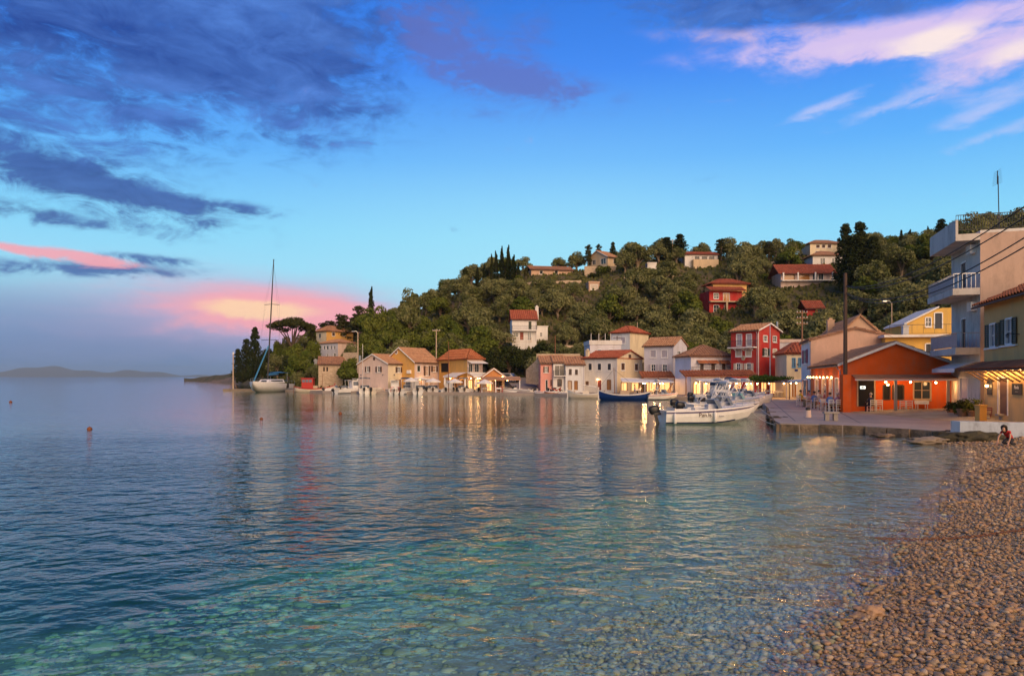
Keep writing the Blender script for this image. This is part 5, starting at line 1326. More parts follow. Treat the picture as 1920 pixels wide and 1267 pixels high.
def trunk_mesh(limbs, mat):
    mb = MB()
    for pts, r in limbs: mb.tube(pts, r, 6)
    return mesh_of('trunk', mb.v, mb.f, mat)
PROTO = {}
def proto(kind, i):
    if (kind, i) in PROTO: return PROTO[(kind, i)]
    rs = random.Random(hash((len(kind), kind[0], kind[-1], i)) % 9999 + i * 31 + len(kind) * 7)
    rs = random.Random(i * 131 + sum(map(ord, kind)))
    v, f = [], []; limbs = []
    if kind in ('olive', 'broadleaf', 'oldolive'):
        n = rs.randint(14, 18)
        tips = []
        limbs.append(([(0, 0, -.8), (rs.uniform(-.1, .1), 0, .6), (rs.uniform(-.25, .25), rs.uniform(-.2, .2), 1.4)], [.34, .26, .2]))
        for k in range(n):
            a = 2.4 * k + rs.uniform(-.5, .5); rr = math.sqrt((k + .4) / n) * 1.95
            zc = (1.55 if k % 3 else 2.1) + 2.2 * (1 - (rr / 2.2) ** 2) * rs.uniform(.7, 1.1) + rs.uniform(-.35, .35)
            c = (rr * math.cos(a), rr * math.sin(a), zc); s = rs.uniform(.75, 1.2)
            leaves(v, f, c, (s * 1.05, s * 1.05, s * .8), 230 if kind != 'broadleaf' else 250, .17 if kind != 'broadleaf' else .2, rs)
            if k % 2 == 0: limbs.append(([(0, 0, 1.2), (c[0] * .5, c[1] * .5, 1.2 + (zc - 1.2) * .6), (c[0], c[1], zc)], [.14, .09, .03]))
        mat, tm = ('leaf_olive', 'bark_pale') if kind != 'broadleaf' else ('leaf_green', 'bark')
    elif kind == 'cypress':
        for k in range(16):
            t = k / 15; rr = .95 * math.sin(math.pi * (.12 + .86 * t)) ** .6 * (1 - .45 * t)
            leaves(v, f, (rs.uniform(-.12, .12), rs.uniform(-.12, .12), .9 + 9 * t), (rr * rs.uniform(.85, 1.15), rr * rs.uniform(.85, 1.15), .75), 170, .17, rs, shell=.5)
        limbs.append(([(0, 0, -.8), (0, 0, 9)], [.22, .04])); mat, tm = 'leaf_dark', 'bark'
    elif kind == 'conifer':
        for k in range(46):
            t = (k + .5) / 46; a = 2.4 * k; rr = (1 - t) ** .75 * 2.9 * rs.uniform(.55, 1.05) + .15
            c = (rr * .62 * math.cos(a), rr * .62 * math.sin(a), 1.2 + 9.6 * t + rs.uniform(-.3, .3)); s = .5 + .62 * (1 - t)
            leaves(v, f, c, (s * 1.25, s * 1.25, s * .7), 120, .18, rs)
            if k % 5 == 0: limbs.append(([(0, 0, c[2] - .4), c], [.08, .02]))
        limbs.append(([(0, 0, -.8), (.1, 0, 5), (0, 0, 10.6)], [.34, .22, .04])); mat, tm = 'leaf_dark', 'bark'
    elif kind == 'stonepine':
        for k in range(26):
            a = 2.4 * k; rr = math.sqrt((k + .3) / 26) * 3.6
            zc = 6.2 + 1.1 * (1 - (rr / 3.7) ** 2) + rs.uniform(-.2, .2); c = (rr * math.cos(a), rr * math.sin(a) * .9, zc)
            leaves(v, f, c, (.95, .95, .42), 170, .16, rs, shell=.3)
            if k % 3 == 0: limbs.append(([(.1, 0, 3.0), (c[0] * .45, c[1] * .45, 4.8), (c[0], c[1], zc - .2)], [.16, .1, .03]))
        limbs.append(([(0, 0, -.8), (.25, .1, 1.8), (.1, 0, 3.2)], [.34, .28, .22])); mat, tm = 'leaf_pine', 'bark'
    elif kind == 'pine':
        for k in range(22):
            a = 2.4 * k; t = k / 21; rr = rs.uniform(.3, 1.0) * 2.4 * (1.05 - .75 * t)
            c = (rr * math.cos(a), rr * math.sin(a), 2.6 + 5.2 * t + rs.uniform(-.3, .3)); s = rs.uniform(.6, 1.0)
            leaves(v, f, c, (s, s, s * .55), 130, .17, rs, shell=.35)
            limbs.append(([(0, 0, c[2] - .7), c], [.09, .025]))
        limbs.append(([(0, 0, -.8), (.15, 0, 3.5), (0, .1, 7.6)], [.26, .18, .05])); mat, tm = 'leaf_pine', 'bark'
    else:   # shrub
        for k in range(7):
            a = 2.4 * k; rr = math.sqrt(k / 7) * 1.1; s = rs.uniform(.5, .8)
            leaves(v, f, (rr * math.cos(a), rr * math.sin(a), .55 + rs.uniform(-.15, .35)), (s, s, s * .85), 150, .15, rs)
        limbs.append(([(0, 0, -.3), (0, 0, .7)], [.08, .04])); mat, tm = ('leaf_green', 'bark') if i % 2 else ('leaf_olive', 'bark')
        if i == 4: mat = 'leaf_dark'
    PROTO[(kind, i)] = (mesh_of('crown', v, f, mat), trunk_mesh(limbs, tm))
    return PROTO[(kind, i)]
NAMES = dict(olive=('olive_tree', 'olive tree', 6), oldolive=('olive_tree', 'olive tree', 4), broadleaf=('broadleaf_tree', 'broadleaf tree', 5), cypress=('cypress_tree', 'cypress', 3), conifer=('conifer_tree', 'conifer', 3), stonepine=('pine_tree', 'umbrella pine', 1), pine=('pine_tree', 'pine', 3), shrub=('shrub', 'shrub', 5))
PLACED = []
def tree(kind, loc, scale, label, group=None, zs=1.0, var=None, mat=None):
    nm, cat, nv = NAMES[kind]
    i = random.randrange(nv) if var is None else var
    cr, tr = proto(kind, i)
    o = empty(nm, loc, random.uniform(0, 6.28), label, cat.split()[-1] if cat != 'olive tree' else 'olive tree', group)
    o.scale = (scale, scale, scale * zs)
    for n_, me in (('trunk', tr), ('crown', cr)):
        c = bpy.data.objects.new(n_, me); COL.objects.link(c); c.parent = o
        if mat and n_ == 'crown':
            c.material_slots[0].link = 'OBJECT'; c.material_slots[0].material = M(mat)
    PLACED.append((loc[0], loc[1]))
    return o
def tree_px(kind, px, base, top, label, d=None, group=None, w=None, var=None, mat=None):
    """a tree whose foot and top are given by photograph rows"""
    q = ground_hit(px, base) if d is None else P(px, base, d)
    g = ground(q.x, q.y); d_ = q.y
    zt = CH - (top - HY) / F * d_
    hgt = dict(olive=5.0, oldolive=5.0, broadleaf=5.0, cypress=10.6, conifer=11.4, stonepine=7.6, pine=8.3, shrub=1.6)[kind]
    z0 = min(q.z, g) if d is None else q.z
    s = (zt - z0) / hgt
    wd = dict(olive=5.6, oldolive=5.6, broadleaf=5.6, cypress=2.0, conifer=5.4, stonepine=8.6, pine=5.6, shrub=3.4)[kind]
    sx_ = s if w is None else w * d_ / F / wd
    return tree(kind, (q.x, q.y, z0), sx_, label, group, s / sx_, var, mat)
# single trees one can point to
for px, b_, t_, w, kd, lb in (
    (462, 712, 634, 38, 'conifer', 'dark shaggy conifer on the tip of the headland'), (478, 712, 607, 34, 'conifer', 'tallest dark conifer of the headland with a ragged leaning top'), (446, 713, 650, 26, 'conifer', 'lower dark conifer nearest the open sea'),
    (500, 706, 652, 34, 'broadleaf', 'dark rounded tree behind the sailing yacht mast'), (523, 700, 640, 30, 'broadleaf', 'rounded tree just below the umbrella pine'),
    (548, 690, 598, 0, 'stonepine', 'broad umbrella pine spreading over the headland'), (585, 676, 606, 26, 'pine', 'thin pine at the edge of the umbrella pine'),
    (540, 716, 668, 40, 'broadleaf', 'dense dark tree by the quay left of the red cabin boat'), (560, 722, 690, 32, 'shrub', 'large bush above the quay by the red cabin boat'), (572, 700, 655, 30, 'broadleaf', 'green tree in front of the white headland annex'), (586, 712, 672, 15, 'cypress', 'slim dark cypress beside the stone barn'),
    (696, 620, 537, 17, 'cypress', 'single tall cypress rising from the tree crowns left of the hill'), (640, 650, 588, 56, 'pine', 'dark spreading pine behind the yellow headland house'), (672, 640, 570, 46, 'pine', 'dark pine between yellow headland house and cypress'), (655, 690, 646, 36, 'oldolive', 'tree hiding the right end of the white headland house'),
    (710, 662, 576, 60, 'broadleaf', 'bright green broad tree behind the cream gable house'), (735, 668, 600, 52, 'broadleaf', 'bright green tree above the ridge of the ochre gable house'), (690, 672, 612, 40, 'broadleaf', 'green tree behind the left edge of the cream gable house'), (768, 640, 549, 58, 'oldolive', 'tall dark tree on the skyline above the ochre gable house'),
    (655, 728, 672, 50, 'broadleaf', 'bushy tree beside the cream gable house on the sea side'), (640, 724, 690, 38, 'shrub', 'round shrub below the brown stone wall'),
    (922, 535, 476, 11, 'cypress', 'small leaning cypress at the left of the ridge group'), (930, 532, 470, 13, 'cypress', 'second cypress from the left in the ridge group'), (941, 530, 461, 14, 'cypress', 'middle tall cypress of the ridge group'), (953, 530, 460, 15, 'cypress', 'tallest cypress of the ridge group'), (963, 532, 478, 16, 'cypress', 'short bushy cypress at the right of the ridge group'), (972, 534, 492, 12, 'cypress', 'lowest cypress at the right end of the ridge group'), (895, 540, 500, 11, 'cypress', 'small cypress on the shoulder left of the ridge group'), (872, 552, 502, 26, 'conifer', 'dark conifer on the shoulder of the ridge'), (908, 536, 494, 10, 'cypress', 'thin cypress between conifer and ridge group'), (986, 525, 500, 14, 'pine', 'small pine left of the low ridge house'),
    (1103, 508, 458, 26, 'pine', 'dark pine behind the left eave of the gable villa'), (1122, 500, 457, 22, 'pine', 'pine standing behind the gable villa roof'), (1149, 500, 453, 22, 'conifer', 'dark pointed conifer right of the gable villa'), (1195, 512, 452, 62, 'oldolive', 'large round tree on the ridge right of the gable villa'), (1172, 516, 466, 44, 'oldolive', 'round tree touching the right side of the gable villa'), (1130, 514, 496, 34, 'shrub', 'round bush on the terrace of the gable villa'),
    (1250, 490, 444, 44, 'conifer', 'left one of two dark conifers on the ridge'), (1275, 490, 438, 44, 'conifer', 'taller of two dark conifers on the ridge by the white villa'), (1268, 496, 462, 40, 'oldolive', 'pale round tree in front of the two ridge conifers'), (1352, 492, 446, 40, 'pine', 'airy pine right of the white ridge villa'), (1384, 492, 458, 44, 'oldolive', 'round tree on the skyline right of the airy pine'), (1410, 494, 456, 42, 'oldolive', 'dense round tree on the middle of the skyline'), (1441, 490, 452, 34, 'pine', 'airy dark pine on the skyline left of the long house'),
    (1585, 548, 416, 54, 'conifer', 'left one of the two great dark cypresses by the yellow hotel'), (1613, 546, 414, 62, 'conifer', 'right one of the two great dark cypresses'), (1638, 545, 436, 52, 'conifer', 'lower dark cypress leaning against the two great ones'), (1600, 552, 470, 70, 'conifer', 'dark lower cypress mass between the great ones'),
    (1690, 470, 430, 12, 'conifer', 'tiny pointed conifer on the far right skyline'), (1706, 470, 430, 14, 'cypress', 'small cypress on the far right skyline'), (1740, 462, 424, 12, 'cypress', 'slim cypress on the skyline near the balcony house'), (1765, 462, 410, 42, 'conifer', 'dark conifer just left of the balcony house roof'), (1796, 455, 415, 36, 'pine', 'pine peeping over the roof railing of the balcony house'), (1850, 450, 395, 60, 'oldolive', 'tree top behind the roof railing of the balcony house'), (1900, 448, 388, 60, 'oldolive', 'tree top behind the roof railing at the picture edge'),
    (900, 716, 655, 46, 'broadleaf', 'dark tree behind the boarded taverna'), (1395, 478, 466, 0, 'shrub', 'low bush on the middle skyline')):
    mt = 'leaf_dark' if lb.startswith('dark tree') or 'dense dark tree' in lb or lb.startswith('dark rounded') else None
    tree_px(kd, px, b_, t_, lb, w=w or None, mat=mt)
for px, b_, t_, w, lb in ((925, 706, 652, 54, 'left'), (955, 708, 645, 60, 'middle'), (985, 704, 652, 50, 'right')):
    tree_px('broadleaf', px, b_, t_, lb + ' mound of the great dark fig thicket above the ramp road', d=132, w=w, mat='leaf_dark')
for px, b_, t_, w, kd, lb in ((505, 716, 668, 36, 'shrub', 'low dark bush at the water behind the yacht hull'), (520, 712, 660, 44, 'oldolive', 'olive at the shore between yacht and red cabin boat'), (492, 708, 664, 40, 'broadleaf', 'dark thicket joining the conifers to the umbrella pine'), (555, 700, 640, 50, 'broadleaf', 'full crowned tree standing before the trunk of the umbrella pine'), (536, 690, 636, 40, 'oldolive', 'olive hiding the foot of the umbrella pine'), (585, 690, 636, 36, 'broadleaf', 'leafy tree left of the white headland annex'), (570, 668, 626, 44, 'oldolive', 'tree behind the white headland annex'), (602, 712, 690, 26, 'shrub', 'bush under the stone barn wall'), (660, 712, 660, 46, 'oldolive', 'olive before the brown stone wall'), (650, 640, 596, 46, 'oldolive', 'tree right behind the yellow headland roof'), (688, 640, 578, 50, 'broadleaf', 'green tree leaning on the tall single cypress'), (475, 716, 676, 34, 'shrub', 'bush at the foot of the headland conifers'), (455, 718, 690, 30, 'shrub', 'low bush at the seaward foot of the conifers'), (620, 620, 600, 50, 'pine', 'low pine crowns over the yellow headland house'), (725, 640, 590, 56, 'oldolive', 'pale olive on the slope behind the bright green trees'), (636, 716, 680, 40, 'broadleaf', 'dark leafy tree covering the right end of the stone barn'), (588, 718, 680, 30, 'oldolive', 'olive at the left corner of the stone barn'), (664, 694, 640, 44, 'oldolive', 'olive crown beside the white headland house gable'), (584, 652, 612, 40, 'broadleaf', 'round green tree between umbrella pine and yellow headland house'), (655, 640, 606, 44, 'broadleaf', 'dark tree against the right side of the yellow headland house'), (606, 640, 604, 34, 'pine', 'dark pine rising behind the yellow headland roof')):
    tree_px(kd, px, b_, t_, lb, w=w, mat='leaf_dark' if 'dark' in lb else None)
# the grove that covers the slope
MARKS = [(983, 610, 'the white grove house'), (1135, 650, 'the flat roofed house'), (1180, 635, 'the red hipped house'), (1360, 560, 'the red slope house'), (1510, 525, 'the long pale house'), (1545, 470, 'the yellow hotel'), (1530, 585, 'the little red house'), (1125, 490, 'the gable villa'), (1035, 505, 'the low ridge house'), (1315, 485, 'the white ridge villa'), (1222, 500, 'the tiny white hut'), (945, 500, 'the ridge cypresses'), (1600, 480, 'the great cypresses'), (745, 650, 'the ochre gable house'), (860, 660, 'the yellow taverna'), (1245, 650, 'the tall white gable house'), (1420, 630, 'the crimson house'), (1590, 610, 'the tan roofed house'), (1720, 600, 'the yellow terrace house'), (630, 640, 'the headland houses'), (1780, 500, 'the balcony house')]
def near_mark(px, py):
    m_ = min(MARKS, key=lambda q: (q[0] - px) ** 2 + 2.2 * (q[1] - py) ** 2)
    rel = ('above' if py < m_[1] - 25 else 'below' if py > m_[1] + 25 else 'beside')
    return rel + ' ' + m_[2]
rs = random.Random(21)
count = 0
GROVE = {}
y = 96.0
while y < 236:
    step = 5.3 + (y - 96) * .012
    x = -62.0
    while x < 175:
        xx, yy = x + rs.uniform(-2.2, 2.2), y + rs.uniform(-2.2, 2.2)
        x += step * rs.uniform(.85, 1.2)
        px = 960 + F * xx / yy
        if not 545 < px < 1935: continue
        f_, r_ = lerp_tab(T_FOOT, px), lerp_tab(T_RIDGE, px)
        if yy < f_ + 4 or yy > r_ + 9: continue
        if any((xx - a) ** 2 + (yy - b2) ** 2 < 9 for a, b2 in PLACED): continue
        z = ground(xx, yy); kd = rs.choices(['olive', 'oldolive', 'broadleaf', 'shrub'], [5, 2, 1.2, 1.3])[0]
        if px < 860 and rs.random() < .5: kd = 'broadleaf'
        s = rs.uniform(.8, 1.6) * (1.0 if kd != 'shrub' else 1.3); hgt = s * (4.9 if kd != 'shrub' else 1.7); wd = s * (2.6 if kd != 'shrub' else 1.6)
        pb = HY - (z - CH) * F / yy; pt = HY - (z + hgt - CH) * F / yy; pw = wd * F / yy
        if any(px + pw * .75 > q[0] and px - pw * .75 < q[2] and pt < q[3] - 6 and pb > q[1] and yy < q[4] + 6 for q in SCREENS): continue
        if any(abs(xx - X((q[0] + q[2]) / 2, q[4])) < (q[2] - q[0]) / F * q[4] / 2 + 1.5 and -3 < yy - q[4] < 9 for q in SCREENS): continue
        if 1400 < px < 1900 and pt > 645: continue
        wh = near_mark(px, (pb + pt) / 2)
        lb = {'olive': 'grey green olive tree', 'oldolive': 'wide crowned olive tree', 'broadleaf': 'fresh green broadleaf tree', 'shrub': 'low rounded shrub'}[kd] + ' on the slope ' + wh
        GROVE.setdefault((kd, wh), []).append((px, tree(kd, (xx, yy, z - .1), s, lb, 'grove on the slope ' + wh, rs.uniform(.85, 1.12)))); count += 1
    y += step * .9
ORD = 'first second third fourth fifth sixth seventh eighth ninth tenth eleventh twelfth thirteenth fourteenth fifteenth sixteenth seventeenth eighteenth nineteenth twentieth'.split()
ORD += ['twenty-' + w for w in ORD[:9]] + ['thirtieth'] + ['thirty-' + w for w in ORD[:9]] + ['fortieth'] + ['forty-' + w for w in ORD[:9]]
KW = {'olive': 'grey green olive tree', 'oldolive': 'wide crowned olive tree', 'broadleaf': 'fresh green broadleaf tree', 'shrub': 'low rounded shrub'}
for (kd, wh), lst in GROVE.items():
    lst.sort(key=lambda q: q[0])
    if len(lst) > 1:
        for k, (_, o) in enumerate(lst): o['label'] = ORD[min(k, len(ORD) - 1)] + ' ' + KW[kd] + ' from left on slope ' + wh

# undergrowth: brush and dry grass over the whole slope
v, f = [], []
rs = random.Random(4)
for _ in range(15000):
    px = rs.uniform(470, 1930); f_, r_ = lerp_tab(T_FOOT, px), lerp_tab(T_RIDGE, px)
    yy = f_ + (r_ - f_) * rs.uniform(.0, 1.05); xx = X(px, yy); z = ground(xx, yy)
    for _k in range(3):
        a = rs.uniform(0, 6.28); s = rs.uniform(.25, .75); h_ = rs.uniform(.2, .9); ox, oy = rs.uniform(-.5, .5), rs.uniform(-.5, .5)
        o = len(v); ca, sa = math.cos(a) * s * .6, math.sin(a) * s * .6
        v += [(xx + ox - ca, yy + oy - sa, z - .1), (xx + ox + ca, yy + oy + sa, z - .1), (xx + ox + ca * .6, yy + oy + sa * .6 + .2, z + h_), (xx + ox - ca * .8, yy + oy - sa * .8 + .2, z + h_ * .8)]; f.append((o, o + 1, o + 2, o + 3))
o = bpy.data.objects.new('undergrowth', mesh_of('undergrowth', v, f, 'grass_dry')); COL.objects.link(o); tag(o, 'dry grass and brush between the trees of the slope', 'undergrowth', kind='stuff')

# ================================================================ boats
def hull_sections(L, B, H, n=13, transom=.88, keel=-.25, flare=1.0):
    out = []
    for i in range(n):
        t = i / (n - 1); x = (t - .5) * L
        hb = B / 2 * (transom + (1 - transom) * math.sin(math.pi / 2 * min(1, t / .45)))
        if t > .45: hb *= max(.012, 1 - ((t - .45) / .55) ** 2.5)
        sh = H * (.80 + .36 * t ** 1.7)
        zk = keel if t < .62 else keel + (sh * .80 - keel) * ((t - .62) / .38) ** 2.2
        zc = max(zk + .02, .06 + .5 * H * max(0, (t - .45) / .55) ** 1.7)
        yc = hb * (.86 - .30 * max(0, (t - .55) / .45) * flare)
        out.append((x, [(0, zk), (yc, min(zc, sh - .1)), (hb * .965, zc + .55 * (sh - zc)), (hb, sh)], hb, sh))
    return out
def skin_sections(mb, secs):
    rows = []
    for x, pr, *_ in secs: rows.append([(x, -y, z) for y, z in reversed(pr)] + [(x, y, z) for y, z in pr[1:]])
    m_ = len(rows[0]); mb.add([p for r_ in rows for p in r_], [(i * m_ + j, (i + 1) * m_ + j, (i + 1) * m_ + j + 1, i * m_ + j + 1) for i in range(len(rows) - 1) for j in range(m_ - 1)] + [tuple(range(m_))])
def outboard(parent, x, y, mat='engine_black', s=1.0, tilt=.12):
    T = Matrix.Translation((x, y, 0)) @ Matrix.Rotation(tilt, 4, 'Y') @ Matrix.Scale(s, 4)
    mb = MB()
    rings = [(.62, .26, .15, 0), (.72, .34, .19, 0), (.98, .36, .20, -.02), (1.14, .30, .17, -.03), (1.19, .18, .1, -.03)]
    vs = [T @ Vector((o + a * math.copysign(abs(math.cos(q)) ** .6, math.cos(q)), b * math.copysign(abs(math.sin(q)) ** .6, math.sin(q)), z)) for z, a, b, o in rings for q in [2 * math.pi * k / 12 for k in range(12)]]
    mb.add(vs, [(i * 12 + k, i * 12 + (k + 1) % 12, (i + 1) * 12 + (k + 1) % 12, (i + 1) * 12 + k) for i in range(len(rings) - 1) for k in range(12)] + [tuple(range(12)), tuple(range(48, 60))])
    e = mb.build('outboard_motor', mat, parent, True)
    mb = MB(); mb.box(-.10, .10, -.055, .055, -.15, .62, T); mb.box(-.26, .16, -.14, .14, .0, .03, T); mb.tube([T @ Vector((-.28, 0, -.2)), T @ Vector((.2, 0, -.2))], .07, 7); mb.box(.1, .34, -.12, .12, .5, .66, T)
    mb.build('engine_leg', mat, e)
    mb = MB()
    for k in range(3):
        a = k * 2.094; mb.add([T @ Vector(q) for q in ((-.3, 0, -.2), (-.33, .15 * math.cos(a) - .05 * math.sin(a), -.2 + .15 * math.sin(a) + .05 * math.cos(a)), (-.29, .17 * math.cos(a), -.2 + .17 * math.sin(a)), (-.27, .15 * math.cos(a) + .05 * math.sin(a), -.2 + .15 * math.sin(a) - .05 * math.cos(a)))], [(0, 1, 2, 3)])
    mb.build('propeller', 'steel', e)
    return e
def motorboat(name, label, px, py, heading, L=5.8, B=2.2, H=.95, hull='gel_white', inner='gel_cream', stripe=None, screen='glass_pale', bimini=None, bim_mat='canvas_navy', engine='engine_black', fenders=0, cabin=False, text=None, group=None, rail=True, z=0.0, d=None, console=True, tilt=.12, twin=False):
    d = d or dW(py)
    o = empty(name, (X(px, d), d, z), R(heading), label, 'boat', group)
    secs = hull_sections(L, B, H)
    mb = MB(); skin_sections(mb, secs); hu = mb.build('hull', hull, o)
    mb = MB()                                                   # gunwale and foredeck
    rim = .17; prev = None
    for x, pr, hb, sh in secs:
        inn = max(.0, hb - rim); cur = ((x, -hb - .03, sh), (x, -hb, sh + .06), (x, -inn, sh + .06), (x, inn, sh + .06), (x, hb, sh + .06), (x, hb + .03, sh))
        fore = x > L * .08
        if prev:
            for k in ((0, 1), (1, 2), (3, 4), (4, 5)): mb.quad(prev[0][k[0]], cur[k[0]], cur[k[1]], prev[0][k[1]])
            if prev[1]:
                cz = .08 * (1 - max(0, x / L * 2)); mb.quad(prev[0][2], cur[2], (x, 0, sh + .06 + cz), (prev[2], 0, prev[3] + .06 + .08 * (1 - max(0, prev[2] / L * 2)))); mb.quad(prev[0][3], cur[3], (x, 0, sh + .06 + cz), (prev[2], 0, prev[3] + .06 + .08 * (1 - max(0, prev[2] / L * 2))))
            else:
                mb.quad(prev[0][2], cur[2], (x, -inn, .3), (prev[2], -prev[4], .3)); mb.quad(prev[0][3], cur[3], (x, inn, .3), (prev[2], prev[4], .3))
        prev = (cur, fore, x, sh, inn)
    mb.quad(*[(secs[0][0], s_ * (secs[0][2]), z_) for s_, z_ in ((-1, secs[0][3] * .75), (1, secs[0][3] * .75), (1, secs[0][3] + .05), (-1, secs[0][3] + .05))])
    mb.build('deck', 'gel_white' if hull != 'gel_cream' else 'gel_cream', o)
    mb = MB(); vs = [(x, s_ * max(.02, hb - rim), .3) for s_ in (-1, 1) for x, pr, hb, sh in secs if x <= L * .17]; k = len(vs) // 2; mb.add(vs, [(i, i + 1, k + i + 1, k + i) for i in range(k - 1)]); mb.build('cockpit_floor', inner, o)
    if stripe:
        for s_ in (-1, 1):
            mb = MB()
            for (xa, pa, ha, sa), (xb, pb, hb_, sb) in zip(secs[:-1], secs[1:]):
                def sp(p_, x_, f): return (x_, s_ * (p_[2][0] + (p_[3][0] - p_[2][0]) * f + .012), p_[2][1] + (p_[3][1] - p_[2][1]) * f)
                mb.quad(sp(pa, xa, .62), sp(pb, xb, .62), sp(pb, xb, .9), sp(pa, xa, .9))
            mb.build('side_stripe', stripe, hu)
    for s_ in (-1, 1):
        mb = MB()
        for (xa, pa, ha, sa), (xb, pb, hb_, sb) in zip(secs[:9], secs[1:10]):
            def bp(p_, x_, f): return (x_, s_ * (p_[1][0] + (p_[2][0] - p_[1][0]) * f + .010), p_[1][1] + (p_[2][1] - p_[1][1]) * f - .01)
            mb.quad(bp(pa, xa, -.02), bp(pb, xb, -.02), bp(pb, xb, .2), bp(pa, xa, .2))
        mb.build('boot_stripe', 'boat_navy' if hull != 'boat_navy' else 'boat_red', hu)
    if cabin:
        mb = MB(); x0, x1, w, zt = -.05 * L, .22 * L, B * .34, H + 1.35
        mb.add([(x0, -w, H * .4), (x1 + .5, -w, H * .9), (x1 + .5, w, H * .9), (x0, w, H * .4), (x0, -w * .9, zt), (x1 - .1, -w * .9, zt), (x1 - .1, w * .9, zt), (x0, w * .9, zt)], [(0, 1, 5, 4), (1, 2, 6, 5), (2, 3, 7, 6), (3, 0, 4, 7), (4, 5, 6, 7)]); cb = mb.build('cabin', 'gel_white', o)
        mb = MB()
        for s_ in (-1, 1): mb.quad((x0 + .15, s_ * (w * .95 + .02), H + .45), (x1 + .05, s_ * (w * .95 + .02), H + .45), (x1 - .15, s_ * (w * .92 + .02), H + 1.15), (x0 + .15, s_ * (w * .92 + .02), H + 1.15))
        mb.quad((x1 + .32, -w * .85, H + .45), (x1 + .32, w * .85, H + .45), (x1 + .06, w * .8, H + 1.2), (x1 + .06, -w * .8, H + 1.2)); mb.build('cabin_window', screen, cb)
        mb = MB(); mb.box(x0 - .9, x1 + .1, -w, w, zt + .003, zt + .07); mb.build('hard_top', 'gel_white', cb)
        for s_ in (-1, 1): mb = MB(); mb.tube([(x0 - .8, s_ * w * .9, H), (x0 - .8, s_ * w * .9, zt)], .03, 5); mb.build('top_post', 'steel', cb)
    elif console:
        mb = MB(); mb.box(-.02 * L, .07 * L, -.36, .36, .3, H + .25); cn_ = mb.build('console', 'gel_white', o)
        mb = MB(); n = 9; w = B * .40
        pts = [(.07 * L + .34 * math.cos(a) * 1.6 - .1, w * math.sin(a)) for a in np.linspace(-1.5, 1.5, n)]
        sh = H * .95
        mb.add([(x_, y_, sh + .05) for x_, y_ in pts] + [(x_ - .28, y_ * .9, sh + .58) for x_, y_ in pts], [(i, i + 1, n + i + 1, n + i) for i in range(n - 1)]); mb.build('windscreen', screen, o, True)
        mb = MB(); mb.tube([(x_ - .28, y_ * .9, sh + .59) for x_, y_ in pts], .02, 5); mb.build('screen_rim', 'steel', o)
        mb = MB(); mb.lathe([(.02, 0), (.17, .0), (.17, .025), (.02, .025)], 10, (-.03 * L - .12, 0, H + .12)); mb.build('steering_wheel', 'iron', cn_)
    for x_, w_ in ((-.36, .8), (-.12, .38)):
        mb = MB(); mb.box(x_ * L - .22, x_ * L + .22, -B * w_ / 2, B * w_ / 2, .3, .62); st_ = mb.build('bench_seat', 'gel_cream', o)
        mb = MB(); mb.box(x_ * L - .2, x_ * L + .2, -B * w_ / 2 + .04, B * w_ / 2 - .04, .623, .72); mb.box(x_ * L - .28, x_ * L - .2, -B * w_ / 2 + .04, B * w_ / 2 - .04, .62, 1.0); mb.build('cushion', 'gel_cream', st_)
    if rail:
        for s_ in (-1, 1):
            mb = MB(); pr = [(x, s_ * max(0.05, hb - .1), sh + .33) for x, q, hb, sh in secs if x > L * .18]
            pr = [(pr[0][0] - .2, pr[0][1], pr[0][2] - .27)] + pr; mb.tube(pr, .017, 5)
            for p_ in pr[2::2]: mb.tube([p_, (p_[0], p_[1], p_[2] - .28)], .013, 4)
            mb.build('bow_rail', 'steel', o)
    if bimini:
        lean = bimini; mb = MB()
        for k, dl in enumerate((0, .16, .34)):
            pp = [( -.08 * L - dl * .3, s_ * B * .44, H) for s_ in (-1,)]
            ln = 1.75; tx, tz = -.08 * L - math.cos(lean - dl) * ln, H + math.sin(lean - dl) * ln
            mb.tube([(-.08 * L, -B * .44, H), (tx, -B * .42, tz - .1), (tx - .05, -B * .34, tz), (tx - .05, B * .34, tz), (tx, B * .42, tz - .1), (-.08 * L, B * .44, H)], .02, 5)
        fr = mb.build('bimini_frame', 'steel', o)
        tx, tz = -.08 * L - math.cos(lean - .16) * 1.75, H + math.sin(lean - .16) * 1.75
        mb = MB(); mb.tube([(tx, -B * .43, tz), (tx - .06, -B * .2, tz + .05), (tx - .06, B * .2, tz + .05), (tx, B * .43, tz)], [.10, .14, .14, .10], 8); mb.build('rolled_cover', bim_mat, fr, True)
    for k in range(fenders):
        t = (.12, .52, .75)[k]; x, pr, hb, sh = secs[round(t * 12)]
        mb = MB(); mb.lathe([(.03, -.36), (.09, -.32), (.1, 0), (.09, .26), (.03, .3)], 9, (x, -hb - .12, sh - .4)); fd = mb.build('fender', 'trim_white', o, True)
        mb = MB(); mb.tube([(x, -hb - .12, sh - .1), (x, -hb + .02, sh + .08)], .01, 4); mb.build('fender_line', 'trim_white', fd)
    if engine:
        for yy in ((-.28, .28) if twin else (0,)): outboard(o, -L / 2 - .28, yy, engine, 1.0 if L > 4.5 else .8, tilt)
    if text:
        x, pr, hb, sh = secs[5]
        ang = math.atan2(pr[3][0] - pr[1][0], pr[3][1] - pr[1][1])
        text_part(hu, text, .36, Matrix.Translation((-.6, -hb * .985 - .03, (pr[2][1] + pr[3][1]) / 2 - .1)) @ Matrix.Rotation(math.pi / 2 - ang * .6, 4, 'X'), 'shutter_brown', 'boat_name')
        text_part(hu, 'boats', .15, Matrix.Translation((.45, -hb * .985 - .03, (pr[2][1] + pr[3][1]) / 2 - .16)) @ Matrix.Rotation(math.pi / 2 - ang * .6, 4, 'X'), 'stripe', 'boat_name')
    return o
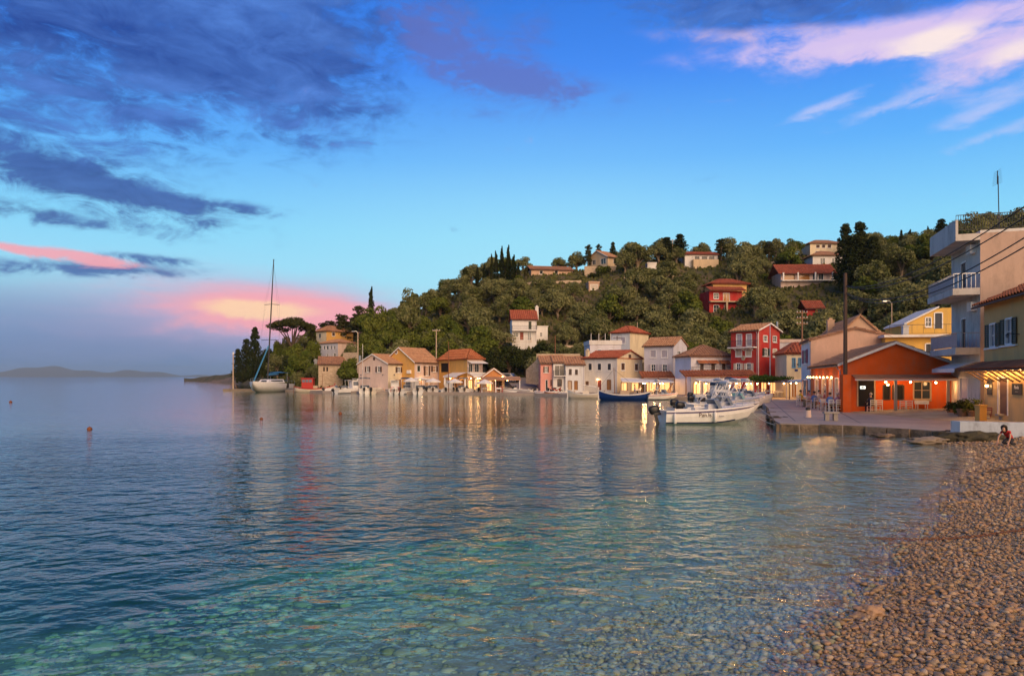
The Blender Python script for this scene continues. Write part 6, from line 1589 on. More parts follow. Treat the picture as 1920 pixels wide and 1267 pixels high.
RB = 'white rental motorboats moored side by side'
motorboat('motorboat', 'nearest white motorboat with lettered side, twin fenders and black outboard', 1328, 793, 4, 6.1, 2.25, .98, stripe='stripe', screen='glass_pale', bimini=None, fenders=2, text='Pan.Is', group=RB, tilt=-.25)
motorboat('motorboat', 'second white motorboat from the water with folded pale sun top', 1352, 783, 6, 5.8, 2.2, .95, stripe='stripe', bimini=2.2, bim_mat='canvas_white', group=RB)
motorboat('motorboat', 'third white motorboat in the moored row with black folded sun top', 1330, 775, 8, 5.6, 2.2, .95, bimini=2.35, bim_mat='canvas_navy', group=RB)
motorboat('motorboat', 'fourth white motorboat in the row with aqua windscreen', 1378, 769, 9, 5.8, 2.2, 1.0, screen='aqua_perspex', bimini=2.0, bim_mat='canvas_white', group=RB)
motorboat('motorboat', 'fifth white motorboat in the row with tall steel sun top hoops', 1350, 764, 10, 5.6, 2.2, .95, bimini=1.9, bim_mat='canvas_white', group=RB)
motorboat('motorboat', 'last white motorboat of the row nearest the lit taverna', 1388, 758, 12, 6.0, 2.3, 1.15, bimini=2.3, bim_mat='canvas_white', group=RB)
LB = 'small boats moored stern to along the far quay'
motorboat('motorboat', 'navy blue dinghy with black outboard in front of the cream gable house', 697, 737.5, 96, 4.2, 2.0, .7, 'boat_navy', group=LB, bimini=None, console=False, rail=False)
motorboat('motorboat', 'white dinghy with blue inside beside the navy dinghy', 713, 737.5, 84, 4.2, 2.0, .7, inner='boat_blue', group=LB, console=False, rail=False)
motorboat('motorboat', 'dark topped white runabout with chrome windscreen frame', 731, 737.5, 115, 4.8, 2.1, .85, stripe='boat_navy', group=LB, bimini=1.9)
motorboat('motorboat', 'low white runabout by the red tables of the cream house', 750, 737.5, 80, 4.6, 2.0, .75, group=LB, console=False)
motorboat('cabin_cruiser', 'white cabin cruiser with arched windscreen and dark outboard', 776, 738, 130, 6.4, 2.5, 1.15, cabin=True, group=LB)
motorboat('motorboat', 'white speedboat with large black outboard beside the cabin cruiser', 799, 738, 100, 5.0, 2.1, .85, group=LB, bimini=2.1, bim_mat='canvas_white')
motorboat('motorboat', 'bright blue boat with white stripes lying broadside', 824, 737.8, 176, 3.9, 1.7, .8, 'boat_cyan', stripe='trim_white', group=LB, console=False, rail=False, engine=None)
motorboat('motorboat', 'cream boat with twin outboards before the white parasol', 855, 738, 92, 5.0, 2.2, .85, 'gel_cream', group=LB, twin=True, console=False)
motorboat('motorboat', 'white boat with windscreen in front of the yellow taverna', 882, 738, 84, 5.0, 2.1, .9, group=LB)
motorboat('motorboat', 'white tender with twin black outboards at the end of the yellow taverna', 898, 738, 98, 4.6, 2.0, .8, group=LB, twin=True, console=False)
motorboat('cabin_cruiser', 'white sporty boat with dark side windows at the foot of the ramp', 968, 739.5, 168, 5.6, 2.1, .95, cabin=False, group=LB, stripe='boat_navy', screen='glass', bimini=None)
motorboat('motorboat', 'grey inflatable with white striped tubes beside the sporty boat', 992, 740, 172, 3.2, 1.6, .55, 'gel_cream', stripe='boat_navy', group=LB, console=False, rail=False, engine=None)
motorboat('rowing_boat', 'white rowing boat with red stripe below the pink house', 1017, 741.5, 175, 2.5, 1.3, .62, stripe='boat_red', group=LB, console=False, rail=False, engine=None, inner='boat_red')
motorboat('rowing_boat', 'terracotta coloured rowing boat below the glazed house', 1034, 742, 168, 2.3, 1.3, .62, 'terracotta', group=LB, console=False, rail=False, engine=None)
motorboat('rowing_boat', 'white rowing boat with blue stripe before the pale blue house', 1051, 742, 172, 2.4, 1.3, .64, stripe='boat_blue', group=LB, console=False, rail=False, engine=None, inner='boat_blue')
motorboat('rowing_boat', 'small white rowing boat with blue bow tied at the pale blue house', 1066, 742, 160, 2.0, 1.2, .6, stripe='boat_cyan', group=LB, console=False, rail=False, engine=None)
motorboat('motorboat', 'white and red motorboat under the white sail canopy', 1242, 749, 6, 4.2, 1.8, .75, stripe='boat_red', inner='boat_red', group=LB, bimini=1.5, bim_mat='canvas_white')
motorboat('motorboat', 'small white motorboat beside the stone barn quay', 628, 736, 20, 3.8, 1.8, .8, group=LB, bimini=None); motorboat('motorboat', 'white open boat with raised outboard at the far end of the quay', 645, 737, 60, 4.4, 1.9, .8, group=LB, tilt=-.5)
motorboat('covered_boat', 'white boat under a pale winter cover beside the cream gable house', 672, 734.5, 8, 5.0, 2.2, 1.2, cabin=True, group=LB, engine=None)

def caique(name, label, px, py, heading, L, B, H, hull, trim, mast=0, boom=None, cabin=None, strake='trim_white', cabin_h=1.4):
    d = dW(py); o = empty(name, (X(px, d), d, 0), R(heading), label, 'boat')
    secs = []; n = 15
    for i in range(n):
        t = i / (n - 1); x = (t - .5) * L; hb = B / 2 * max(.015, math.sin(math.pi * min(1, max(0, t))) ** .62) if 0 < i < n - 1 else .03
        sh = H * (.72 + .62 * abs(2 * t - 1) ** 2.2 * (1.0 if t > .5 else .62)); zk = -.35 + .6 * abs(2 * t - 1) ** 6
        secs.append((x, [(0, zk), (hb * .6, -.12 + .3 * abs(2 * t - 1) ** 4), (hb * .93, .45 * sh), (hb, sh)], hb, sh))
    mb = MB(); skin_sections(mb, secs); hu = mb.build('hull', hull, o, True)
    for s_ in (-1, 1):
        mb = MB()
        for (xa, pa, ha, sa), (xb, pb, hb_, sb) in zip(secs[:-1], secs[1:]):
            mb.add([(xa, s_ * (ha + .02), sa - .14), (xb, s_ * (hb_ + .02), sb - .14), (xb, s_ * (hb_ + .05), sb + .03), (xa, s_ * (ha + .05), sa + .03), (xa, s_ * max(0, ha - .1), sa + .03), (xb, s_ * max(0, hb_ - .1), sb + .03)], [(0, 1, 2, 3), (3, 2, 5, 4)])
        mb.build('gunwale', strake, hu)
    mb = MB(); vs = [(x, s_ * hb * .95, sh - .12) for s_ in (-1, 1) for x, p_, hb, sh in secs]; mb.add(vs, [(i, i + 1, n + i + 1, n + i) for i in range(n - 1)]); mb.build('deck', trim, o)
    mb = MB(); mb.box(L / 2 - .06, L / 2 + .06, -.05, .05, -.1, secs[-1][3] + .35); mb.build('stem_post', strake, hu)
    mb = MB(); mb.box(-L * .1, L * .08, -B * .2, B * .2, H * .6, H + .25); mb.build('hatch', trim, o)
    if cabin:
        x0, x1, w = -.30 * L, -.02 * L, B * .3; zt = H * .75 + cabin_h
        mb = MB(); mb.box(x0, x1, -w, w, H * .6, zt); cb = mb.build('cabin', cabin, o)
        mb = MB(); mb.box(x0 - .25, x1 + .25, -w - .15, w + .15, zt + .002, zt + .09); mb.build('cabin_roof', cabin, cb)
        for k in range(3):
            for s_ in (-1, 1): mb = MB(); xx = x0 + .12 + k * (x1 - x0 - .24) / 3; mb.box(xx, xx + (x1 - x0 - .24) / 3 - .1, s_ * w - .02, s_ * w + .02, zt - .75, zt - .25); mb.build('cabin_window', 'glass_pale', cb)
    if mast:
        mb = MB(); mb.tube([(L * .18, 0, H * .6), (L * .20, 0, mast)], [.07, .04], 6); ms = mb.build('mast', 'wood', o)
        mb = MB(); mb.tube([(L * .2, 0, mast * .95), (L * .5, 0, secs[-1][3] + .2)], .012, 4); mb.tube([(L * .2, 0, mast * .95), (-L * .35, 0, H)], .012, 4); mb.build('stay', 'iron', ms)
    if boom:
        mb = MB(); mb.tube([(L * .2, 0, H + 1.1), (-L * .3, .1, H + .7)], [.05, .08], 6); mb.build('boom', 'canvas_white', o)
    mb = MB(); mb.tube([(-L / 2 + .25, 0, H + .1), (-L / 2 - .1, 0, H + .25), (-L / 2 - .15, 0, -.2)], .05, 5); mb.build('rudder', 'wood', o)
    return o
caique('wooden_caique', 'deep blue wooden caique with white rail and raking mast', 1170, 749, 176, 6.6, 2.2, .95, 'boat_blue', 'wood_pale', mast=4.2)
caique('cream_caique', 'cream wooden boat with furled boom left of the blue caique', 1098, 746.5, 172, 5.0, 1.9, .85, 'gel_cream', 'gel_cream', boom=True, mast=0)
caique('fishing_boat', 'white fishing boat with red wheelhouse on the headland side quay', 590, 735.5, 4, 7.6, 2.6, 1.05, 'gel_cream', 'wood_pale', cabin='boat_red', mast=3.6, strake='boat_red', cabin_h=1.9)

# ---- sailing yacht, bow towards the camera
d = 136.0
yo = empty('sailing_yacht', (X(505, d), d, 0), R(-93), 'white sailing yacht with tall mast and blue furled headsail anchored off the headland', 'sailboat')
yo.rotation_euler = (0, R(0), R(-92))
L_, B_, H_ = 16.0, 5.8, 1.85
secs = hull_sections(L_, B_, H_, 15, .8, -.6, .6)
mb = MB(); skin_sections(mb, secs); hu = mb.build('hull', 'gel_white', yo, True)
mb = MB(); vs = [(x, s_ * hb, sh) for s_ in (-1, 1) for x, p_, hb, sh in secs]; n = len(secs); mb.add(vs, [(i, i + 1, n + i + 1, n + i) for i in range(n - 1)]); mb.build('deck', 'gel_cream', yo)
mb = MB()
for (xa, pa, ha, sa), (xb, pb, hb_, sb) in zip(secs[:-1], secs[1:]):
    for s_ in (-1, 1): mb.quad((xa, s_ * (ha * .97 + .03), .12), (xb, s_ * (pb[1][0] + .06), .12), (xb, s_ * (pb[1][0] + .04), -.05), (xa, s_ * (ha * .9 + .03), -.05)) if False else None
mb = MB(); mb.add([(-4.5, -1.5, H_ * .95), (3.2, -1.1, H_ * 1.0), (3.2, 1.1, H_ * 1.0), (-4.5, 1.5, H_ * .95), (-4.2, -1.25, H_ + .65), (2.2, -.85, H_ + .6), (2.2, .85, H_ + .6), (-4.2, 1.25, H_ + .65)], [(0, 1, 5, 4), (1, 2, 6, 5), (2, 3, 7, 6), (3, 0, 4, 7), (4, 5, 6, 7)]); ch = mb.build('coachroof', 'gel_white', yo)
for s_ in (-1, 1): mb = MB(); mb.quad((-3.6, s_ * 1.46, H_ + .2), (1.8, s_ * 1.08, H_ + .2), (1.6, s_ * 1.0, H_ + .45), (-3.4, s_ * 1.36, H_ + .45)); mb.build('cabin_window', 'glass', ch)
mb = MB(); mb.quad((3.0, -.6, H_ + .15), (3.0, .6, H_ + .15), (2.5, .5, H_ + .45), (2.5, -.5, H_ + .45)); mb.build('cabin_window', 'glass', ch)
MT = 26.0 - .0
lean = .052
def mp(z, y=0, x=1.2): return (x, y + z * lean, z)
mb = MB(); mb.tube([mp(H_ + .3), mp(12), mp(MT)], [.16, .14, .09], 8); ms = mb.build('mast', 'iron', yo)
for zz, w in ((10.2, 1.75), (17.2, 1.5)): mb = MB(); mb.tube([mp(zz, -w, .9), mp(zz + .1, 0), mp(zz, w, .9)], .05, 5); mb.build('spreader', 'iron', ms)
mb = MB(); mb.tube([(7.6, 0, H_ * 1.1), mp(9, 0, 1.6)], [.14, .12], 7)
mb.build('furled_headsail', 'canvas_blue', ms)
for s_ in (-1, 1): mb = MB(); mb.tube([(.8, s_ * 2.4, H_), mp(10.2, s_ * 1.75, .9), mp(17.2, s_ * 1.5, .9), mp(MT - .6)], .009, 4); mb.build('shroud', 'iron', ms)
mb = MB(); mb.tube([(-7.6, 0, H_), mp(MT - .1)], .009, 4); mb.tube([(7.9, 0, H_ * 1.15), mp(MT - .3)], .009, 4); mb.build('stay', 'iron', ms)
mb = MB(); mb.tube([mp(H_ + 1.3), (-4.6, .1, H_ + 1.5)], .11, 6); bo = mb.build('boom', 'iron', yo)
mb = MB(); mb.tube([mp(H_ + 1.55), (-4.4, .1, H_ + 1.75)], [.24, .16], 8); mb.build('sail_cover', 'canvas_blue', bo)
mb = MB(); mb.add([(-6.4, -1.8, H_ + 1.9), (-3.6, -1.8, H_ + 2.0), (-3.6, 1.8, H_ + 2.0), (-6.4, 1.8, H_ + 1.9), (-5, 0, H_ + 2.2)], [(0, 1, 4), (1, 2, 4), (2, 3, 4), (3, 0, 4)]); bi = mb.build('bimini', 'canvas_blue', yo)
for s_ in (-1, 1): mb = MB(); mb.tube([(-5, s_ * 1.75, H_), (-5, s_ * 1.75, H_ + 1.95)], .025, 5); mb.build('bimini_post', 'steel', bi)
for s_ in (-1, 1):
    mb = MB(); pr = [(x, s_ * max(.08, hb - .1), sh + .62) for x, q, hb, sh in secs]; mb.tube(pr, .014, 4)
    for p_ in pr[::2]: mb.tube([p_, (p_[0], p_[1], p_[2] - .62)], .014, 4)
    mb.build('guard_rail', 'steel', yo)
    for xx in (-2.0,): mb = MB(); mb.lathe([(.06, -.5), (.26, -.42), (.28, .35), (.06, .55)], 10, (xx, s_ * 2.95, H_ * .65)); mb.build('fender', 'rubber', yo, True)
mb = MB(); mb.box(-.03, .03, -.12, .12, 0, .12, Matrix.Translation(mp(MT))); mb.build('masthead', 'iron', ms)

# buoys
for px, py, s, lb in ((168, 805, .14, 'round orange mooring buoy alone on the open water'), (20, 754, .17, 'small dark orange buoy near the far side of the bay'), (490, 786, .12, 'tiny orange buoy in the pink reflection'), (638, 776, .16, 'small pale buoy in front of the stone barn reflection')):
    d = dW(py); mb = MB(); mb.ball((0, 0, 0), s, 12, (1, 1, .85)); bo = mb.build('mooring_buoy', 'buoy_orange', smooth=True); bo.location = (X(px, d), d, s * .25); tag(bo, lb, 'buoy')
    mb = MB(); mb.tube([(0, 0, s * .8), (0, 0, s * 1.15)], s * .14, 6); mb.build('buoy_ring', 'rust', bo)

# jetty with beacon pole
d = 144.0
jo = empty('stone_jetty', (X(448, d), d, 0), 0, 'low stone jetty reaching out left of the yacht', 'jetty')
mb = MB(); mb.prism([(-2.9, -1.2), (3.2, -1.4), (8, -1), (8, 1.4), (-2.6, 1.2)], -2, .42); mb.build('jetty_slab', 'stone_dark', jo)
po = empty('beacon_pole', (X(437, d), d, .42), 0, 'pale beacon pole with small lantern on the stone jetty', 'beacon')
mb = MB(); mb.tube([(0, 0, 0), (.02, 0, 7.2)], [.16, .1], 7); mb.build('pole', 'wood_pale', po)
for a in (0, 2.1, 4.2): mb = MB(); mb.tube([(.9 * math.cos(a), .9 * math.sin(a), 0), (0, 0, 1.6)], .05, 5); mb.build('strut', 'wood', po)
mb = MB(); mb.lathe([(.14, 0), (.2, .1), (.2, .4), (.05, .6)], 8, (.02, 0, 7.2)); mb.build('lantern', 'tank_white', po)

for px, py, hd, L_, lb, kw in ((684, 738, 100, 5.2, 'white runabout with folded top at the sea corner of the cream gable house', dict(bimini=1.8)), (706, 738, 80, 4.8, 'cream open boat between the two dinghies', dict(hull='gel_cream', console=False)), (741, 738.3, 95, 5.4, 'white cuddy boat before the cream house doorway', dict(cabin=True)), (763, 738.3, 70, 4.8, 'white boat with navy stripe left of the cabin cruiser', dict(stripe='boat_navy', bimini=1.7)), (788, 738.5, 88, 5.0, 'white boat with steel hoops right of the cabin cruiser', dict(bimini=1.6, bim_mat='canvas_white')), (812, 738.2, 96, 4.8, 'small white boat left of the bright blue boat', dict()), (842, 738.4, 84, 5.2, 'white boat with cabin before the rusty pole', dict(cabin=True)), (868, 738.4, 100, 5.0, 'white boat with red stripe before the yellow taverna', dict(stripe='boat_red', bimini=1.8)), (660, 736.8, 40, 4.6, 'white boat with cabin near the covered boat', dict(cabin=True))):
    motorboat('motorboat', lb, px, py, hd, L_, 2.1, .95, group=LB, **kw)
for px, py, hd, lb, kw in ((1340, 754, 10, 'white cabin motorboat deep in the moored cluster', dict(cabin=True)), (1370, 753, 16, 'white motorboat with navy folded top at the back of the cluster', dict(bimini=1.9)), (1400, 762, 10, 'white motorboat with long bow rail nearest the quay corner', dict(bimini=None))):
    motorboat('motorboat', lb, px, py, hd, 5.7, 2.2, 1.05, group=RB, **kw)

# mooring lines of the rental boats
for k, (pa, pb, lb) in enumerate((((1408, 771, 44.6), (1452, 796, 37.9), 'nearest white motorboat'), ((1425, 765, 47.5), (1456, 782, 44), 'second white motorboat'), ((1434, 757, 55), (1452, 768, 53.5), 'fourth white motorboat'), ((1238, 742, 84), (1290, 742, 89), 'red striped white motorboat'))):
    a_, b_ = P(*pa), P(*pb); b_.z = max(b_.z, .2); mb = MB(); mb.tube([a_.lerp(b_, t / 10) - Vector((0, 0, .5 * (t / 10) * (1 - t / 10))) for t in range(11)], .014, 5)
    tag(mb.build('mooring_rope', 'gel_cream'), 'thin pale mooring rope of the ' + lb, 'rope')

# ================================================================ poles and wires
def pole(px, py0, py1, d, label, r=.12, arms=0, lamp=False, mat='wood', zb=None):
    z0, z1 = (P(px, py0, d).z if zb is None else zb), P(px, py1, d).z
    o = empty('utility_pole' if not lamp else 'street_lamp', (X(px, d), d, z0), 0, label, 'pole' if not lamp else 'lamp')
    mb = MB(); mb.tube([(0, 0, -1.0), (0, 0, z1 - z0)], [r, r * .72], 8); mb.build('shaft', mat, o)
    for k in range(arms):
        zz = z1 - z0 - .35 - k * .75; mb = MB(); mb.box(-.75, .75, -.05, .05, zz, zz + .1); ar = mb.build('crossarm', mat, o)
        for x in (-.65, -.25, .25, .65): mb = MB(); mb.lathe([(.03, 0), (.06, .04), (.04, .12), (.055, .16), (.02, .2)], 7, (x, 0, zz + .1)); mb.build('insulator', 'tank_white', ar)
    if lamp:
        mb = MB(); mb.tube([(0, 0, z1 - z0 - .1), (-.35, -.1, z1 - z0 + .25), (-.8, -.2, z1 - z0 + .2)], .035, 5); ar = mb.build('lamp_arm', 'steel', o)
        mb = MB(); mb.box(-1.15, -.7, -.3, -.1, z1 - z0 + .12, z1 - z0 + .24); mb.build('lamp_head', 'steel', ar)
    return o
D1 = 50.2
pole(1585, 772, 512, D1, 'thick dark utility pole standing before the orange taverna corner', .17, 0, mat='wood_dark', zb=QZ)
mb = MB(); mb.box(-.3, .3, -.25, .25, 0, 2.75); o = mb.build('pole_plinth', 'orange'); o.location = (X(1585, D1), D1 - .02, QZ); tag(o, 'orange painted masonry pier around the foot of the dark utility pole', 'pier')
pole(1504, 700, 582, 92, 'utility pole with insulator racks behind the small cream house', .14, 3, zb=QZ); pole(1444, 738, 606, 88, 'slim grey pole rising in front of the red house', .07, 0, mat='steel', zb=QZ)
pole(1672, 640, 568, 78, 'street lamp standing out against the dark slope', .06, lamp=True, mat='wood_pale')
pole(671, 690, 623, 134, 'wooden pole with lamp behind the cream gable house', .13, lamp=True, mat='wood_pale'); pole(818, 680, 617, 132, 'pale pole with crossarms above the ochre gable house', .13, 1, mat='wood_pale'); pole(841, 734, 640, 115, 'rusty thin pole on the waterfront before the yellow taverna', .07, mat='rust', zb=QZ)
pole(1041, 700, 629, 124, 'reddish pole rising above the small waterfront row', .1, 0, mat='rust'); pole(1157, 672, 630, 124, 'dark pole with crossarm before the flat roofed house', .09, 1, mat='wood_dark'); pole(1195, 640, 604, 140, 'short pale pole behind the red hipped roof', .1, 0, mat='wood_pale'); pole(1261, 498, 449, 205, 'pale pole on the ridge beside the two conifers', .15, 1, mat='wood_pale'); pole(1420, 500, 480, 200, 'pale pole on the upper slope', .13, 0, mat='wood_pale'); pole(680, 715, 645, 116.5, 'thin grey pole at the sea corner of the cream gable house', .05, 0, mat='steel', zb=QZ)
def wire(pts, sag, r, label, name='power_line'):
    a, b = Vector(pts[0]), Vector(pts[1]); mb = MB(); n = 24
    mb.tube([a.lerp(b, k / n) - Vector((0, 0, 4 * sag * (k / n) * (1 - k / n))) for k in range(n + 1)], r, 4)
    return tag(mb.build(name, 'rubber'), label, 'wire')
for py_, q, sg, lb in ((536, (2010, 325), .9, 'topmost'), (537, (2010, 350), .95, 'second'), (549, (2010, 388), 1.2, 'third'), (551, (2010, 408), 1.25, 'lowest')):
    wire((P(1587, py_, D1), P(*q, 16)), sg, .022, lb + ' of the four dark power lines swinging over to the picture edge')
wire((P(1585, 560, D1), P(1750, 545, 62)), .3, .012, 'thin power line from the dark pole towards the balcony house'); wire((P(1585, 580, D1), P(1504, 600, 92)), .5, .014, 'thin power line from the dark pole to the pole with insulator racks'); wire((P(1504, 590, 92), P(1444, 612, 88)), .3, .014, 'thin line between insulator pole and slim grey pole'); wire((P(1587, 570, D1), P(1688, 640, 66)), .2, .01, 'drooping cable from the dark pole to the yellow terrace house')
wire((P(1261, 451, 205), P(1420, 481, 200)), 1.0, .03, 'power line along the ridge'); wire((P(818, 619, 132), P(671, 625, 134)), .7, .018, 'power line between the two pale poles behind the ochre house')

# ================================================================ taverna canopies along the front
def canopy(name, label, quad_pts, mat, posts=(), post_mat='trim_white', lamps=(), power=30, cat='canopy', thick=.04):
    c = sum((Vector(q) for q in quad_pts), Vector()) / 4
    o = empty(name, (c.x, c.y, QZ), 0, label, cat); base = Vector((c.x, c.y, QZ))
    loc = [Vector(q) - base for q in quad_pts]; mb = MB(); n = 8; vs = []
    for i in range(n + 1):
        for j in range(5):
            u, w = i / n, j / 4; p_ = loc[0].lerp(loc[1], u).lerp(loc[3].lerp(loc[2], u), w); p_.z -= .12 * 4 * u * (1 - u) * (.5 + w) * .6
            vs.append(p_)
    m_ = len(vs); fs = [(i * 5 + j, (i + 1) * 5 + j, (i + 1) * 5 + j + 1, i * 5 + j + 1) for i in range(n) for j in range(4)]
    mb.add(vs + [v_ - Vector((0, 0, thick)) for v_ in vs], fs + [tuple(k + m_ for k in f_) for f_ in fs] + [(i * 5, (i + 1) * 5, (i + 1) * 5 + m_, i * 5 + m_) for i in range(n)] + [(i * 5 + 4, (i + 1) * 5 + 4, (i + 1) * 5 + 4 + m_, i * 5 + 4 + m_) for i in range(n)])
    mb.build('canopy_sheet', mat, o, True)
    for q in posts:
        q = Vector(q) - base; mb = MB(); mb.tube([(q.x, q.y, 0), q], .06, 6); mb.build('post', post_mat, o)
    for q in lamps:
        q = Vector(q); mb = MB(); r_ = q - base; mb.tube([r_, r_ + Vector((0, 0, .4))], .008, 4); mb.lathe([(.03, .12), (.14, .02), (.15, 0)], 8, r_); sh_ = mb.build('lamp_shade', 'iron', o)
        mb = MB(); mb.ball(r_ - Vector((0, 0, .03)), .10, 8); mb.build('bulb', 'bulb', sh_, True)
        plight(q - Vector((0, 0, .18)), power)
    return o
def G_(px, py, d): return P(px, py, d)
canopy('sail_canopy', 'white sail canopy stretched over the tables beside the cream corner house', [G_(1163, 708, 108), G_(1250, 709, 107), G_(1266, 716.5, 98), G_(1166, 715, 99)], 'canvas_white', [G_(1166, 715, 99), G_(1217, 715.5, 98.5), G_(1265, 716, 98)], 'wood',
       [G_(1206, 718, 102), G_(1210, 718, 100), G_(1227, 718, 101), G_(1238, 718, 103), G_(1243, 718.5, 100)], 90)
def tile_canopy(name, label, p0, p1, depth, rise, mat='tile_rust'):
    p0, p1 = Vector(p0), Vector(p1); o = empty(name, (p0.x, p0.y, QZ), 0, label, 'canopy'); al = p1 - p0; up = Vector((0, depth, rise)); mb = MB()
    House.slope(None, mb, p0 - Vector((p0.x, p0.y, QZ)), al, up, al.length, up.length); mb.build('tile_slope', mat, o)
    for t in (.02, .5, .98): q = al * t; mb = MB(); mb.box(q.x - .06, q.x + .06, q.y + .06, q.y + .18, 0, p0.z - QZ + q.z); mb.build('post', 'wood', o)
    return o
tile_canopy('tiled_canopy', 'rust tiled canopy along the foot of the tall white gable house', P(1203, 708, 106), P(1266, 708, 104), 2.6, .9); tile_canopy('tiled_canopy', 'long rust tiled canopy below the white house and the red house', P(1284, 706.5, 92), P(1424, 706, 88), 3.2, .8)
canopy('awning_canopy', 'long white awning over the brightly lit taverna tables', [G_(1300, 709, 92), G_(1432, 708.5, 87), G_(1428, 714, 82.5), G_(1312, 714, 87.5)], 'canvas_white', [G_(1312, 714, 87.5), G_(1368, 714, 85), G_(1410, 714, 83)], 'trim_white',
       [G_(x_, 717 + (x_ * 7 % 3), 87 - (x_ - 1300) * .03) for x_ in (1305, 1324, 1348, 1361, 1370, 1381, 1400, 1408, 1420)], 120)
vp = canopy('vine_pergola', 'pergola overgrown with green vine beside the lit taverna', [G_(1408, 709, 88), G_(1478, 710, 84), G_(1476, 715, 79), G_(1412, 715, 81)], 'wood', [G_(1413, 715, 81.2), G_(1444, 715, 80.2), G_(1475, 715, 79.3)], 'trim_white', [G_(1442, 718, 83), G_(1470, 718, 82)], 90, 'pergola')
v, f = [], []; rs = random.Random(9)
for k in range(46):
    px_ = rs.uniform(1404, 1480); dd = rs.uniform(79.5, 88); q = P(px_, 710.5, dd) - vp.location; leaves(v, f, (q.x, q.y, q.z + rs.uniform(-.15, .25)), (.6, .6, .32), 60, .12, rs, shell=.2)
o = bpy.data.objects.new('vine_leaves', mesh_of('vine_leaves', v, f, 'leaf_vine')); COL.objects.link(o); o.parent = vp
canopy('small_awning', 'small cream awning in front of the small cream house', [G_(1464, 711, 85), G_(1504, 711, 83), G_(1503, 715, 78), G_(1466, 715.5, 79)], 'canvas_white', [G_(1503, 715, 78), G_(1480, 715.3, 78.6)], 'wood', [G_(1483, 717, 80), G_(1493, 717, 80)], 60)

# ---- parasols
def parasol(px, py, d, label, w=2.6, closed=False, mat='canvas_white'):
    zt = P(px, py, d).z; o = empty('cafe_parasol', (X(px, d), d, QZ), random.uniform(0, 1), label, 'parasol'); h_ = zt - QZ
    mb = MB(); mb.tube([(0, 0, .05), (0, 0, h_ + .1)], .03, 6); mb.build('pole', 'wood_pale', o)
    mb = MB(); mb.lathe([(.28, 0), (.28, .06), (.06, .1)], 10); mb.build('base', 'concrete', o)
    mb = MB()
    if closed: mb.lathe([(.05, h_ + .1), (.12, h_ - .2), (.2, h_ - 1.1), (.13, h_ - 1.35), (.1, h_ - 1.4)], 10)
    else:
        n = 8; vs = [(0, 0, h_ + .08)] + [(w / 2 * math.cos(6.283 * k / n), w / 2 * math.sin(6.283 * k / n), h_ - .52) for k in range(n)] + [(w / 2 * math.cos(6.283 * k / n), w / 2 * math.sin(6.283 * k / n), h_ - .70) for k in range(n)]
        mb.add(vs, [(0, 1 + k, 1 + (k + 1) % n) for k in range(n)] + [(1 + k, 1 + (k + 1) % n, 1 + n + (k + 1) % n, 1 + n + k) for k in range(n)])
    mb.build('canopy', mat, o)
    return o
for px, py, d, lb, cl in ((771, 708, 117, 'white parasol before the ochre gable house', False), (812, 709, 116, 'white parasol by the pale shuttered front', False), (853, 710, 115, 'white parasol before the yellow taverna', False), (909, 711.5, 112.5, 'white parasol beside the boarded taverna', False), (834, 708, 115.5, 'closed white parasol left of the rusty pole', True), (872, 710, 115, 'closed parasol at the middle of the yellow taverna', True), (892, 710, 114.5, 'closed parasol at the right end of the yellow taverna', True)): parasol(px, py, d, lb, closed=cl, w=2.7)

# ---- chairs and tables
def make_chair(mat):
    o = empty('taverna_chair', (0, 0, 0))
    mb = MB(); mb.box(-.21, .21, -.2, .2, .43, .47); mb.build('seat', 'wood_pale', o)
    for x in (-.2, .2):
        mb = MB(); mb.box(x - .022, x + .022, .16, .205, 0, .43); mb.build('leg', mat, o)
        mb = MB(); mb.box(x - .022, x + .022, -.205, -.16, 0, .92); mb.build('leg', mat, o)
    for z in (.58, .72, .86): mb = MB(); mb.box(-.178, .178, -.2, -.17, z, z + .055); mb.build('back_slat', mat, o)
    for y in (-.19, .18):
        mb = MB(); mb.box(-.178, .178, y - .012, y + .012, .2, .23); mb.build('stretcher', mat, o)
    return o
def make_table(top, mat, w=.8):
    o = empty('taverna_table', (0, 0, 0)); mb = MB(); mb.box(-w / 2, w / 2, -w / 2, w / 2, .72, .755); mb.build('table_top', top, o)
    for x in (-1, 1):
        for y in (-1, 1): mb = MB(); mb.box(x * (w / 2 - .06) - .025, x * (w / 2 - .06) + .025, y * (w / 2 - .06) - .025, y * (w / 2 - .06) + .025, 0, .72); mb.build('leg', mat, o)
    mb = MB(); mb.box(-w / 2 - .03, w / 2 + .03, -w / 2 - .03, w / 2 + .03, .757, .765)
    for s_ in (-1, 1): mb.box(s_ * (w / 2 + .025) - .005, s_ * (w / 2 + .025) + .005, -w / 2 - .03, w / 2 + .03, .55, .757); mb.box(-w / 2 - .03, w / 2 + .03, s_ * (w / 2 + .025) - .005, s_ * (w / 2 + .025) + .005, .55, .757)
    mb.build('tablecloth', 'cloth_white', o)
    return o
ch_used = {}
def chair(px, py, rz, label, group, mat='chair_white', z=QZ, d=None):
    d = d or dW(py, z)
    if mat not in ch_used: c = ch_used[mat] = make_chair(mat)
    else: c = copy_tree(ch_used[mat])
    c.location = (X(px, d), d, z); c.rotation_euler = (0, 0, R(rz)); tag(c, label, 'chair', group); return c
tb_used = []
def table(px, py, rz, label, group, z=QZ, d=None):
    d = d or dW(py, z)
    if not tb_used: c = make_table('wood_pale', 'chair_white'); tb_used.append(c)
    else: c = copy_tree(tb_used[0])
    c.location = (X(px, d), d, z); c.rotation_euler = (0, 0, R(rz)); tag(c, label, 'table', group); return c
WG = 'white wooden chairs outside the orange taverna'
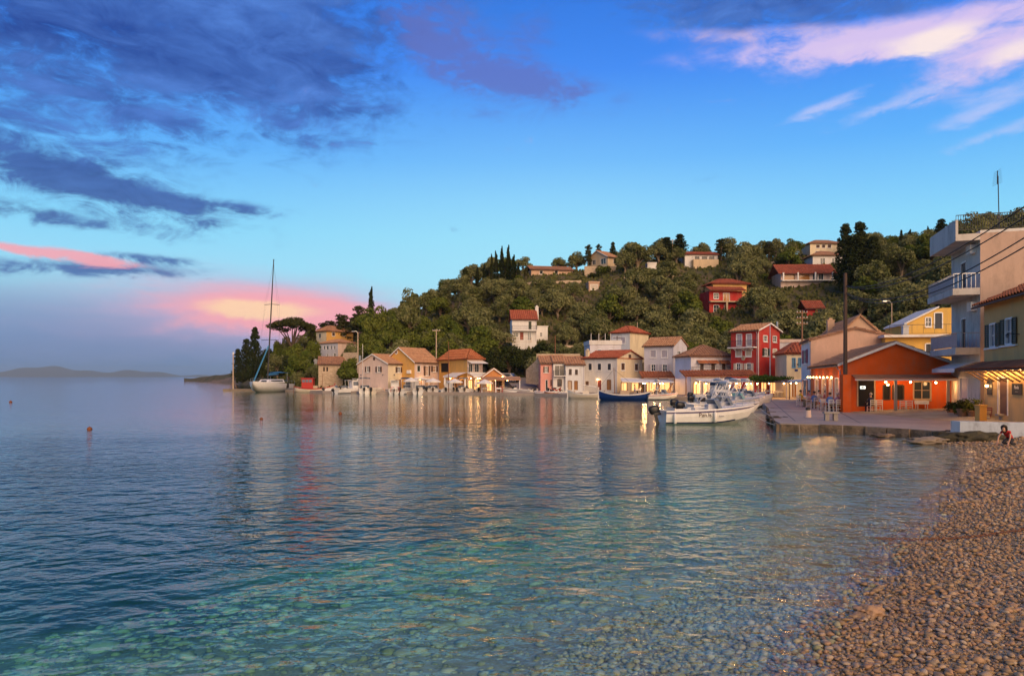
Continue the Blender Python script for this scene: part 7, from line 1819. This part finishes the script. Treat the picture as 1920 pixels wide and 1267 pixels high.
for px, py, rz, lb in ((1500, 761, -60, 'white chair under the person in yellow'), (1517, 763, 150, 'white chair behind the person in yellow'), (1527, 766, 20, 'pale blue white chair third from the lane end of the long table row'), (1541, 769, 10, 'white chair in the middle of the long table row'), (1555, 771.5, 15, 'white chair with its back to the water beside the blue shirt'), (1570, 772, 10, 'white chair under the person in lilac'), (1586, 772, 60, 'white chair under the fair haired person in black'), (1634, 773, 8, 'white chair under the white haired person in navy'), (1647, 773, -5, 'empty white chair to the right of the white haired person'), (1621, 771.5, 60, 'white chair under the person in pink at the door'), (1690, 774.5, 0, 'left one of two white chairs at the black window'), (1703, 774.5, -6, 'right one of two white chairs at the black window')): chair(px, py, rz, lb, WG)
TG = 'white clothed tables outside the orange taverna'
for px, py, rz, lb in ((1509, 760.5, -15, 'white table before the person in yellow'), (1534, 765, -15, 'white table near the pale blue white chair'), (1549, 767, -15, 'white table in the middle of the sea side row'), (1563, 768.5, -15, 'white table by the person in blue'), (1579, 769.5, -15, 'white table at the corner of the orange taverna'), (1626, 769, -15, 'white table at the orange taverna door'), (1697, 771, -15, 'white table before the black window')): table(px, py, rz, lb, TG)
o = copy_tree(tb_used[0]); d = dW(774, QZ); o.location = (X(1728, d), d, QZ); o.scale = (.9, .7, 1.15); tag(o, 'tall narrow bar table under the taverna window', 'table', TG)
k = 0
for px, py, rz in sorted(((1414, 741, 20), (1423, 742, 160), (1432, 742, 10), (1440, 741, -150), (1330, 740, 20), (1342, 741, 200), (1356, 740, 30), (1385, 741, 180), (1397, 741, 0), (1455, 744, 90), (1466, 744, -80))):
    chair(px, py, rz, ['first', 'second', 'third', 'fourth', 'fifth', 'sixth', 'seventh', 'eighth', 'ninth', 'tenth', 'eleventh'][k] + ' chair from left under the lit awning and the vine pergola', 'chairs under the lit awning'); k += 1
for px, py, lb in ((1418, 741.5, 'table at the left post of the vine pergola'), (1436, 741.5, 'table at the middle post of the vine pergola'), (1337, 740.3, 'table below the left end of the lit awning'), (1391, 740.8, 'table below the middle of the lit awning'), (1460, 744, 'table at the right post of the vine pergola'), (1362, 740, 'table below the lit awning near the stair')): table(px, py, 10, lb, 'tables under the lit awning')
k = 0
for px, rz in ((735, 20), (746, 190), (903, 30), (915, 180), (930, 10), (940, 170)):
    chair(px, 735, rz, ('left' if k % 2 == 0 else 'right') + ' dark red chair ' + ['by the cream gable house', 'at the parasol of the boarded taverna', 'on the boarded taverna terrace'][k // 2], 'dark red chairs on the far quay', 'boat_red', d=114.5); k += 1
for px, lb in ((741, 'table with white cloth before the cream gable house'), (909, 'table under the parasol beside the boarded taverna'), (935, 'table on the boarded taverna terrace'), (1195, 'table below the sail canopy near the cream corner house'), (1228, 'table in the middle below the sail canopy')): table(px, 735, 5, lb, 'tables on the far quay', d=114 if px < 1000 else 100.5)

# ================================================================ people
def grow(name, pts, edges, radii, sub=1):
    me = bpy.data.meshes.new(name); me.from_pydata(pts, edges, []); o = bpy.data.objects.new(name, me); COL.objects.link(o)
    md = o.modifiers.new('skin', 'SKIN'); md.use_smooth_shade = True
    if not me.skin_vertices:
        bm = bmesh.new(); bm.from_mesh(me); bm.verts.layers.skin.verify(); bm.to_mesh(me); bm.free()
    for k, r in enumerate(radii): sv = me.skin_vertices[0].data[k]; sv.radius = (r, r) if not isinstance(r, tuple) else r; sv.use_root = (k == 0)
    s_ = o.modifiers.new('sub', 'SUBSURF'); s_.levels = s_.render_levels = sub
    dg = bpy.context.evaluated_depsgraph_get(); m2 = bpy.data.meshes.new_from_object(o.evaluated_get(dg)); bpy.data.objects.remove(o)
    return m2
def body(joints, hand_dirs):
    """joints: ordered dict name -> (pos, radius, parent)"""
    names = list(joints); pts = [joints[n][0] for n in names]; rad = [joints[n][1] for n in names]; ed = [(names.index(joints[n][2]), names.index(n)) for n in names if joints[n][2]]
    for hand, fw, sd in hand_dirs:
        h = Vector(joints[hand][0]); fw, sd = Vector(fw).normalized(), Vector(sd).normalized(); i0 = names.index(hand)
        for k, ln in enumerate((.060, .078, .084, .078, .062)):
            if k == 0: a, b_ = h + sd * .035 + fw * .015, h + sd * .062 + fw * .045
            else: a, b_ = h + sd * (.036 - .024 * (k - 1)) + fw * .06, h + sd * (.038 - .026 * (k - 1)) + fw * (.06 + ln) - Vector((0, 0, .02))
            pts += [tuple(a), tuple(b_)]; rad += [.011, .008]; n_ = len(pts); ed += [(i0, n_ - 2), (n_ - 2, n_ - 1)]
    return grow('person', pts, ed, rad)
SEAT = dict(pelvis=((0, 0, .54), (.15, .13), None), belly=((-.02, 0, .72), (.14, .12), 'pelvis'), chest=((.0, 0, .94), (.165, .12), 'belly'), neck=((.02, 0, 1.12), .055, 'chest'), jaw=((.05, 0, 1.20), .075, 'neck'), head=((.04, 0, 1.30), (.085, .095), 'jaw'), crown=((.03, 0, 1.385), .06, 'head'), nose=((.135, 0, 1.265), .014, 'head'),
            sl=((0, .17, 1.03), .065, 'chest'), el=((.10, .24, .80), .045, 'sl'), hl=((.34, .14, .79), .034, 'el'), sr=((0, -.17, 1.03), .065, 'chest'), er=((.10, -.24, .80), .045, 'sr'), hr=((.34, -.14, .79), .034, 'er'),
            pl=((.08, .10, .52), .10, 'pelvis'), kl=((.44, .12, .51), .068, 'pl'), al=((.44, .12, .09), .042, 'kl'), tl=((.58, .13, .05), .036, 'al'), pr=((.08, -.10, .52), .10, 'pelvis'), kr=((.44, -.12, .51), .068, 'pr'), ar=((.42, -.12, .09), .042, 'kr'), tr=((.56, -.13, .05), .036, 'ar'))
SEAT_ME = body(SEAT, [('hl', (1, -.2, -.1), (0, -1, 0)), ('hr', (1, .2, -.1), (0, 1, 0))])
def assign(me, mats, fn):
    me = me.copy(); me.materials.clear()
    for m_ in mats: me.materials.append(M(m_))
    for p_ in me.polygons: p_.material_index = fn(p_.center); p_.use_smooth = True
    return me
def seat_zone(c):
    if c.z > 1.13: return 0
    if c.z > .70 and c.x > .29: return 0
    if c.z < .105: return 3
    return 1 if c.z > .61 else 2
def hair_mesh(c, r, mat, back=0.0, long=0.0):
    mb = MB(); V, Fc = ico(3); vv = []
    for v in V:
        k = 1 + .05 * math.sin(v[0] * 9) * math.sin(v[1] * 8 + v[2] * 7); z = v[2]
        x = v[0] * r * 1.12 * k; y = v[1] * r * 1.08 * k
        if v[0] > .25 and z < .45: x *= .35
        zz = z * r * 1.12 * k if z > -.2 else -.2 * r * 1.12 + (z + .2) * (r * (.5 + long))
        vv.append((c[0] - .018 + x - back * max(0, -z), c[1] + y, c[2] + .02 + zz))
    mb.add(vv, [tuple(f) for f in Fc]); return mb
def person(px, py, heading, label, shirt, pants='pants_dark', hair='hair_dark', d=None, z=QZ, scale=1.0, long=0.0):
    d = d or dW(py, z)
    me = assign(SEAT_ME, ['skin', shirt, pants, 'rubber'], seat_zone); o = bpy.data.objects.new('person', me); COL.objects.link(o)
    o.location = (X(px, d), d, z - .03); o.rotation_euler = (0, 0, R(heading)); o.scale = (scale,) * 3; tag(o, label, 'person')
    hair_mesh((.035, 0, 1.335), .105, hair, long=long).build('hair', hair, o, True)
    mb = MB()
    for s_ in (-1, 1): mb.ball((.118, s_ * .034, 1.30), .012, 6)
    mb.build('eyes', 'dark', o)
    return o
for px, py, hd, lb, sh, pa, ha in ((1501, 761, 15, 'person in a yellow shirt and dark trousers sitting at the lane end of the tables', 'shirt_yellow', 'pants_dark', 'hair_dark'), (1517, 762.5, 190, 'person in pale pink sitting opposite the yellow shirt', 'shirt_pink', 'pants_khaki', 'hair_dark'), (1527, 766, 70, 'person in pale blue seen from behind at the long tables', 'shirt_blue', 'pants_khaki', 'hair_dark'), (1536, 761.5, -75, 'person in white facing the water beside the lit windows', 'shirt_white', 'pants_dark', 'hair_dark'), (1548, 763, -80, 'person in rose facing the water in the middle of the tables', 'shirt_pink', 'pants_dark', 'hair_dark'), (1556.5, 771, 70, 'person in bright blue leaning over the table', 'shirt_blue', 'pants_dark', 'hair_dark'), (1571, 771.5, 95, 'person in lilac seen from behind', 'shirt_lilac', 'pants_khaki', 'hair_grey'), (1565, 764.5, -70, 'person in red facing the water under the bulbs', 'shirt_red', 'pants_dark', 'hair_dark'), (1587, 772, 130, 'fair haired person in a black top at the taverna corner', 'shirt_navy', 'pants_dark', 'hair_fair'), (1620, 771, 40, 'person in pink beside the taverna door', 'shirt_pink', 'pants_dark', 'hair_dark'), (1633, 773, 95, 'white haired person in navy seen from behind at the taverna door', 'shirt_navy', 'pants_dark', 'hair_grey')):
    person(px, py, hd, lb, sh, pa, ha)
for px, d, hd, lb, sh in ((1332, 99 - 12, 10, 'diner in white below the left end of the lit awning', 'shirt_white'), (1386, 86.5, 20, 'diner in red below the middle of the lit awning', 'shirt_red'), (1398, 86.3, 180, 'diner in navy below the middle of the lit awning', 'shirt_navy'), (1190, 101, 0, 'diner in pale pink below the sail canopy', 'shirt_pink'), (1201, 101, 180, 'diner in white below the sail canopy', 'shirt_white'), (1233, 100.5, 190, 'diner in blue below the right of the sail canopy', 'shirt_blue')): person(px, 740, hd, lb, sh, d=d)
# child kneeling on the shingle
KID = dict(pelvis=((-.22, 0, .26), (.12, .11), None), belly=((-.06, 0, .38), (.105, .095), 'pelvis'), chest=((.13, 0, .50), (.115, .09), 'belly'), neck=((.25, 0, .56), .042, 'chest'), jaw=((.32, 0, .58), .06, 'neck'), head=((.36, 0, .64), (.075, .085), 'jaw'), crown=((.36, 0, .72), .05, 'head'), nose=((.44, 0, .60), .011, 'head'),
           sl=((.16, .13, .54), .048, 'chest'), el=((.24, .17, .32), .034, 'sl'), hl=((.36, .15, .10), .026, 'el'), sr=((.16, -.13, .54), .048, 'chest'), er=((.30, -.19, .34), .034, 'sr'), hr=((.46, -.16, .12), .026, 'er'),
           pl=((-.16, .09, .24), .075, 'pelvis'), kl=((.12, .12, .10), .055, 'pl'), al=((-.22, .12, .07), .036, 'kl'), tl=((-.34, .12, .05), .028, 'al'), pr=((-.16, -.09, .24), .075, 'pelvis'), kr=((.12, -.12, .10), .055, 'pr'), ar=((-.22, -.12, .07), .036, 'kr'), tr=((-.34, -.12, .05), .028, 'ar'))
kid_me = body(KID, [('hl', (.6, -.1, -.7), (0, -1, 0)), ('hr', (.6, .1, -.7), (0, 1, 0))])
def kid_zone(c):
    if c.x > .235 and c.z > .5: return 0
    if abs(c.y) > .12 and c.z < .47 and c.x > .14: return 0
    return 1 if (c.x > -.12 and c.z > .27) else 2
me = assign(kid_me, ['skin', 'shirt_red', 'pants_dark'], kid_zone); o = bpy.data.objects.new('person', me); COL.objects.link(o)
d = 28.9; x = X(1890, d); o.location = (x, d, bed_c(x, d) + .02); o.rotation_euler = (0, 0, R(212)); o.scale = (1.12,) * 3; tag(o, 'child in a red top crouching on the shingle before the sea wall', 'person')
hm = hair_mesh((.34, 0, .665), .105, 'hair_dark', back=.06, long=1.6); hm.build('hair', 'hair_dark', o, True)
mb = MB()
for s_ in (-1, 1): mb.ball((.425, s_ * .03, .635), .011, 6)
mb.build('eyes', 'dark', o)

# ================================================================ small things on the quay
def stone_bench(px, py, label, w, z=QZ, rz=-12, mat='concrete', d=None):
    d = d or dW(py, z); o = empty('stone_bench', (X(px, d), d, z), R(rz), label, 'bench')
    mb = MB(); mb.box(-w / 2, w / 2, -.24, .24, .42, .52); mb.build('seat', mat, o)
    for s_ in (-1, 1): mb = MB(); mb.box(s_ * w * .28 - .11, s_ * w * .28 + .11, -.18, .18, 0, .42); mb.build('leg', mat, o)
    return o
stone_bench(1558, 788, 'small stone bench standing on the open quay', .85); stone_bench(1893, 793.5, 'stone bench before the yellow bar house', 1.25, rz=-15)
d = dW(782, QZ); o = empty('mooring_bollard', (X(1515, d), d, QZ), 0, 'squat stone bollard with dark cap on the quay', 'bollard')
mb = MB(); mb.lathe([(.2, 0), (.18, .25), (.17, .45)], 10); mb.build('post', 'pale_pink', o); mb = MB(); mb.lathe([(.12, .453), (.15, .5), (.14, .62), (.06, .66)], 10); mb.build('cap', 'iron', o)
rsp = random.Random(12)
def pot_plant(px, py, label, h, w, mat='leaf_green', pot='terracotta', z=QZ):
    d = dW(py, z); o = empty('potted_plant', (X(px, d), d, z), 0, label, 'plant'); s = w
    mb = MB(); mb.lathe([(.15 * s, 0), (.22 * s, .35 * s), (.25 * s, .38 * s), (.25 * s, .44 * s), (.2 * s, .43 * s)], 12); mb.build('pot', pot, o)
    v, f = [], []
    for k in range(6): leaves(v, f, (rsp.uniform(-.2, .2) * s, rsp.uniform(-.2, .2) * s, .44 * s + rsp.uniform(.1, 1) * (h - .5 * s)), (.3 * s, .3 * s, .28 * h), 130, .055, rsp, shell=.2)
    c = bpy.data.objects.new('foliage', mesh_of('foliage', v, f, mat)); COL.objects.link(c); c.parent = o
    return o
for px, py, h_, w, lb, mt, pt in ((1783, 781, .9, 1.1, 'leafy plant in a round terracotta pot at the end of the pergola', 'leaf_dark', 'terracotta'), (1797, 784, .8, .8, 'small plant in a low pot between two larger ones', 'leaf_green', 'terracotta'), (1806, 786, 1.2, 1.5, 'bushy plant in a big wooden tub', 'leaf_dark', 'wood'), (1824, 787, 1.15, 1.3, 'spiky plant in a brown barrel pot beside the yellow bar house', 'leaf_green', 'wood'), (1832, 764, 3.6, 1.0, 'climbing plant on the corner of the balcony house', 'leaf_dark', 'wood'), (1602, 771, 2.6, .8, 'tall dark climbing shrub left of the taverna door', 'leaf_dark', 'terracotta')): pot_plant(px, py, lb, h_, w, mt, pt)
d = dW(790, QZ); o = empty('folding_chair', (X(1850, d), d, QZ), R(40), 'reddish brown folding chair beside the yellow bar house', 'chair')
for s_ in (-1, 1):
    mb = MB(); mb.tube([(-.25, s_ * .22, 0), (.22, s_ * .22, .85)], .02, 5); mb.tube([(.25, s_ * .2, 0), (-.2, s_ * .2, .45)], .02, 5); mb.build('side_frame', 'door_red', o)
for k in range(4): mb = MB(); mb.box(-.2 + k * .1, -.13 + k * .1, -.2, .2, .44, .46); mb.build('seat_slat', 'door_red', o)
for k in range(2): mb = MB(); mb.tube([(.13 + k * .05, -.21, .68 + k * .1), (.13 + k * .05, .21, .68 + k * .1)], .03, 5); mb.build('back_slat', 'door_red', o)
d = 38.5; mb = MB(); mb.box(-.2, .2, -.2, .2, 0, .95); mb.box(-.24, .24, -.24, .24, .952, 1.02); o = mb.build('low_pillar', 'ochre'); o.location = (X(1839, d), d, QZ); tag(o, 'low ochre pillar between the tubs and the folding chair', 'pillar')
# ---- vehicles at the ramp
def van(px, d, z, rz, label):
    o = empty('parked_van', (X(px, d), d, z), R(rz), label, 'van'); L_, W_ = 3.8, 1.65
    prof = [(-1.9, .35), (1.9, .35), (1.92, .8), (1.7, .95), (1.15, 1.05), (.55, 1.6), (-1.6, 1.65), (-1.88, 1.1)]
    mb = MB(); n = len(prof); mb.add([(x, s_ * W_ / 2 * (1 if z_ < 1.1 else .88), z_) for s_ in (-1, 1) for x, z_ in prof], [tuple(range(n)), tuple(range(n, 2 * n))] + [(i, (i + 1) % n, n + (i + 1) % n, n + i) for i in range(n)]); b = mb.build('body', 'car_silver', o)
    for s_ in (-1, 1):
        mb = MB(); mb.add([(x, s_ * (W_ / 2 * .95 + .015), z_) for x, z_ in ((-1.5, 1.08), (.95, 1.08), (.45, 1.5), (-1.45, 1.55))], [(0, 1, 2, 3)]); mb.build('side_window', 'glass', b)
        for x in (-1.2, 1.2):
            mb = MB(); mb.tube([(x, s_ * (W_ / 2 - .1), .3), (x, s_ * (W_ / 2 + .02), .3)], .3, 12); wh = mb.build('wheel', 'rubber', o); mb = MB(); mb.tube([(x, s_ * (W_ / 2 + .021), .3), (x, s_ * (W_ / 2 + .03), .3)], .17, 10); mb.build('rim', 'steel', wh)
        mb = MB(); mb.box(1.86, 1.94, s_ * .6 - .14, s_ * .6 + .14, .62, .78); mb.build('headlight', 'glass_pale', o)
    mb = MB(); mb.quad((1.18, -.68, 1.08), (1.18, .68, 1.08), (.62, .64, 1.56), (.62, -.64, 1.56)); mb.build('windscreen', 'glass', b)
    return o
van(955, 124, 2.0, -28, 'silver white car parked at the top of the ramp road')
def scooter(px, d, rz, label, mat):
    o = empty('motor_scooter', (X(px, d), d, QZ), R(rz), label, 'scooter')
    for x in (-.6, .6):
        mb = MB(); mb.tube([(x, -.06, .25), (x, .06, .25)], .25, 12); wh = mb.build('wheel', 'rubber', o); mb = MB(); mb.tube([(x, -.065, .25), (x, .065, .25)], .12, 8); mb.build('rim', 'steel', wh)
    mb = MB(); mb.add([(x, y, z_) for y in (-.16, .16) for x, z_ in ((-.85, .5), (-.3, .3), (.3, .28), (.45, .8), (.52, .85), (.36, .34), (-.25, .45), (-.5, .75), (-.9, .72))], [tuple(range(9)), tuple(range(9, 18))] + [(i, (i + 1) % 9, 9 + (i + 1) % 9, 9 + i) for i in range(9)]); mb.build('body', mat, o)
    mb = MB(); mb.box(-.85, -.2, -.14, .14, .76, .86); mb.build('seat', 'rubber', o)
    mb = MB(); mb.tube([(.6, 0, .25), (.45, 0, .95)], .03, 5); mb.tube([(.42, -.3, 1.0), (.45, 0, .95), (.42, .3, 1.0)], .02, 5); mb.build('handlebar', 'steel', o)
    mb = MB(); mb.ball((.52, 0, .86), .08, 8); mb.build('headlight', 'glass_pale', o)
scooter(1032, 110, 160, 'dark scooter parked before the pink house', 'pants_dark'); scooter(1046, 110, 20, 'red scooter parked before the glazed white house', 'car_red')

# ================================================================ evening haze over the open sea
m = bpy.data.materials.new('haze'); m.use_nodes = True; MATS['haze'] = m; nt = m.node_tree; nt.nodes.clear()
out = nt.nodes.new('ShaderNodeOutputMaterial'); pv = nt.nodes.new('ShaderNodeVolumePrincipled'); pv.inputs['Color'].default_value = (.55, .76, 1, 1); pv.inputs["Density"].default_value = 6e-5
nt.links.new(pv.outputs[0], out.inputs['Volume'])
mb = MB(); mb.box(-19000, 19000, -600, 17000, -8.5, 235)
tag(mb.build('haze', 'haze'), 'thin evening haze over the sea', 'haze', kind='stuff')
